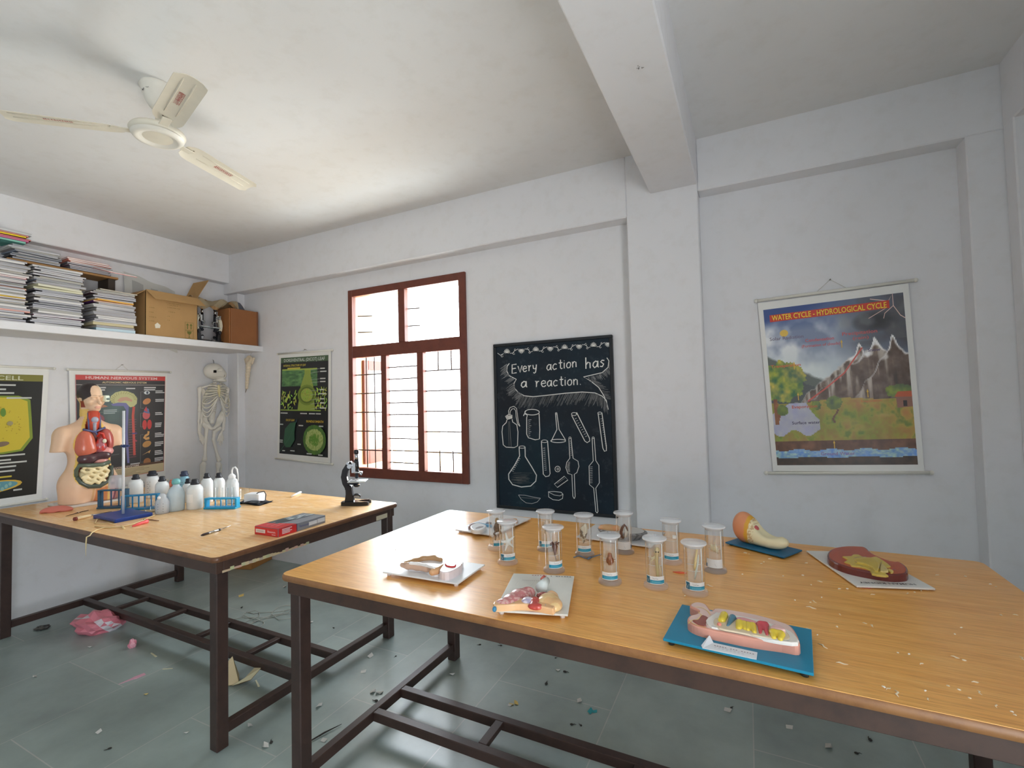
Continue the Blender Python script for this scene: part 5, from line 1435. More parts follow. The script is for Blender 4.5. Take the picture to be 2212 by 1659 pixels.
A = artbox(lambda u, v, l: Vector((-l, u*sgn, v)))
A.rect(.001, .001, Ly-.001, Hb_-.001, (200, 40, 40)); A.up(); A.rect(Ly*.54, .012, Ly*.95, .030, (222, 206, 198)); A.up(); A.rect(Ly*.60, .017, Ly*.90, .025, (196, 180, 172))
for k in range(8): y = Ly*.44-k*Ly*.042; A.line([(y, .019), (y-.003, .026+.006*(k == 0)), (y-.006, .018)], .0022, (236, 220, 220))
A.rect(Ly*.10, .008, Ly*.26, .011, (226, 200, 200)); obj('end_print', A.b, PRINT(), t)
for o_ in list(t.children):
    if sgn < 0:
        pass

# --- microscope on the corner of the table
def microscope(label, loc, rotz, body=(26, 26, 30), sc=1.0, trim=(206, 208, 212), arm_col=None, group=None):
    """local frame: arm at -x, stage towards +x"""
    t = thing('microscope', label, 'microscope', loc, rotz, group)
    t.scale = (sc, sc, sc)
    ac = arm_col or body
    q = B(body)
    out = [(-.075, -.03), (-.02, -.045), (.06, -.055), (.105, -.05), (.11, -.034), (.05, -.022), (.03, 0), (.05, .022), (.11, .034), (.105, .05), (.06, .055), (-.02, .045), (-.075, .03), (-.085, 0)]
    q.prism(out, 0, .02); q.prism([(x*.93, y*.93) for x, y in out], .02, .025); obj('foot', q, GLOSS(), t)
    q = B(body); q.prism([(-.055, .0), (.005, .0), (-.005, .055), (-.012, .10), (-.05, .10), (-.048, .05)], -.018, .018, Matrix.Translation((0, 0, .024)) @ Matrix.Rotation(math.pi/2, 4, 'X')); q.cyl((-.03, -.03, .115), (-.03, .03, .115), .020, n=16); obj('pillar', q, GLOSS(), t)
    q = B(ac)
    pts = [(-.03, .11), (-.052, .15), (-.060, .19), (-.052, .23), (-.032, .262), (-.004, .278)]
    for s0 in (1,):
        vs, fs = [], []
        for i, (x, z) in enumerate(pts):
            dx, dz = pts[min(i+1, 5)][0]-pts[max(i-1, 0)][0], pts[min(i+1, 5)][1]-pts[max(i-1, 0)][1]; L = math.hypot(dx, dz); nx, nz = dz/L*.019, -dx/L*.019
            vs += [Vector((x-nx, -.014, z-nz)), Vector((x+nx, -.014, z+nz)), Vector((x+nx, .014, z+nz)), Vector((x-nx, .014, z-nz))]
        for i in range(5):
            for k in range(4): fs.append((i*4+k, i*4+(k+1) % 4, i*4+4+(k+1) % 4, i*4+4+k))
        fs += [(3, 2, 1, 0), (20, 21, 22, 23)]; q.add(vs, fs)
    obj('arm', q, GLOSS(), t)
    q = B((30, 34, 44)); q.box((-.035, -.012, .135), (.035, .012, .155), .004); obj('stage_bracket', q, GLOSS(), t)
    q = B((196, 208, 212)); q.box((-.028, -.055, .156), (.088, .055, .163), .002); q.color((50, 54, 58)); q.cyl((.022, 0, .1631), (.022, 0, .1636), .012, n=16); obj('stage', q, SATIN(), t)
    for y in (-.03, .03):
        q = B(trim); q.box((-.015, y-.004, .164), (.03, y+.004, .167), .001); obj('stage_clip', q, METAL(), t)
    q = B((34, 36, 44)); q.lathe([(.012, .118), (.022, .126), (.022, .134)], 16, Matrix.Translation((.022, 0, 0))); obj('condenser', q, GLOSS(), t)
    mi = B((34, 36, 40)); mi.cyl((.022, -.004, .052), (.022, .004, .062), .024, n=18); mi.color((200, 206, 210)); mi.cyl((.0221, -.0045, .051), (.0221, -.005, .0505), .020, n=18); obj('mirror', mi, GLOSS(), t)
    q = B((30, 32, 38)); q.cyl((.022, 0, .225), (.022, 0, .30), .017, n=18); obj('body_tube', q, GLOSS(), t)
    q = B(trim); q.cyl((.022, 0, .300), (.022, 0, .344), .0135, n=16); obj('draw_tube', q, METAL(), t)
    q = B((32, 32, 40)); q.lathe([(.014, .318), (.0155, .322), (.0155, .346), (.013, .350)], 18, Matrix.Translation((.022, 0, 0))) if False else q.lathe([(.0145, .342), (.0165, .345), (.0165, .366), (.012, .370)], 18, Matrix.Translation((.022, 0, 0))); obj('eyepiece', q, GLOSS(), t)
    q = B(trim); q.box((-.012, -.016, .215), (.03, .016, .285), .004); obj('focus_block', q, METAL(), t)
    for y in (-1, 1):
        q = B(trim); q.cyl((-.018, y*.014, .262), (-.018, y*.040, .262), .014, n=16); q.cyl((-.03, y*.014, .282), (-.03, y*.034, .282), .009, n=14); obj('focus_knob', q, METAL(), t)
    q = B(trim); q.ell((.03, 0, .218), (.034, .022, .008), 16); obj('nosepiece', q, METAL(), t)
    q = B((24, 28, 40)); q.lathe([(.008, .176), (.011, .180), (.012, .212), (.0135, .216)], 14, Matrix.Translation((.022, 0, 0))); obj('objective', q, GLOSS(), t)
    q = B(trim); q.cyl((.04, 0, .214), (.058, 0, .204), .009, n=12); obj('objective', q, METAL(), t)
    return t
o = tpt(764, 1090)
microscope('black and silver microscope on the window corner of the left table', (o.x, o.y, TZ), math.radians(32), sc=.98)

# --- odds and ends at the front edge
a, c = tpt(162, 1125), tpt(196, 1117)
t = thing('wooden_handled_awl', 'tool with a pale wooden handle pointing at the blue base', 'hand tool', (a.x, a.y, TZ+.011), math.atan2((c-a).y, (c-a).x))
L = (c-a).length
q = B((222, 196, 150)); q.tube([(0, 0, 0), (.008, 0, 0), (L*.5, 0, 0), (L*.85, 0, 0), (L, 0, 0)], [.010, .0115, .0105, .0095, .006], 12); obj('handle', q, SATIN(), t)
q = B((120, 50, 40)); q.cyl((-.004, 0, 0), (.008, 0, 0), .0118, n=12); obj('end_cap', q, SATIN(), t)
q = B((196, 196, 200)); q.tube([(L, 0, 0), (L+.02, 0, -.002), (L+.13, 0, -.006)], [.006, .003, .002], 8); obj('prong', q, METAL(), t)
a, c = tpt(142, 1116), tpt(191, 1103)
t = thing('metal_probe', 'thin dark metal probe lying left of the wooden-handled tool', 'probe', (a.x, a.y, TZ+.003), math.atan2((c-a).y, (c-a).x))
q = B((70, 50, 44)); q.tube([(0, 0, 0), ((c-a).length*.5, 0, .0015), ((c-a).length, 0, 0)], [.001, .003, .002], 7); q.color((230, 210, 196)); q.ell(((c-a).length*.55, 0, .002), .005, 8); tp = obj('needle', q, METAL(), t)
pts = [tpt(334, 1113, .004), tpt(321, 1118, .004), tpt(310, 1124, .005), tpt(284, 1133, .004), tpt(262, 1138, .005), tpt(246, 1139, .004), tpt(225, 1140, .004), tpt(208, 1145, .005), tpt(198, 1151, .0035)]
edge = tpt(194, 1157, .003); fx = edge+Vector((.0, -.014, -.004))
pts += [edge, fx, fx+Vector((0, -.002, -.03)), fx+Vector((-.004, -.001, -.075)), fx+Vector((-.004, 0, -.10))]
q = B((222, 200, 150)); q.tube(pts, [.0032]*9+[.003]*3+[.0012, .0008], 7)
q.tube([tpt(250, 1134, .006), tpt(235, 1130, .004), tpt(215, 1131, .004), tpt(205, 1130, .005), tpt(210, 1122, .006), tpt(221, 1119, .005)], .0026, 6)
q.tube([tpt(238, 1140, .003), tpt(220, 1139, .004), tpt(205, 1137, .003)], .003, 6); q.tube([tpt(262, 1136, .003), tpt(268, 1142, .003)], [.004, .006], 6)
tag(obj('twine', q, MATTE()), 'knotted length of pale twine trailing over the front table edge', 'string')
a, c = tpt(286, 1139), tpt(318, 1130)
t = thing('red_clip', 'translucent red plastic clip lying next to the twine', 'clip', (a.x, a.y, TZ), math.atan2((c-a).y, (c-a).x))
L = (c-a).length; q = B((236, 96, 96)); q.tube([(0, 0, .006), (L*.4, .0, .009), (L*.8, 0, .010), (L, 0, .012)], [.004, .009, .009, .012], 10); obj('shell', q, SATIN(), t)
a, c = tpt(310, 1123), tpt(343, 1126)
q = B((110, 66, 46)); q.tube([a+Vector((0, 0, .003)), (a+c)/2+Vector((0, .002, .004)), c+Vector((0, 0, .003))], [.0025, .003, .002], 6); tag(obj('brown_stick', q, MATTE()), 'short brown stick beside the red clip', 'stick')
# ------------------------------------------------------------------ things on the front table: specimen jars
M_JAR = pane_glass('clear_jar_acrylic', (.975, .985, .985), 2.0)
def frosted(name, col, a):
    mt = cloudy(name, col, a, .12)
    return mt
M_JARBASE = frosted('frosted_acrylic', (244, 246, 250), .22)
M_JARLID = frosted('hazy_acrylic_lid', (244, 247, 250), .50)
M_STRIP = frosted('clear_backing_strip', (250, 252, 252), .16)
WHITE, TEAL = (238, 240, 240), (34, 150, 186)
def spec_tube(b, pts, r, n=8, col=None): b.tube(pts, r, n, col=col)
def to_cam(p):
    d = Vector((CAM[0]-p.x, CAM[1]-p.y)); return math.atan2(d.y, d.x)
def specimen_jar(label, px, py, fill, specimen_name, lab=1, H=.172, strip=True, threads=(.095, .06), turn=0.0):
    o = tpt(px, py-7)
    # local +x faces the picture side so that labels and mounts show
    t = thing('specimen_jar', label, 'specimen jar', (o.x, o.y, TZ), to_cam(o)+turn, 'clear specimen jars on the front table')
    R = .0325
    q = B(); q.lathe([(.042, 0), (.042, .004), (.0405, .012), (.034, .0165), (0, .0165)], 32); obj('base', q, M_JARBASE, t)
    q = B(); q.lathe([(R, .0165), (R, H-.012)], 32, capt=False, capb=False); obj('cylinder', q, M_JAR, t)
    q = B(); q.lathe([(0, H-.016), (R-.001, H-.016), (R-.001, H-.006), (.042, H-.006), (.0425, H-.003), (.041, H), (0, H)], 32, capb=False, capt=False); obj('lid', q, M_JARLID, t)
    if strip:
        q = B(); q.box((-.006, -.021, .03), (-.0045, .021, H-.020)); obj('mounting_plate', q, M_STRIP, t)
        q = B((246, 248, 248)); q.tube([(-.002, .0235, .022), (-.002, .0235, H-.02)], .0022, 6); obj('highlight_rod', q, SATIN(), t)  # white rod added as the jar's bright vertical highlight
    for z in threads:
        q = B((236, 236, 232)); q.tube([(.004, -.0235, z), (.008, 0, z-.002), (.004, .0235, z+.001)], .0007, 5); obj('thread', q, MATTE(), t)
    if lab:
        rad = R+.0006
        A = Art(lambda u, v, l: Vector(((rad+l)*math.cos(u), (rad+l)*math.sin(u), v)), .0)
        def curved(a0, a1, z0, z1, col):
            n = max(2, int(abs(a1-a0)/.12))
            for k in range(n):
                l0 = A.l; A.poly([(a0+(a1-a0)*k/n, z0), (a0+(a1-a0)*(k+1)/n, z0), (a0+(a1-a0)*(k+1)/n, z1), (a0+(a1-a0)*k/n, z1)], col); A.l = l0
            A.up()
        rr = random.Random(int(px))
        if lab == 1:
            curved(-.95, .95, .019, .046, WHITE); curved(-.95, .95, .0215, .0335, TEAL)
            for k in range(3): curved(-.7, .8-.3*k, .0235+.003*k, .0245+.003*k, (110, 196, 218))
        elif lab == 2:
            curved(-1.15, 1.0, .019, .046, WHITE); curved(-1.1, -.62, .0205, .0435, (28, 110, 140)); curved(-.6, .98, .0215, .033, TEAL)
            A.line([(-1.0, .036), (-.86, .024), (-.72, .038)], .003, (220, 236, 240)); A.up()
            for k in range(2): curved(-.45, .8-.3*k, .024+.0035*k, .0255+.0035*k, (130, 206, 224))
        elif lab == 3:
            curved(-1.0, .9, .020, .052, (222, 226, 228)); A.line([(-.1, .05), (-.02, .035), (.15, .026)], .001, (120, 130, 140)); A.up()
            curved(-1.1, -.92, .021, .034, (40, 110, 150)) if px > 1500 else curved(.92, 1.1, .024, .040, (40, 110, 150))
        if lab in (1, 2):                                     # a handwritten name, too small to read
            y = -.35
            for k in range(7):
                A.line([(y, .037), (y+.05, .0395+.0035*(k in (0, 4))), (y+.09, .0372)], .0008, (70, 76, 90)); y += .085
        obj('label', A.b, PRINT(), t)
    fill(t, specimen_name)
    return t
def sp(t, name, b, mat=None): obj(name, b, mat or SATIN(), t)
def f_frog(t, n):
    def f(p):
        d = s_ell(p, (.008, -.001, .098), (.010, .012, .024)); d = smin(d, s_ell(p, (.008, .0, .128), (.008, .009, .012)), .006)
        for s in (-1, 1):
            d = smin(d, s_chain(p, [((.008, s*.008, .082), .005), ((.008, s*.018, .070), .0042), ((.008, s*.008, .060), .003), ((.008, s*.012, .036), .0022)]), .004)
            d = smin(d, s_chain(p, [((.008, s*.010, .112), .0035), ((.010, s*.019, .098), .0025), ((.012, s*.017, .086), .002)]), .003)
        return d
    obj(n, sdf_mesh(n, f, (-.012, -.03, .025), (.028, .03, .15), .0022, (110, 88, 66), lambda v: np.where((v[:, 2] > .122)[:, None], np.array([[164., 132, 90]]), np.array([[108., 88, 68]])+60*(fbm(v[:, 1]*200, v[:, 2]*200)-.5)[:, None])), SATIN(), t)
def f_star(t, n):
    def f(p):
        d = None
        for k in range(5):
            a = math.radians(90+72*k+14)
            e = s_cap(p, (.010, 0, .088), (.008, .030*math.cos(a), .088+.036*math.sin(a)), .0075, .0032)
            d = e if d is None else smin(d, e, .004)
        return d
    obj(n, sdf_mesh(n, f, (-.004, -.028, .04), (.024, .028, .135), .0022, (232, 232, 224)), MATTE(), t)
def f_shell(t, n):
    obj(n, sdf_mesh(n, lambda p: smin(s_ell(p, (.006, .004, .115), (.010, .014, .016)), s_cap(p, (.006, .004, .11), (.006, -.006, .075), .006, .003), .008), (-.01, -.025, .06), (.025, .03, .14), .0024, (206, 186, 166)), SATIN(), t)
def f_squid(t, n):
    q = B((96, 52, 40)); q.lathe([(0.0005, .055), (.002, .062), (.009, .088), (.0115, .098), (.008, .104), (0, .105)], 14, Matrix.Translation((.010, .002, 0)))
    for k in range(5):
        a = 1.2*k; q.tube([(.010, .002, .10), (.010+.010*math.cos(a), .002+.014*math.sin(a), .112), (.010+.012*math.cos(a+.7), .002+.020*math.sin(a+.5), .108), (.010+.009*math.cos(a+1.4), .002+.018*math.sin(a+1.1), .100)], [.003, .0026, .002, .001], 7)
    q.tube([(.010, .002, .06), (.010, .006, .04)], [.0022, .0006], 6); sp(t, n, q)
def f_fish(t, n):
    def f(p): return smin(s_ell(p, (.006, .006, .108), (.006, .010, .026)), smin(s_ell(p, (.006, -.008, .092), (.006, .010, .030)), s_cap(p, (.006, .002, .075), (.008, -.004, .052), .008, .003), .01), .006)
    obj(n, sdf_mesh(n, f, (-.008, -.025, .045), (.02, .025, .14), .0024, colf=lambda v: np.where((fbm(v[:, 1]*90, v[:, 2]*70)[:, None] > .52), np.array([[120., 104, 84]]), np.array([[214., 206, 182]]))), SATIN(), t)
def f_nut(t, n):
    def f(p): return smin(s_ell(p, (.010, .002, .082), (.010, .013, .018)), s_ell(p, (.010, .001, .100), (.007, .008, .010)), .006)+.0012*np.sin(p[:, 1]*700)
    obj(n, sdf_mesh(n, f, (-.004, -.02, .055), (.026, .024, .118), .002, colf=lambda v: np.array([[146., 84, 46]])+110*(fbm(v[:, 1]*160, v[:, 2]*160)-.5)[:, None]), SATIN(), t)
def f_leech(t, n):
    q = B((84, 44, 36)); q.tube([(.008, -.002, .062), (.010, -.010, .072), (.010, -.012, .090), (.010, -.006, .108), (.010, .004, .120), (.010, .012, .110), (.010, .017, .094)], [.0055, .0065, .0065, .006, .005, .0035, .0015], 10); sp(t, n, q)
    q = B((226, 220, 206)); q.tube([(.004, .004, .066), (.004, .010, .085), (.004, .008, .104)], [.004, .007, .004], 10); sp(t, 'pale_piece', q)
def f_locust(t, n):
    def f(p): return smin(s_ell(p, (.010, .008, .128), (.009, .009, .013)), s_chain(p, [((.010, .006, .118), .007), ((.010, .005, .085), .006), ((.010, .008, .03), .0045)]), .006)
    obj(n, sdf_mesh(n, f, (-.004, -.012, .02), (.026, .024, .148), .0022, (206, 184, 132)), SATIN(), t)
    q = B((50, 40, 32)); q.ell((.0185, .004, .126), .0026, 8); q.ell((.0185, .0115, .126), .0026, 8); sp(t, 'eyes', q)
    q = B((216, 204, 164)); q.tube([(.010, .001, .11), (.012, -.012, .10), (.012, -.016, .112)], [.0025, .002, .001], 6); q.tube([(.010, .001, .105), (.012, -.014, .092), (.012, -.012, .078)], [.0025, .002, .001], 6); q.tube([(.010, .013, .08), (.012, .018, .055), (.012, .017, .03)], [.002, .0016, .001], 6); sp(t, 'legs', q)
def f_cube(t, n):
    q = B((240, 240, 236)); q.box((.0, .006, .098), (.014, .020, .110), .002); sp(t, n, q)
def f_pipefish(t, n):
    q = B((230, 204, 140)); q.tube([(.008, .010, .150), (.008, .006, .125), (.009, .001, .095), (.009, -.001, .082)], [.002, .0032, .0042, .0036], 9); sp(t, n, q)
    q = B((222, 228, 214)); q.tube([(.006, .014, .130), (.006, .010, .10), (.007, .004, .075), (.007, -.001, .048)], [.0012, .003, .0032, .0012], 8); sp(t, 'pale_strand', q)
def f_coral(t, n):
    q = B((226, 214, 178))
    for k in range(6):
        y = -.012+.0045*k; q.tube([(.010, y, .104-.002*k), (.013, y+.001, .090-.002*k), (.010, y+.002, .078-.002*k)], [.0014, .0022, .0012], 6)
    q.tube([(.010, .002, .116), (.011, .004, .095), (.010, .008, .072)], [.0006, .0022, .001], 6); sp(t, n, q)
specimen_jar('clear specimen jar holding a small brown frog hanging by its limbs, leftmost at the back', 1073, 1192, f_frog, 'frog_specimen', 1, threads=(.12, .07), turn=.55)
specimen_jar('clear specimen jar holding a white starfish', 1097, 1223, f_star, 'starfish_specimen', 2, threads=(.075,), turn=.15)
specimen_jar('clear specimen jar half hidden behind the jar with the squid-like specimen', 1180, 1194, f_shell, 'pale_specimen', 2, threads=(.128, .088))
specimen_jar('clear specimen jar holding a dark brown squid-like specimen', 1197, 1240, f_squid, 'squid_specimen', 1, threads=(.098, .062), turn=.35)
specimen_jar('clear specimen jar holding a mottled pale fish-like specimen, standing over the blue wire', 1263, 1205, f_fish, 'fish_specimen', 1, threads=(.056,))
specimen_jar('clear specimen jar holding a small rust-brown lump tied with white thread', 1318, 1265, f_nut, 'brown_specimen', 1, threads=(.088, .080))
specimen_jar('clear specimen jar holding a dark brown leech bent in a loop', 1349, 1200, f_leech, 'leech_specimen', 3, threads=(.092,))
specimen_jar('clear specimen jar holding a pale locust with two dark eyes', 1417, 1274, f_locust, 'locust_specimen', 2, threads=(.104, .076))
specimen_jar('clear specimen jar holding a little white cube near its top', 1451, 1222, f_cube, 'cube_specimen', 1, threads=(.104, .088))
specimen_jar('clear specimen jar holding a long cream pipefish, nearest of the jars', 1502, 1288, f_pipefish, 'pipefish_specimen', 2, threads=(.098, .076), turn=.1)
specimen_jar('clear specimen jar holding a row of cream comb-like pieces, farthest right of the jars', 1545, 1240, f_coral, 'comb_specimen', 3, threads=(.100, .084))

# ------------------------------------------------------------------ relief models on boards
class Frame: pass
def board_frame(px4, dz):
    """rectangle on the table from its four photographed corners; local x along the first edge"""
    P = [on_z(x, y, TZ+dz) for x, y in px4]
    c = sum(P, Vector())/4
    e1 = ((P[1]-P[0])+(P[2]-P[3]))/2; e2 = ((P[3]-P[0])+(P[2]-P[1]))/2
    a = math.atan2(e1.y, e1.x); ex = Vector((math.cos(a), math.sin(a), 0)); ey = Vector((-ex.y, ex.x, 0))
    fr = Frame(); fr.L = abs(e1.dot(ex)); fr.W = abs(e2.dot(ey)); fr.a = a; fr.c = c
    def l(px, py, h=0.0):
        q = on_z(px, py, TZ+dz+h)-c
        return (q.dot(ex), q.dot(ey))
    fr.l = l
    return fr
def model_board(name, label, px4, col, th=.006, foot=.011, foot_col=(236, 236, 236), edge=None):
    fr = board_frame(px4, th+foot)
    t = thing(name, label, 'anatomical model', (fr.c.x, fr.c.y, TZ), fr.a)
    fr.z = foot+th
    q = B(col); q.box((-fr.L/2, -fr.W/2, foot), (fr.L/2, fr.W/2, fr.z), .0012)
    obj('board', q, SATIN(), t)
    for sx in (-1, 1):
        for sy in (-1, 1):
            q = B(foot_col); q.cyl((sx*(fr.L/2-.018), sy*(fr.W/2-.018), 0), (sx*(fr.L/2-.018), sy*(fr.W/2-.018), foot+.001), .008, n=12); obj('foot', q, SATIN(), t)
    return t, fr
def lift(name, t, fr, poly, h0, h1, col, top=None, bev=.004, mat=None, label=None):
    """solid relief with softened upper edge from an outline in local units"""
    n = len(poly)
    a = sum(poly[i][0]*poly[(i+1) % n][1]-poly[(i+1) % n][0]*poly[i][1] for i in range(n))
    if a < 0: poly = list(reversed(poly))
    cx, cy = sum(p[0] for p in poly)/n, sum(p[1] for p in poly)/n
    rings = []
    for off, z in ((0, h0), (0, h1-bev), (bev*.3, h1-bev*.3), (bev, h1)):
        r = []
        for i in range(n):
            x0, y0 = poly[i-1]; x1, y1 = poly[i]; x2, y2 = poly[(i+1) % n]
            d1 = Vector((x1-x0, y1-y0)); d2 = Vector((x2-x1, y2-y1))
            if d1.length > 1e-9: d1.normalize()
            if d2.length > 1e-9: d2.normalize()
            nn = Vector((-(d1.y+d2.y), d1.x+d2.x)); 
            if nn.length > 1e-6: nn.normalize()
            r.append((x1+nn.x*off, y1+nn.y*off, fr.z+z))
        rings.append(r)
    b = B(col); vs = [v for r in rings for v in r]; fs = []
    for i in range(3):
        for k in range(n): k2 = (k+1) % n; fs.append((i*n+k, i*n+k2, (i+1)*n+k2, (i+1)*n+k))
    b.add(vs, fs, False); b.add(rings[-1], [tuple(range(n))], False, top or col)
    return obj(name, b, mat or GLOSS(), t, label=label)
def smooth_poly(pts, k=4):
    """closed Catmull-Rom outline"""
    n = len(pts); out = []
    for i in range(n):
        p0, p1, p2, p3 = pts[i-1], pts[i], pts[(i+1) % n], pts[(i+2) % n]
        for j in range(k):
            s = j/k
            out.append(tuple(.5*((2*p1[d])+(-p0[d]+p2[d])*s+(2*p0[d]-5*p1[d]+4*p2[d]-p3[d])*s*s+(-p0[d]+3*p1[d]-3*p2[d]+p3[d])*s**3) for d in (0, 1)))
    return out
def zc(ox, oy, s): return lambda fr, pts, h=.02: [fr.l(ox+x/s, oy+y/s, h) for x, y in pts]

# joint model, white board at the left (crop 800,1180 scale 7.9)
Zj = zc(800, 1180, 7.9)
t, fr = model_board('joint_model', 'tan and white relief model with a red oval, left end of the front table', [(818, 1230), (981, 1263), (1054, 1217), (905, 1203)], (236, 240, 242))
lift('white_base', t, fr, smooth_poly(Zj(fr, [(650, 400), (900, 420), (1050, 500), (1200, 500), (1350, 500), (1560, 370), (1560, 300), (1300, 215), (1100, 215), (860, 260), (700, 330)], .004), 3), 0, .016, (232, 228, 228), bev=.003)
lift('white_block', t, fr, smooth_poly(Zj(fr, [(1180, 420), (1340, 440), (1560, 320), (1500, 250), (1380, 225), (1280, 240), (1230, 320)], .030), 3), 0, .030, (228, 214, 214), (240, 238, 238), bev=.004)
def bone(name, pts, rad, col, h, k=.008):
    P = [(*Zj(fr, [p], h)[0], fr.z+h) for p in pts]
    lo = [min(p[i] for p in P)-max(rad)-.004 for i in range(3)]; hi = [max(p[i] for p in P)+max(rad)+.004 for i in range(3)]
    f = lambda q: np.maximum(s_chain(q, [(P[i], rad[i]) for i in range(len(P))], k), fr.z-q[:, 2])
    return obj(name, sdf_mesh(name, f, lo, hi, .0035, col), GLOSS(), t)
bone('front_bone', [(545, 320), (640, 335), (800, 345), (960, 375), (1070, 400)], [.009, .012, .014, .013, .011], (206, 172, 150), .020)
bone('back_bone', [(600, 290), (760, 250), (900, 215), (1080, 205), (1200, 235)], [.008, .010, .011, .012, .009], (198, 156, 112), .020)
bone('joint_piece', [(1060, 440), (1130, 420), (1230, 350)], [.013, .012, .010], (212, 164, 120), .022)
bone('white_strut', [(680, 290), (820, 300), (960, 330), (1090, 375)], [.006, .006, .006, .006], (240, 238, 236), .034, .004)
lift('red_oval', t, fr, smooth_poly(Zj(fr, [(1270, 300), (1300, 265), (1360, 255), (1430, 285), (1465, 315), (1440, 345), (1370, 350), (1300, 335)], .033), 3), .028, .035, (206, 48, 48), bev=.003)
q = Art(lambda x, y, l: Vector((x, y, fr.z+.0305+l)), .0004); cpts = Zj(fr, [(1320, 360), (1300, 400), (1340, 390), (1350, 360)], .030); q.line(cpts, .0025, (150, 190, 180)); q.line(Zj(fr, [(1290, 430), (1300, 470)], .02), .002, (60, 60, 70)); obj('drawn_line', q.b, PRINT(), t)

# lung model (crop 1040,1230 scale 9.617)
Zl = zc(1040, 1230, 9.617)
t, fr = model_board('lung_model', 'pink heart and lung relief model on a white board, in front of the jars', [(1063, 1317), (1221, 1328), (1245, 1244), (1114, 1239)], (228, 228, 220))
lift('peach_slab', t, fr, smooth_poly(Zl(fr, [(260, 790), (310, 690), (700, 640), (900, 650), (1200, 680), (1250, 600), (1420, 480), (1560, 520), (1610, 640), (1560, 760), (1500, 860), (1400, 850), (1100, 790), (800, 770), (500, 790)], .012), 3), 0, .020, (238, 190, 140), bev=.004)
def relief(name, blobs, h, col, colf=None, k=.012, Z=None):
    """blobs: (px, py, rx, ry, rz) ellipsoids in crop units for the place, metres for the radii"""
    Z = Z or Zl
    C = [(Z(fr, [(x, y)], h)[0], rx, ry, rz) for x, y, rx, ry, rz in blobs]
    def f(p):
        d = None
        for (c, rx, ry, rz) in C:
            e = s_ell(p, (c[0], c[1], fr.z+h*.45), (rx, ry, rz)); d = e if d is None else smin(d, e, k)
        return np.maximum(d, fr.z+.0005-p[:, 2])
    lo = [min(c[0][0]-c[1] for c in C)-.01, min(c[0][1]-c[2] for c in C)-.01, fr.z-.004]; hi = [max(c[0][0]+c[1] for c in C)+.01, max(c[0][1]+c[2] for c in C)+.01, fr.z+h*.45+max(c[3] for c in C)+.008]
    return obj(name, sdf_mesh(name, f, lo, hi, .0034, col, colf), GLOSS(), t)
mott = lambda c1, c2, th=.5, s=90: (lambda v: np.where((fbm(v[:, 0]*s, v[:, 1]*s)[:, None] > th), np.array([c1], float), np.array([c2], float)))
relief('left_lung', [(480, 640, .030, .022, .018), (640, 560, .032, .032, .020), (800, 470, .034, .030, .022), (960, 400, .026, .022, .018)], .024, (206, 140, 140), mott((222, 176, 168), (204, 130, 130), .52, 130))
relief('right_lung', [(1400, 560, .034, .036, .020), (1520, 660, .024, .034, .018), (1320, 620, .026, .026, .018)], .022, (240, 200, 140), mott((240, 204, 146), (236, 188, 132), .5, 40))
relief('lung_cut', [(1300, 440, .026, .014, .012)], .030, (160, 86, 80), mott((190, 120, 112), (150, 78, 74), .5, 160))
relief('heart', [(1100, 560, .018, .026, .014), (1120, 650, .024, .014, .010)], .032, (204, 96, 84), mott((214, 104, 92), (192, 74, 66), .5, 60))
relief('pericardium', [(960, 560, .022, .026, .014)], .032, (224, 208, 222), mott((230, 220, 230), (190, 180, 206), .45, 100))
P0_, P1_ = Zl(fr, [(1240, 370)], .025)[0], Zl(fr, [(1340, 200)], .025)[0]
q = B((226, 234, 230)); q.tube([(*P0_, fr.z+.022), ((P0_[0]+P1_[0])/2, (P0_[1]+P1_[1])/2, fr.z+.022), (*P1_, fr.z+.020)], [.020, .015, .014], 14); obj('windpipe', q, SATIN(), t)
q = B((196, 100, 84)); q.tube([(P0_[0]*.3+P1_[0]*.7-.010, P0_[1]*.3+P1_[1]*.7, fr.z+.032), (P1_[0]-.006, P1_[1]-.002, fr.z+.033)], [.005, .007], 10); obj('larynx_piece', q, SATIN(), t)
for x, y in ((675, 690), (1330, 735), (270, 770), (1540, 690)):
    c = Zl(fr, [(x, y)], .02)[0]; q = B((64, 134, 170)); q.ell((c[0], c[1], fr.z+.012), (.0068, .0085, .0085), 12); obj('blue_spot', q, SATIN(), t)
c = Zl(fr, [(930, 690)], .018)[0]; q = B((214, 150, 96)); q.cyl((c[0], c[1]+.004, fr.z+.014), (c[0]+.002, c[1]-.008, fr.z+.012), .0085, n=14); q.color((70, 22, 18)); q.cyl((c[0]+.002, c[1]-.0081, fr.z+.012), (c[0]+.002, c[1]-.0085, fr.z+.012), .0055, n=12); obj('vessel_end', q, SATIN(), t)
A = Art(lambda x, y, l: Vector((x, y, fr.z+l)), .0005); rr = random.Random(3)
yl = fr.W/2-.014
for k in range(15):
    x = -fr.L*.18+k*.0098
    if k in (6, 8): continue
    cl = (180, 90, 84) if k < 6 else (120, 110, 106)
    A.rect(x, yl-.002, x+.005+.002*rr.random(), yl+.004, cl)
A.line([(-fr.L*.36, fr.W*.27), (-fr.L*.10, fr.W*.27), (-fr.L*.14, fr.W*.12), (-fr.L*.38, fr.W*.12)], .0008, (200, 198, 196), True)
for k in range(9): A.rect(-fr.L*.30+k*.007, fr.W*.29, -fr.L*.30+k*.007+.004, fr.W*.29+.004, (186, 180, 176))
obj('print', A.b, PRINT(), t)

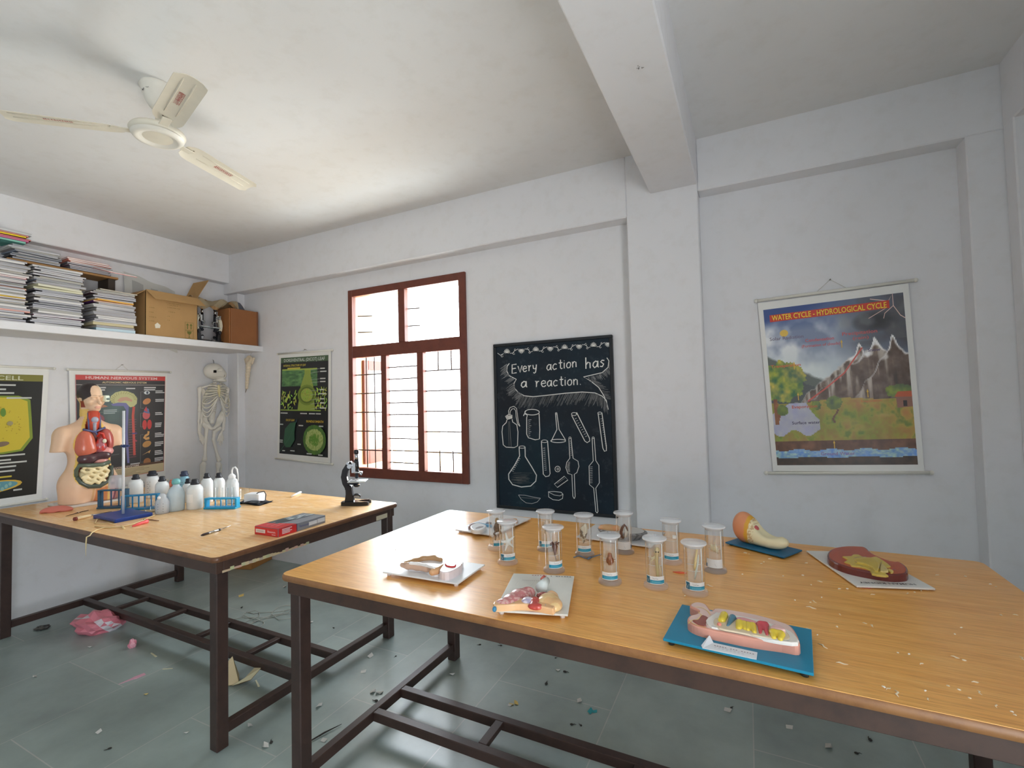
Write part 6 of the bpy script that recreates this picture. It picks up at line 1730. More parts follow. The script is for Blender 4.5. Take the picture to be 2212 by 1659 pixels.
# jaw model with teeth (crop 1400,1280 scale 5.53)
Zt = zc(1400, 1280, 5.53)
t, fr = model_board('jaw_model', 'jaw model with yellow teeth on a bright blue board at the table front', [(1432, 1379), (1757, 1454.5), (1754, 1359.6), (1473, 1305)], (12, 132, 168), .007, .012, (40, 52, 56))
out = [(470, 380), (500, 330), (570, 310), (600, 270), (500, 215), (530, 175), (600, 165), (690, 190), (740, 250), (760, 275), (840, 240), (1300, 320), (1600, 410), (1720, 470), (1800, 600), (1800, 690), (1600, 660), (1250, 610), (900, 540), (650, 480), (520, 430)]
lift('gum_base', t, fr, smooth_poly(Zt(fr, out, .012), 3), 0, .026, (220, 156, 136), (232, 200, 190), bev=.005)
lift('red_muscle', t, fr, smooth_poly(Zt(fr, [(530, 330), (600, 320), (640, 270), (700, 285), (740, 330), (690, 360), (690, 400), (600, 380)], .028), 3), .022, .0285, (150, 74, 62), bev=.002)
lift('bone_rim', t, fr, smooth_poly(Zt(fr, [(690, 330), (790, 250), (860, 240), (1300, 320), (1610, 420), (1740, 490), (1790, 600), (1500, 570), (1250, 510), (950, 440), (760, 410)], .030), 3), .022, .031, (238, 232, 224), bev=.003)
lift('tooth_bed', t, fr, smooth_poly(Zt(fr, [(780, 350), (860, 290), (1300, 360), (1600, 440), (1690, 510), (1640, 560), (1300, 510), (1050, 460), (850, 420)], .033), 3), .028, .0325, (226, 208, 178), bev=.002)
yl_ = (232, 204, 70)
def tooth(parts, col, name='tooth'):
    S = [((*Zt(fr, [(x0, y0)], .036)[0], fr.z+.0335), (*Zt(fr, [(x1, y1)], .034)[0], fr.z+.0325), r0, r1) for x0, y0, x1, y1, r0, r1 in parts]
    pts = [p for s in S for p in s[:2]]
    def f(p):
        d = None
        for a, b_, r0, r1 in S:
            e = s_cap(p, a, b_, r0, r1); d = e if d is None else smin(d, e, .004)
        return d
    lo = [min(p[i] for p in pts)-.016 for i in range(3)]; hi = [max(p[i] for p in pts)+.016 for i in range(3)]
    obj(name, sdf_mesh(name, f, lo, hi, .0026, col), GLOSS(), t)
tooth([(910, 260, 880, 330, .0105, .010)], yl_); tooth([(1090, 350, 1080, 420, .0095, .007), (1150, 360, 1160, 430, .008, .006)], yl_); tooth([(1190, 370, 1190, 440, .008, .006), (1250, 380, 1270, 470, .0085, .0055)], yl_)
tooth([(1490, 470, 1500, 530, .0095, .006), (1590, 490, 1580, 550, .0095, .006), (1500, 470, 1580, 490, .0095, .0095)], yl_)
tooth([(1010, 290, 950, 390, .0095, .0035)], (86, 130, 150), 'cut_tooth'); tooth([(1010, 295, 965, 370, .0058, .003)], (206, 76, 84), 'tooth_pulp') if False else None
tooth([(1340, 370, 1340, 480, .008, .0035), (1400, 380, 1420, 500, .008, .0035), (1340, 370, 1400, 380, .009, .009)], (206, 80, 90), 'cut_tooth')
tooth([(850, 370, 850, 380, .006, .006)], (230, 140, 120), 'gum_spot')
lift('gum_fold', t, fr, smooth_poly(Zt(fr, [(1060, 295), (1150, 300), (1290, 345), (1280, 365), (1150, 330), (1070, 315)], .036), 2), .030, .037, (226, 160, 160), bev=.002)
lift('gum_fold', t, fr, smooth_poly(Zt(fr, [(1460, 420), (1520, 380), (1620, 420), (1640, 450), (1560, 440)], .038), 2), .030, .040, (232, 190, 184), bev=.003)
A = Art(lambda x, y, l: Vector((x, y, fr.z+l)), .026+.0006)
A.l = .0268; pp = Zt(fr, [(480, 370), (520, 330), (590, 320), (640, 270), (600, 230)], .027); A.line(pp, .0022, (240, 208, 110)); A.line(Zt(fr, [(520, 360), (600, 395), (700, 415)], .027), .0022, (240, 208, 110)); A.line(Zt(fr, [(560, 172), (640, 175), (710, 215), (745, 265)], .027), .0022, (240, 208, 110))
A.l = .0320; A.line(Zt(fr, [(760, 400), (950, 445), (1180, 480), (1260, 520), (1420, 560), (1690, 570)], .032), .0012, (110, 150, 160)); obj('painted_lines', A.b, PRINT(), t)
lab = Zt(fr, [(635, 620), (735, 535), (780, 590), (1305, 705), (1295, 790), (650, 655)], .003)
q = B((232, 238, 242)); vs = [(x, y, fr.z+(.0012 if i not in (1,) else .010)) for i, (x, y) in enumerate(lab)]
q.add(vs+[(x, y, z-.0008) for x, y, z in vs], [(0, 5, 4, 3, 2, 1), (6, 7, 8, 9, 10, 11)]+[(i, (i+1) % 6, 6+(i+1) % 6, 6+i) for i in range(6)]); ls = obj('paper_label', q, PAPER(), t)
A = Art(lambda x, y, l: Vector((x, y, fr.z+.0012+l)), .0005)
a_, b_ = Zt(fr, [(790, 625)], .003)[0], Zt(fr, [(1280, 735)], .003)[0]; an = math.atan2(b_[1]-a_[1], b_[0]-a_[0])
rr = random.Random(8)
for k in range(15):
    if k in (5, 9): continue
    s = k/15; x, y = a_[0]+(b_[0]-a_[0])*s, a_[1]+(b_[1]-a_[1])*s; A.rect(x, y-.001, x+.0032, y+.002, (120, 100, 110))
for r_ in range(4):
    for k in range(8): x, y = a_[0]+.002+k*.009, a_[1]-.005-.0035*r_+(b_[1]-a_[1])*(k/10); A.rect(x, y, x+.0065*rr.uniform(.5, 1), y+.0009, (196, 200, 210))
obj('label_print', A.b, PRINT(), ls)

# kidney model (crop 1760,1170 scale 10.05)
Zk = zc(1760, 1170, 10.05)
t, fr = model_board('kidney_model', 'red-brown kidney model with yellow centre on a white board marked HUMAN KIDNEY', [(1846, 1264), (2013, 1272), (1884, 1192), (1745, 1190)], (226, 226, 222), .006, .004)
lift('kidney_body', t, fr, smooth_poly(Zk(fr, [(280, 430), (300, 310), (420, 230), (650, 190), (900, 190), (1100, 215), (1220, 320), (1350, 400), (1650, 520), (1850, 540), (2010, 660), (2020, 780), (1900, 820), (1600, 820), (1100, 740), (700, 650), (420, 540)], .008), 3), 0, .026, (112, 52, 46), (190, 92, 66), bev=.006)
lift('yellow_pelvis', t, fr, smooth_poly(Zk(fr, [(600, 325), (780, 320), (830, 285), (960, 290), (1040, 330), (1200, 350), (1330, 330), (1500, 420), (1650, 540), (1560, 560), (1620, 640), (1500, 660), (1600, 740), (1450, 740), (1240, 700), (1200, 620), (980, 550), (800, 530), (760, 480), (640, 440), (720, 390)], .029), 2), .024, .031, (206, 178, 82), (216, 190, 96), bev=.003)
lift('yellow_ridge', t, fr, smooth_poly(Zk(fr, [(860, 400), (1000, 390), (1200, 360), (1330, 400), (1420, 520), (1380, 640), (1300, 640), (1240, 560), (1050, 480), (900, 450)], .034), 2), .029, .037, (210, 182, 80), bev=.004)
lift('calyx', t, fr, smooth_poly(Zk(fr, [(1440, 500), (1490, 500), (1600, 620), (1560, 650), (1420, 640)], .034), 2), .029, .036, (222, 200, 130), bev=.003); lift('calyx', t, fr, smooth_poly(Zk(fr, [(1580, 580), (1640, 580), (1710, 620), (1650, 650)], .034), 2), .026, .033, (222, 196, 110), bev=.003)
A = Art(lambda x, y, l: Vector((x, y, fr.z+l)), .0316)
for pts, w, c_ in (([(860, 385), (960, 365), (1120, 360)], .003, (96, 60, 40)), ([(880, 465), (920, 490)], .004, (110, 84, 70)), ([(990, 510), (1050, 535)], .003, (120, 96, 70)), ([(1180, 575), (1270, 605)], .003, (120, 96, 60)), ([(1500, 610), (1550, 620)], .003, (110, 90, 80)), ([(1450, 470), (1400, 620)], .002, (130, 110, 50))): A.l = .0376 if pts[0][0] > 1380 or pts[0][0] < 900 else .0318; A.line(Zk(fr, pts, .032), w, c_)
A.l = .0265; A.line(Zk(fr, [(1480, 460), (1530, 520), (1580, 575)], .027), .007, (130, 90, 110)); A.line(Zk(fr, [(1690, 590), (1760, 610)], .027), .005, (120, 70, 90)); obj('painted_marks', A.b, PRINT(), t)
A = Art(lambda x, y, l: Vector((x, y, fr.z+l)), .0005)
ta, tb = Zk(fr, [(2210, 945)], .0)[0], Zk(fr, [(985, 900)], .0)[0]
A.text('HUMAN KIDNEY', ta[0], ta[1]+.012, .020, (60, 62, 66), .012, rot=math.atan2(tb[1]-ta[1], tb[0]-ta[0]), width=math.hypot(tb[0]-ta[0], tb[1]-ta[1])); obj('lettering', A.b, PRINT(), t)
c = on_z(1868, 1271, TZ); tp_ = thing('modelling_clay', 'lump of pink modelling clay at the lower edge of the kidney board', 'clay', (c.x, c.y+.008, TZ))
obj('lump', sdf_mesh('lump', lambda p: np.maximum(smin(s_ell(p, (0, 0, .002), (.016, .008, .0065)), s_ell(p, (.010, .001, .002), (.010, .007, .0055)), .004), -p[:, 2]), (-.025, -.015, -.002), (.03, .015, .014), .0022, (196, 104, 100)), SATIN(), tp_)

# crescent-shaped model on a blue board (crop 1550,1090 scale 4.424)
Zb = zc(1550, 1090, 4.424)
t, fr = model_board('crescent_model', 'crescent-shaped cream and orange organ model on a small blue board by the wall', [(1570, 1171), (1695, 1204), (1732, 1187), (1603, 1158)], (14, 100, 140), .006, .006, (30, 60, 76))
Lh = fr.L/2
def cres(p):
    # slice standing on the board: thick ball at the left, tapering to a lifted lip at the right
    x, y, z = p.T
    d = None
    for (xx, zz, rx, ry, rz) in ((-.62, .066, .048, .046, .066), (-.38, .055, .046, .044, .055), (-.12, .038, .046, .042, .036), (.16, .028, .044, .040, .026), (.42, .026, .040, .036, .023), (.62, .034, .030, .028, .020)):
        e = s_ell(p, (xx*Lh, .0, fr.z+zz), (rx, ry, rz)); d = e if d is None else smin(d, e, .02)
    d = smax(d, -s_ell(p, (.30*Lh, -.0, fr.z+.155), (.60*Lh, .09, .112)), .01)
    return np.maximum(d, fr.z-z)
def cres_col(v):
    x, y, z = v.T; u = x/Lh
    c = np.tile(np.array([236., 226., 186.]), (len(v), 1))
    c[u < -.42+.6*(z-fr.z-.05)] = (222, 150, 108)
    bd = np.abs(u+.38-.6*(z-fr.z-.05)) < .06
    c[bd] = (222, 168, 60)
    sp_ = (u > -.32+.6*(z-fr.z-.05)) & (u < -.14) & (fbm(x*260, z*260) > .52); c[sp_] = (206, 176, 130)
    return c
obj('organ', sdf_mesh('crescent', cres, (-Lh*1.25, -.06, fr.z-.004), (Lh*1.1, .06, fr.z+.15), .0034, colf=cres_col), SATIN(), t)
q = B((200, 96, 96)); q.ell((-.16*Lh, -.012, fr.z+.077), (.016, .016, .007), 12, Matrix.Rotation(math.radians(32), 4, 'Y')); obj('red_patch', q, SATIN(), t)

# flat model at the back left (crop 970,1095 scale 11.64)
Zh = zc(970, 1095, 11.64)
t, fr = model_board('leaf_section_model', 'pale relief model with a white oval on the white board behind the frog jar', [(986, 1143.5), (1066, 1157), (1146, 1119), (1068, 1110)], (222, 222, 222), .006, .008)
lift('white_oval', t, fr, smooth_poly(Zh(fr, [(540, 500), (620, 440), (740, 420), (880, 450), (940, 490), (880, 560), (780, 600), (640, 600), (560, 560)], .016), 3), 0, .020, (236, 240, 242), bev=.004)
lift('oval_hollow', t, fr, smooth_poly(Zh(fr, [(660, 530), (760, 490), (870, 488), (800, 520), (700, 540)], .021), 2), .019, .0215, (150, 146, 150), bev=.001)
lift('brown_cap', t, fr, smooth_poly(Zh(fr, [(480, 490), (520, 440), (640, 410), (640, 425), (560, 460), (520, 500)], .014), 2), 0, .016, (170, 140, 136), bev=.003); lift('blue_vein', t, fr, smooth_poly(Zh(fr, [(640, 412), (760, 395), (900, 420), (1060, 440), (1060, 455), (880, 440), (740, 412)], .012), 2), 0, .013, (120, 170, 200), bev=.002)
lift('orange_rod', t, fr, smooth_poly(Zh(fr, [(1380, 310), (1600, 295), (1700, 300), (1720, 350), (1690, 370), (1600, 330), (1390, 335)], .010), 3), 0, .012, (226, 170, 120), bev=.003); lift('grey_pad', t, fr, smooth_poly(Zh(fr, [(920, 400), (960, 380), (1060, 390), (1060, 410), (960, 415)], .010), 2), 0, .012, (130, 132, 140), bev=.002)
lift('red_stripe', t, fr, smooth_poly(Zh(fr, [(1390, 316), (1560, 306), (1560, 322), (1400, 328)], .013), 1), .010, .0128, (210, 96, 60), bev=.0005)
c = on_z(1122, 1116, TZ+.018); q = B((236, 236, 234)); 
# petal model, behind the leech jar (crop 1250,1100 scale 11.06)
Zp = zc(1250, 1100, 11.06)
t, fr = model_board('bowl_model', 'grey fluted bowl model with peach top on the white board behind the leech jar', [(1250, 1160), (1412, 1181), (1432, 1150), (1281, 1131)], (224, 224, 224), .006, .006)
q = B((120, 120, 120)); c = Zp(fr, [(1040, 560)], .02)[0]; rx, ry = .115, .075
for k in range(40):
    a0, a1 = 2*math.pi*k/40, 2*math.pi*(k+1)/40; w0 = 1+.04*(k % 2); w1 = 1+.04*((k+1) % 2)
    def P(a, w, s, z): return (c[0]+rx*math.cos(a)*w*s, c[1]+ry*math.sin(a)*w*s, fr.z+z)
    q.add([P(a0, w0, .72, 0), P(a1, w1, .72, 0), P(a1, w1, 1.0, .030), P(a0, w0, 1.0, .030), P(a1, w1, .9, .036), P(a0, w0, .9, .036)], [(0, 1, 2, 3), (3, 2, 4, 5)], False, (104, 104, 106) if k % 2 else (140, 140, 140))
q.add([(c[0]+rx*.9*math.cos(2*math.pi*k/40), c[1]+ry*.9*math.sin(2*math.pi*k/40), fr.z+.036) for k in range(40)], [tuple(range(40))], False, (196, 194, 190)); q.add([(c[0]+rx*.72*math.cos(2*math.pi*k/40), c[1]+ry*.72*math.sin(2*math.pi*k/40), fr.z) for k in range(40)], [tuple(range(39, -1, -1))], False)
obj('fluted_bowl', q, SATIN(), t)
c2 = Zp(fr, [(740, 440)], .04)[0]
obj('peach_top', sdf_mesh('peach', lambda p: np.maximum(smin(s_ell(p, (c2[0], c2[1], fr.z+.036), (.055, .034, .018)), s_ell(p, (c2[0]+.035, c2[1]-.005, fr.z+.038), (.026, .022, .016)), .012), fr.z+.030-p[:, 2]), (c2[0]-.08, c2[1]-.06, fr.z+.02), (c2[0]+.08, c2[1]+.05, fr.z+.07), .0038, colf=mott((224, 160, 112), (214, 170, 120), .5, 50)), SATIN(), t)

# wire, scrap and sawdust-like crumbs
q = B((96, 120, 146)); q.tube([tpt(1239, 1204, .003), tpt(1252, 1200, .006), tpt(1262, 1205, .004), tpt(1271, 1208, .004), tpt(1281, 1203, .004), tpt(1299, 1197, .003)], .0022, 6); q.tube([tpt(1270, 1207, .006), tpt(1276, 1204, .006)], .0045, 7)
tag(obj('blue_wire', q, SATIN()), 'short piece of blue wire lying at the foot of a specimen jar', 'wire')
a, c = tpt(1453, 1236), tpt(1483, 1239); q = B((226, 110, 80)); q.tube([a+Vector((0, 0, .002)), (a+c)/2+Vector((0, -.004, .0025)), c+Vector((0, 0, .002))], [.001, .005, .003], 6); tag(obj('orange_scrap', q, MATTE()), 'orange scrap lying between the pipefish jar and the cube jar', 'scrap')
crumbs = [(1610,1195),(1618,1197),(1663,1208),(1650,1215),(1645,1218),(1604,1241),(1742,1217),(1692,1245),(1735,1244),(1752,1264),(1771,1257),(1814,1273),(1830,1273),(1775,1291),(1717,1297),(1751,1302),(1759,1300),(1752,1314),(1814,1328),(1813,1273),(1886,1285),(1960,1282),(1976,1280),(1990,1277),
 (1533,1266),(1884,1353),(1868,1347),(1808,1355),(1631,1333),(1777,1397),(1766,1372),(1746,1360),(1733,1375),(1819,1434),(1940,1411),(1964,1414),(1991,1435),(2063,1421),(2082,1428),(2077,1357),(2063,1371),(1910,1486),(1920,1489),(1936,1499),(1999,1493),(2004,1511),(2049,1483),(2071,1491),(2094,1509),(2107,1475),(2117,1497),(2153,1526),(2187,1539),(2193,1546),(2025,1243),(2085,1246),(2140,1263),(2152,1268),(2163,1330),(2194,1329),(2207,1423),(1480,1288),(855,1188),(1176,1150)]
rr = random.Random(31)
protos = []
for k in range(4):
    r = random.Random(k+40); q = B((240, 226, 196) if k < 3 else (246, 240, 226))
    if k in (0, 2):
        L = .007 if k == 0 else .011
        q.tube([(-L, 0, .0012), (-L*.3, .0012*(k+1), .0018), (L*.4, -.001, .0016), (L, .0015, .001)], [.0006, .0016, .0018, .0005], 6)
    else:
        q.ell((0, 0, .0018), (.0032, .0026, .0018), 8); q.ell((.002, .001, .0016), (.0025, .002, .0015), 8)
    protos.append(to_mesh('crumb', q)); protos[-1].materials.append(MATTE())
for k, (x, y) in enumerate(crumbs):
    o = bpy.data.objects.new('paper_crumb', protos[rr.randrange(4)]); COL.objects.link(o)
    p = tpt(x, y); o.location = (p.x, p.y, TZ); o.rotation_euler = (0, 0, rr.random()*6.28); s = rr.uniform(.7, 1.25); o.scale = (s, s, s)
    tag(o, 'tiny pale crumb or shaving scattered on the front wooden table', 'crumb', 'pale crumbs scattered on the front table')
# ------------------------------------------------------------------ things on the wall shelf
SZ = 2.155
XF = 0.44
def ypx(px, py, x): return on_x(px, py, x).y
rr = random.Random(77)
GREYS = [(206, 206, 210), (194, 194, 200), (176, 176, 182), (222, 220, 218), (200, 196, 186), (186, 186, 180)]
COVERS = [(150, 148, 152), (118, 116, 122), (176, 172, 170), (120, 92, 104), (150, 140, 122), (130, 138, 152), (210, 206, 200), (84, 82, 86), (186, 180, 172)]
def notebook(w, d, h, page, cover, name='notebook', open_front=True):
    """one exercise book lying flat: covers, page block and spine; spine at -y"""
    b = B(page)
    b.box((-d/2+.002, -w/2+.001, .0012), (d/2-.002, w/2-.002, h-.0012))
    b.box((-d/2, -w/2, 0), (d/2, w/2, .0012), col=cover); b.box((-d/2, -w/2, h-.0012), (d/2, w/2, h), col=cover); b.box((-d/2, -w/2-.0008, 0), (d/2, -w/2+.001, h), col=cover)
    me = to_mesh(name, b); me.materials.append(PAPER())
    return me
protos = []
for i in range(12):
    h = rr.choice((.007, .009, .011, .013, .016))
    protos.append((h, notebook(.285, .205, h, GREYS[i % 6], COVERS[i % 9])))
def stack(y0, y1, z0, z1, x_front, label, group, specials={}, jit=.010, seed=1, tilt=0.0):
    r = random.Random(seed)
    z = z0; k = 0
    w = y1-y0
    while z < z1:
        sp_ = specials.get(k)
        if sp_:
            h, page, cover, lab = sp_
            me = notebook(.285, .205, h, page, cover)
        else:
            h, me = protos[r.randrange(12)]; lab = None
        o = bpy.data.objects.new('notebook', me); COL.objects.link(o)
        o.location = (x_front-.105+r.uniform(-jit*1.6, jit*.8), (y0+y1)/2+r.uniform(-jit, jit)*1.5, z)
        o.rotation_euler = (0, 0, r.uniform(-.09, .09)+(math.pi if r.random() < .35 else 0))
        o.scale = (r.uniform(.9, 1.04), w/.285*r.uniform(.87, 1.03), 1)
        if lab: tag(o, lab, 'notebook', group)
        else: tag(o, label, 'notebook', group)
        z += h+.0003; k += 1
    return z
W_ = (236, 236, 236)
stack(-2.06, -1.775, SZ, 2.585, XF, 'white-edged notebook in the leftmost stack on the shelf front', 'leftmost stack of notebooks', {
    6: (.010, (232, 186, 176), (214, 150, 140), 'pinkish notebook low in the leftmost stack'), 14: (.012, (236, 200, 80), (226, 176, 40), 'yellow-covered notebook halfway up the leftmost stack'),
    20: (.010, (232, 200, 186), (220, 150, 120), 'salmon notebook above the yellow one in the leftmost stack'), 27: (.010, (236, 232, 228), (186, 60, 84), 'red-covered notebook near the top of the leftmost stack')}, seed=3)
stack(-1.745, -1.465, SZ, 2.575, XF-.004, 'grey-white notebook in the tall second stack on the shelf', 'second stack of notebooks', {
    22: (.014, (222, 220, 196), (206, 204, 170), 'yellowish thick notebook in the upper second stack'), 23: (.016, (216, 214, 196), (196, 192, 160), 'cream thick notebook under the top books of the second stack'), 5: (.010, W_, (110, 50, 80), 'plum-covered notebook low in the second stack')}, seed=5, jit=.014)
stack(-1.40, -1.115, SZ, 2.475, XF-.004, 'white notebook in the third stack, left of the open carton', 'third stack of notebooks', {
    0: (.028, (206, 226, 236), (150, 180, 196), 'thick pale blue book at the foot of the third stack'), 2: (.022, (206, 196, 160), (170, 156, 120), 'thick tan book near the foot of the third stack'),
    15: (.012, (236, 214, 190), (96, 50, 110), 'purple-covered notebook near the top of the third stack'), 16: (.010, (240, 200, 110), (220, 150, 50), 'orange-edged notebook near the top of the third stack')}, seed=8)
# plank carried by boxes of papers behind the stacks, with more books on it
b = B((176, 132, 82)); b.box((.02, -1.82, 2.628), (.215, -1.15, 2.646), .002)
pk = tag(obj('wooden_plank', b, vmat('raw_wood', .7, var=.14, scale=5)), 'long raw wooden plank laid behind the notebook stacks', 'plank')
for y in (-1.78, -1.50, -1.215):
    b = B((70, 60, 52)); b.box((.03, y, SZ), (.20, y+.05, 2.628), .002); obj('support', b, vmat('raw_wood', .7, var=.14, scale=5), pk)
stack(-1.80, -1.52, 2.647, 2.755, .225, 'grey notebook in the left stack on the plank', 'left stack on the plank', seed=12, jit=.008)
stack(-1.49, -1.20, 2.647, 2.735, .225, 'grey-white notebook in the right stack on the plank', 'right stack on the plank', {5: (.012, (232, 226, 222), (216, 140, 126), 'salmon-covered book on top of the right stack on the plank'), 6: (.012, (232, 226, 222), (216, 140, 126), 'salmon-covered book on top of the right stack on the plank'), 7: (.012, (232, 226, 222), (216, 140, 126), 'salmon-covered book on top of the right stack on the plank')}, seed=14, jit=.008)
zt = 2.757
for i, (h, pg, cv, lab) in enumerate(((.014, (150, 206, 190), (90, 150, 140), 'sea-green book under the bright books at the far left'), (.014, (206, 120, 150), (176, 84, 120), 'pink book under the yellow book at the far left'), (.010, (226, 140, 130), (60, 30, 34), 'salmon book below the yellow one at the far left'),
                            (.014, (246, 210, 60), (50, 30, 34), 'bright yellow book in the far left pile'), (.010, (232, 170, 160), (206, 120, 110), 'rose book above the yellow one at the far left'), (.016, (206, 206, 206), (176, 176, 176), 'grey book topping the far left pile'))):
    o = obj('book', notebook(.285, .205, h, pg, cv, 'book'), None, None, (.15+.006*(i % 2), -1.875+.012*(i % 3), zt), (0, 0, .03*(i % 3-1)))
    if not o.data.materials: o.data.materials.append(PAPER())
    tag(o, lab, 'book', 'bright books at the far left'); zt += h+.0004
# plank block under that pile: one more stack reaching up from the plank level
stack(-2.03, -1.76, 2.59, 2.755, .25, 'grey paper bundle under the bright books', 'paper under the bright books', seed=19) if False else None
# pink folder and loose newspaper on the plank
b = B((206, 130, 130)); b.box((-.10, -.10, 0), (.13, .10, .004)); b.box((-.096, -.096, .004), (.126, .096, .008), col=(236, 232, 228)); o = tag(obj('pink_folder', b, PAPER(), None, (.33, -1.23, 2.655), (0, math.radians(16), .04)), 'pink paper folder lying on the plank above the carton', 'folder')
b = B((196, 196, 194)); b.grid(lambda u, v: Vector((.012+.045*u, -1.02+.42*v, 2.16+.60*(1-u)-.10*v+.012*math.sin(6*v+3*u)**2)), 10, 14, colfn=lambda u, v: (176, 176, 174) if (int(v*22) % 2 and .1 < u < .9) else (206, 206, 202)); b.grid(lambda u, v: Vector((.010+.045*(1-u), -1.02+.42*v, 2.16+.60*u-.10*v+.012*math.sin(6*v+3*(1-u))**2)), 10, 14)
tag(obj('newspaper', b, PAPER()), 'grey newspaper sheet standing between the wall and the open carton', 'newspaper')

# open cardboard carton
CB = (178, 142, 96)
y0, y1 = -1.045, -.622
ct = thing('cardboard_carton', 'open brown cardboard carton with raised flaps on the shelf', 'carton', (.41, y0, SZ))
Hc, Dc, Wc = .385, .34, y1-y0
def card_quad(name, P, th=.004, par=ct, col=CB):
    P = [Vector(p) for p in P]; n = (P[1]-P[0]).cross(P[3]-P[0]); n.normalize()
    b = B(col); b.add(P+[p+n*th for p in P], [(3, 2, 1, 0), (4, 5, 6, 7)]+[(i, (i+1) % 4, 4+(i+1) % 4, 4+i) for i in range(4)]); return obj(name, b, CARD(), par)
b = B(CB); b.box((-.004, 0, 0), (0, Wc, Hc)); b.box((-Dc, 0, 0), (-Dc+.004, Wc, Hc)); b.box((-Dc, 0, 0), (0, .004, Hc)); b.box((-Dc, Wc-.004, 0), (0, Wc, Hc)); b.box((-Dc, 0, 0), (0, Wc, .004)); obj('body', b, CARD(), ct)
card_quad('front_flap', [(.002, 0, Hc+.004), (.055, .045, Hc-.075), (.055, Wc+.04, Hc-.070), (.002, Wc, Hc+.004)])
card_quad('right_flap', [(-.02, Wc, Hc), (-.22, Wc, Hc), (-.24, Wc+.10, Hc+.20), (-.05, Wc+.13, Hc+.21)])
card_quad('left_flap', [(-.30, 0, Hc), (0, 0, Hc), (-.03, -.09, Hc-.07), (-.28, -.09, Hc-.07)])
A = Art(lambda u, v, l: Vector((l, u, v)), .0006)
GR = (110, 112, 60)
for y, z, w in ((.16, .30, .13), (.17, .285, .09), (.17, .262, .12), (.18, .225, .06), (.03, .24, .05), (.03, .20, .04), (.03, .16, .06), (.03, .125, .05), (.17, .185, .03), (.17, .15, .03)):
    for k in range(int(w/.011)): A.rect(y+k*.011, z, y+k*.011+.008*(.5+.5*((k*7) % 3)/2), z+.006, (140, 116, 70))
A.line([(.315, .085), (.385, .085), (.385, .155), (.315, .155)], .003, GR, True)
for y in (.335, .365): A.line([(y, .095), (y, .13)], .008, GR); A.poly([(y-.012, .128), (y+.012, .128), (y, .148)], GR)
A.line([(.315, .01), (.385, .01), (.385, .08), (.315, .08)], .003, GR, True); A.poly([(.330, .075), (.370, .075), (.366, .055), (.352, .045), (.352, .025), (.362, .018), (.338, .018), (.348, .025), (.348, .045), (.334, .055)], GR)
A.poly([(.075, .07), (.11, .075), (.115, .10), (.09, .12), (.07, .10)], (226, 218, 200)); obj('stencil_print', A.b, PAPER(), ct)

# two microscopes with cream arms, wooden case, brown wrapping
microscope('dark microscope with cream arm right beside the open carton on the shelf', (.33, -.550, SZ), math.radians(90), (30, 30, 34), .92, (190, 190, 188), (222, 218, 200)).scale = (.68, .9, .92)
microscope('dark microscope with cream arm beside the wooden case on the shelf', (.33, -.398, SZ), math.radians(-90), (30, 30, 34), .92, (190, 190, 188), (226, 222, 202)).scale = (.68, .9, .92)
wc_ = thing('wooden_case', 'small upright reddish brown wooden case at the right end of the shelf', 'case', (.43, -.318, SZ))
WOODM = vmat('red_brown_ply', .5, var=.16, scale=7)
b = B((150, 96, 54)); b.box((-.20, 0, 0), (0, .285, .352), .004); obj('case_body', b, WOODM, wc_)
b = B((120, 74, 44)); b.box((-.20, .27, .0), (.003, .288, .354), .003); obj('side_panel', b, WOODM, wc_)
b = B((164, 108, 62)); b.box((-.19, -.012, .004), (-.01, 0.0, .35), .002); obj('lid_panel', b, WOODM, wc_)
q = B((170, 136, 96))
ph = random.Random(5)
def wrap(u, v):
    y = -.60+.50*u; x = .12+.26*v
    z = 2.535+.035*math.sin(u*7+v*3)+.025*math.sin(u*17-v*9)+.055*(1-abs(2*u-.9))-.05*(v > .85)
    return Vector((x, y, z))
q.grid(wrap, 18, 10, smooth=False, colfn=lambda u, v: ((150, 116, 82) if u < .35 else (128, 100, 74)) if v < .5 else ((164, 150, 124) if u < .85 else (96, 98, 106)))
q.grid(lambda u, v: wrap(1-u, v)-Vector((0, 0, .003)), 18, 10, smooth=False)
tag(obj('wrapping_paper', q, PAPER()), 'crumpled brown wrapping paper lying over the two shelf microscopes', 'wrapping paper')

# ------------------------------------------------------------------ hanging skeleton and sacrum model
XS = .10
sk = thing('skeleton', 'pale hanging human skeleton in the back left corner', 'skeleton', (XS, 0, 0))
BONE = (226, 222, 212)
def S(px, py, x=XS): q = on_x(px, py, x); return (x-XS, q.y, q.z)
def Sm(name, chains, col=BONE, k=.012, h=.0065, extra=None, colf=None):
    pts = [(p, r) for ch_ in chains for p, r in ch_]
    def f(p):
        d = None
        for ch_ in chains:
            e = s_chain(p, ch_, k) if len(ch_) > 1 else s_ell(p, ch_[0][0], (ch_[0][1],)*3); d = e if d is None else smin(d, e, k)
        return extra(p, d) if extra else d
    m_ = max(r for _, r in pts)+.015
    lo = [min(p[i] for p, _ in pts)-m_ for i in range(3)]; hi = [max(p[i] for p, _ in pts)+m_ for i in range(3)]
    return obj(name, sdf_mesh(name, f, lo, hi, h, col, colf), SATIN(), sk)
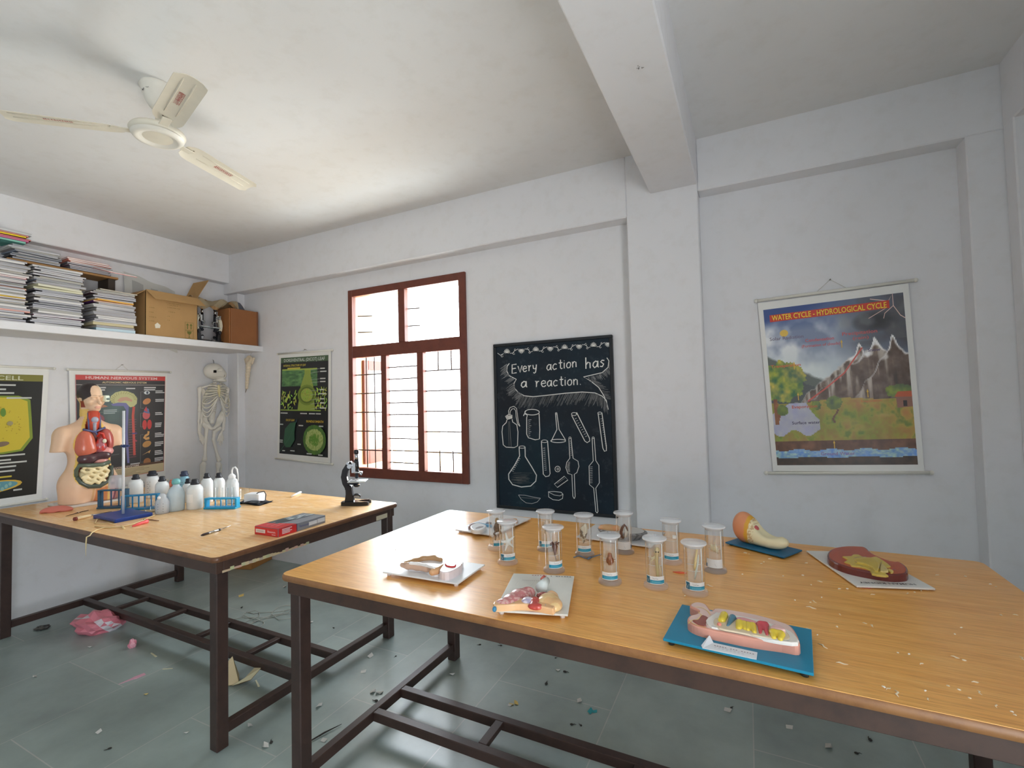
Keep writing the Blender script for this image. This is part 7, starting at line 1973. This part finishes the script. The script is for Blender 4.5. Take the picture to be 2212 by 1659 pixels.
# skull turned towards the window
CD = Vector((.85, -.52, -.03))
def skf(p, d):
    c = S(462, 802)
    d = s_ell(p, c, (.075, .094, .080))
    j = S(475, 810); d = smin(d, s_ell(p, (j[0]+.01, j[1], j[2]), (.055, .056, .052)), .03)
    jw = S(477, 819); d = smin(d, s_ell(p, (jw[0]+.01, jw[1], jw[2]-.015), (.048, .050, .018)), .010)
    for qx, qy, r in ((464, 802, .0), (474, 800, .018),):
        if r: e = S(qx, qy); d = smax(d, -s_ell(p, tuple(Vector(e)+CD*.082), (.022, r*1.2, .013)), .006)
    z_ = S(483, 812); d = smax(d, -s_ell(p, tuple(Vector(z_)+CD*.055), (.018, .012, .013)), .006)
    t_ = S(472, 815); u0, u1 = Vector(S(463, 815))+CD*.066, Vector(S(482, 816))+CD*.060; d = smax(d, -s_cap(p, tuple(u0), tuple(u1), .005), .005)
    return d
c_ = S(463, 803)
Sm('skull', [[(c_, .12)], [(S(484, 820), .06)]], extra=skf, h=.006)
e = Vector(S(464, 803))+CD*.080; q = B((24, 18, 18)); q.box(tuple(e-Vector((.012, .012, .013))), tuple(e+Vector((.012, .012, .013))), .003); obj('dark_hole', q, MATTE(), sk, label='dark square opening in the skull')
q = B((150, 150, 150)); q.tube([S(463, 788), S(461, 779), (-XS+.005, S(459, 775)[1]+.06, S(459, 775)[2])], .003, 6); obj('hanging_hook', q, METAL(), sk)
# spine
q = B(BONE)
ctrl = [(466, 842), (467, 856), (470, 880), (468, 900), (463, 870+10), (462, 885), (460, 900)]
sp0, sp1 = S(467, 846), S(459, 898)
vert = [S(468, 822), S(469, 836), S(467, 850), S(468, 862), S(467, 878), S(465, 890), S(462, 900), S(460, 906)]
for k in range(20):
    t_ = k/19*(len(vert)-1); i = min(int(t_), len(vert)-2); f_ = t_-i
    p = [vert[i][j]*(1-f_)+vert[i+1][j]*f_ for j in range(3)]; r = .016+.010*k/19
    q.lathe([(r*.85, -.008), (r, -.004), (r*.85, 0), (r, .006), (r*.85, .009)], 10, Matrix.Translation((p[0]-.03, p[1], p[2]))); q.ell((p[0]-.055, p[1], p[2]), (.02, .006, .006), 6)
obj('spine', q, SATIN(), sk)
# ribs and breastbone
a, c = S(472, 837), S(473, 857)
Sm('breastbone', [[(S(472, 834, XS+.09), .014), (S(473, 846, XS+.10), .012), (S(474, 857, XS+.10), .006)]], (222, 208, 160), h=.005)
zt_, zb_ = S(472, 835)[2], S(474, 862)[2]
ymid = S(473, 845)[1]
for side in (-1, 1):
    for k in range(9):
        z0 = zt_+.01-k*.022; wd = (.098+.013*min(k, 5))*(1.0 if side < 0 else .66)
        zl = z0-.01-.010*k if k > 4 else z0-.006*k
        zf = zt_-.012-.018*min(k, 6)
        pts = [(-.02, ymid-.01+side*.02, z0+.03), (-.035, ymid+side*wd*.75, z0+.02), (.02, ymid+side*wd, zl), (.07, ymid+side*wd*.62, zl-.005-(.010*(k-4) if k > 4 else 0)), (.098, ymid+side*.012, zf-(.0 if k < 6 else .005))]
        q = B((226, 222, 206) if k < 7 else BONE)
        P = [Vector((p[0], p[1]-.62*p[0], p[2]+.06*p[0])) for p in pts]; fine = []
        for i in range(4):
            for j in range(4):
                s_ = j/4; p0, p1, p2, p3 = P[max(i-1, 0)], P[i], P[i+1], P[min(i+2, 4)]
                fine.append(.5*((2*p1)+(-p0+p2)*s_+(2*p0-5*p1+4*p2-p3)*s_*s_+(-p0+3*p1-3*p2+p3)*s_**3))
        fine.append(P[-1]); q.tube(fine, .0062, 6); obj('rib', q, SATIN(), sk)
for side, (x0, y0_), (x1, y1_) in ((-1, (472, 833), (434, 838)), (1, (473, 833), (492, 838))):
    Sm('collarbone', [[(S(x0, y0_, XS+.07), .007), (S((x0+x1)/2, (y0_+y1_)/2-3, XS+.05), .007), (S(x1, y1_, XS), .009)]], h=.005)
Sm('shoulder_blade', [[(S(434, 838, XS-.02), .018), (S(444, 850, XS-.03), .02), (S(440, 862, XS-.03), .012)]], k=.03)
# arms
Sm('upper_arm', [[(S(432, 840), .022), (S(431, 852), .013), (S(431, 880), .012), (S(431, 886), .018)]])
Sm('forearm', [[(S(431, 888), .013), (S(429, 910), .009), (S(430, 932), .011)], [(S(434, 888), .010), (S(435, 910), .008), (S(432, 932), .010)]], k=.006)
hand = [[(S(430, 934), .014), (S(434, 944), .011)]]
for dx, L in ((-3, 6), (0, 13), (3, 17), (6, 15), (8, 9)): hand.append([(S(432+dx*.5, 940), .007), (S(435+dx*.9, 948+L*.4), .006), (S(437+dx*.9, 946+L), .004)])
Sm('hand', hand, k=.005, h=.005)
Sm('upper_arm', [[(S(492, 842), .02), (S(489, 860), .012), (S(481, 884), .014)]])
Sm('forearm', [[(S(481, 886), .012), (S(483, 908), .009), (S(480, 930), .010)], [(S(484, 886), .009), (S(486, 908), .008), (S(483, 930), .009)]], k=.006)
hand = [[(S(479, 932), .013), (S(476, 941), .011)]]
for dx, L in ((-6, 10), (-3, 18), (0, 19), (3, 16), (6, 8)): hand.append([(S(477+dx*.5, 938), .007), (S(477+dx, 945+L*.4), .006), (S(477+dx*1.1, 944+L), .004)])
Sm('hand', hand, k=.005, h=.005)
# pelvis and legs
def pel(p, d):
    for x_, y_ in ((445, 905), (473, 903)):
        c = S(x_, y_); d = smax(d, -s_ell(p, (c[0]+.04, c[1], c[2]), (.05, .05, .055)), .012)
    return d
Sm('pelvis', [[(S(439, 893, XS+.0), .026), (S(443, 906), .030), (S(448, 920), .022), (S(456, 926, XS+.03), .014)], [(S(481, 892), .024), (S(476, 906), .028), (S(470, 918), .020), (S(462, 926, XS+.03), .014)], [(S(458, 896, XS-.03), .026), (S(457, 912, XS-.03), .022)]], k=.02, extra=pel)
Sm('thigh_bone', [[(S(441, 917), .024), (S(447, 925), .017), (S(444, 950), .014), (S(443, 985), .014), (S(442, 993), .024)]])
Sm('thigh_bone', [[(S(474, 925), .022), (S(463, 932), .016), (S(461, 950), .014), (S(470, 985), .014), (S(473, 993), .024)]])
Sm('shin_bone', [[(S(440, 1002), .024), (S(440, 1015), .015), (S(440, 1060), .013), (S(440, 1072), .018)], [(S(434, 1004), .010), (S(434, 1060), .008)]], k=.006)
Sm('shin_bone', [[(S(472, 1002), .024), (S(471, 1015), .015), (S(468, 1060), .013), (S(468, 1072), .018)], [(S(478, 1004), .010), (S(475, 1060), .008)]], k=.006)
for x_ in (440, 468): Sm('foot', [[(S(x_, 1076), .020), (S(x_+4, 1084, XS+.06), .018), (S(x_+7, 1090, XS+.14), .012)]], k=.02)

sc_ = on_y(540, 775, -.03)
sv = thing('spine_model', 'short cream spine and pelvis-like bone hanging under the shelf end', 'anatomical model', (sc_.x, -.035, sc_.z))
def V(px, py, dy=0.0): q = on_y(px, py, -.035); return (q.x-sc_.x, dy, q.z-sc_.z)
def sac(p):
    d = s_ell(p, V(538, 778), (.052, .022, .05)); d = smax(d, -s_ell(p, V(538, 775, -.02), (.030, .02, .026)), .008)
    d = smin(d, s_cap(p, V(530, 776), V(532, 785), .012, .010), .01); d = smin(d, s_cap(p, V(548, 774), V(545, 785), .012, .010), .01)
    return smin(d, s_chain(p, [(V(537, 788), .026), (V(535, 810), .020), (V(533, 838), .014)], .01)+.0025*np.sin(p[:, 2]*210), .012)
obj('bone', sdf_mesh('spine_model', sac, (-.10, -.05, -.42), (.09, .04, .09), .0055, (222, 206, 180)), SATIN(), sv)
q = B((150, 140, 130)); q.tube([V(533, 838), V(531, 845), V(530, 848)], [.008, .005, .003], 6); obj('tip', q, SATIN(), sv)
q = B((190, 186, 180)); q.tube([V(539, 770), (0.004, .03, .075), (.004, .036, .085)], .0015, 5); obj('hanging_string', q, MATTE(), sv)
# ------------------------------------------------------------------ floor: box, litter, wire
def fp(px, py, dz=0.0): return on_z(px, py, dz)
# cardboard box under the left table, against the back wall
A0, A1, A2 = fp(484, 1229), fp(543, 1231), fp(588, 1208)
e = A2-A1; ang = math.atan2(e.y, e.x)
bx = thing('cardboard_box', 'closed brown cardboard box on the floor under the left table', 'box', A1, ang)
Lb = e.length; Db = .30
b = B((176, 126, 76)); b.box((0, 0, 0), (Lb, Db, .30), .003); obj('body', b, CARD(), bx)
b = B((196, 150, 100)); b.box((.0, Db*.5-.03, .30), (Lb, Db*.5+.03, .301)); obj('tape', b, SATIN(), bx)
# torn pink plastic bag
def crumple(name, label, cat, px, py, s, cols, seed, flat=.5, mat=None):
    o = fp(px, py); r = random.Random(seed)
    vs, fs = [], []
    bm = bmesh.new(); bmesh.ops.create_icosphere(bm, subdivisions=3, radius=1.0)
    b = B(cols[0])
    P = []
    for v in bm.verts:
        n = fbm(np.array([v.co.x*2.2+seed]), np.array([v.co.y*2.2+v.co.z*1.7]))[0]; k = .55+.95*n+r.uniform(-.10, .10)
        P.append(Vector((v.co.x*s[0]*k, v.co.y*s[1]*k, max(.0, (v.co.z+flat)*s[2]*k))))
    for f in bm.faces:
        c = f.calc_center_median(); b.add([P[v.index] for v in f.verts], [(0, 1, 2)], False, cols[0] if fbm(np.array([c.x*1.5+seed]), np.array([c.y*1.5+c.z]))[0] > .42 else cols[1])
    bm.free()
    return tag(obj(name, b, mat or SATIN(), None, (o.x, o.y, 0)), label, cat)
crumple('plastic_bag', 'crumpled pink and white plastic bag on the floor under the left table', 'plastic bag', 215, 1357, (.16, .13, .075), ((222, 132, 146), (222, 214, 220)), 4)
crumple('pink_scrap', 'small crumpled pink plastic scrap on the floor', 'scrap', 286, 1398, (.022, .022, .03), ((236, 170, 184), (226, 140, 156)), 9)
crumple('dark_scrap', 'small dark crumpled scrap near the leftmost table leg', 'scrap', 91, 1358, (.05, .035, .012), ((60, 60, 58), (96, 94, 88)), 12)
# pink strip
a, c = fp(256, 1478), fp(313, 1456); dv = (c-a); ang = math.atan2(dv.y, dv.x); L = dv.length
b = B((226, 172, 190)); b.prism([(0, -.004), (L*.5, -.012), (L*.62, -.020), (L, -.016), (L, .012), (L*.6, .012), (L*.5, .006)], 0.0005, .003); o = tag(obj('pink_strip', b, SATIN(), None, (a.x, a.y, 0), (0, 0, ang)), 'flat pink plastic strip on the floor in front of the left table', 'strip')
# torn piece of cardboard behind the table leg
o = fp(508, 1472)
b = B((206, 190, 150))
b.add([(-.10, -.05, .03), (-.02, -.07, .001), (.05, -.01, .002), (-.04, .05, .002), (-.10, .05, .09)], [(0, 1, 2, 3, 4)], False, (216, 200, 160)); b.add([(-.10, -.05, .033), (-.10, .05, .093), (-.04, .05, .005), (.05, -.01, .005), (-.02, -.07, .004)], [(0, 1, 2, 3, 4)], False, (226, 208, 168))
b.add([(.05, -.01, .002), (.03, -.04, .001), (.12, .01, .03), (.15, .05, .08), (.08, .06, .06)], [(0, 1, 2, 3, 4)], False, (150, 124, 84)); b.add([(.05, -.01, .005), (.08, .06, .063), (.15, .05, .083), (.12, .01, .033), (.03, -.04, .004)], [(0, 1, 2, 3, 4)], False, (206, 196, 160))
b.add([(-.06, -.07, .001), (-.02, -.085, .001), (-.02, -.07, .02)], [(0, 1, 2)], False, (222, 120, 60))
tag(obj('torn_carton', b, CARD(), None, (o.x, o.y, 0)), 'torn folded piece of carton on the floor right of the table leg', 'cardboard')
# tangled wire
q = B((176, 176, 168)); r = random.Random(15)
c = fp(588, 1333); pts = []
for k in range(46):
    a_ = k*.55; R_ = .05+.06*abs(math.sin(k*.37)); pts.append(Vector((c.x+R_*math.cos(a_)+.10*math.sin(k*.13)-.05, c.y+R_*math.sin(a_)*.9+.12*math.cos(k*.11)-.02, .003+.004*(k % 3))))
q.tube(pts, .0022, 5); q.tube([pts[0], fp(560, 1324, .003), fp(548, 1326, .003), fp(532, 1322, .003)], .0022, 5); q.tube([pts[-1], fp(620, 1325, .003), fp(628, 1318, .003)], .0022, 5)
tag(obj('tangled_wire', q, SATIN()), 'loose tangle of thin pale wire on the floor between the tables', 'wire')
q = B((50, 44, 40)); q.tube([fp(668, 1602, .006), fp(700, 1583, .008), fp(738, 1564, .006)], [.003, .004, .001], 6); q.tube([fp(690, 1590, .006), fp(712, 1576, .012)], [.003, .001], 5); q.color((220, 200, 120)); q.ell(fp(668, 1603, .008), (.012, .01, .006), 8)
tag(obj('dark_twig', q, MATTE()), 'dark twig with a yellow end beside the front left leg of the nearer table', 'twig')
# small scraps of paper and dirt
bits = [(75,1462,0),(195,1398,0),(332,1415,1),(362,1445,1),(316,1500,2),(656,1233,0),(648,1230,3),(521,1288,2),(522,1313,3),(552,1343,0),(615,1268,0),(795,1317,2),(672,1345,0),(721,1357,3),(800,1418,0),(855,1418,3),(905,1450,3),(920,1437,3),(975,1403,3),(1037,1393,3),(977,1457,0),(806,1495,0),(820,1497,0),(813,1515,3),(690,1525,0),(785,1452,0),(1105,1522,2),(1115,1520,2),(1101,1524,0),(1205,1448,0),(1220,1452,3),(1252,1515,0),(1275,1538,4),(1285,1538,4),(1255,1568,3),(1235,1566,3),(930,1500,3),(1180,1478,3),(1082,1395,3),(574,1612,0),(540,1568,0),(586,1605,3),(700,1600,0),(403,1583,0),(213,1582,0),(237,1618,3),(480,1520,0),(556,1477,1),(1200,1422,3),(1080,1390,3),(1580,1530,3),(1790,1614,0),(1850,1628,3),(1880,1600,3),(1572,1535,0),(1705,1572,0)]
BC = [(206, 206, 200), (226, 222, 190), (222, 196, 120), (60, 58, 54), (60, 150, 156)]
LB = ['small white paper scrap on the stone floor', 'thin pale sliver on the stone floor', 'small yellowish scrap on the stone floor', 'small dark crumb of dirt on the stone floor', 'small teal scrap on the floor under the front table']
GP = ['white paper scraps on the floor', 'pale slivers on the floor', 'yellowish scraps on the floor', 'dark crumbs on the floor', 'teal scraps on the floor']
ms = []
for i in range(5):
    b = B(BC[i])
    if i == 1: b.prism([(-.03, -.004), (.03, -.002), (.03, .003), (-.028, .003)], 0.0003, .002)
    elif i == 3: b.ell((0, 0, .003), (.008, .006, .003), 8); b.tube([(0, 0, .002), (.012, .004, .003), (.02, .002, .002)], [.002, .0015, .0006], 5)
    else: b.add([(-.014, -.008, .0005), (.010, -.010, .001), (.016, .004, .009), (0, .010, .001), (-.012, .007, .006)], [(0, 1, 2, 3, 4)]); b.add([(-.014, -.008, .0015), (-.012, .007, .007), (0, .010, .002), (.016, .004, .010), (.010, -.010, .002)], [(0, 1, 2, 3, 4)])
    me = to_mesh('floor_scrap', b); me.materials.append(MATTE()); ms.append(me)
r = random.Random(50)
for x, y, k in bits:
    o = bpy.data.objects.new('floor_scrap', ms[k]); COL.objects.link(o); p = fp(x, y); o.location = (p.x, p.y, 0); o.rotation_euler = (0, 0, r.random()*6.28); s = r.uniform(.7, 1.4); o.scale = (s, s, s)
    tag(o, LB[k], 'scrap', GP[k])
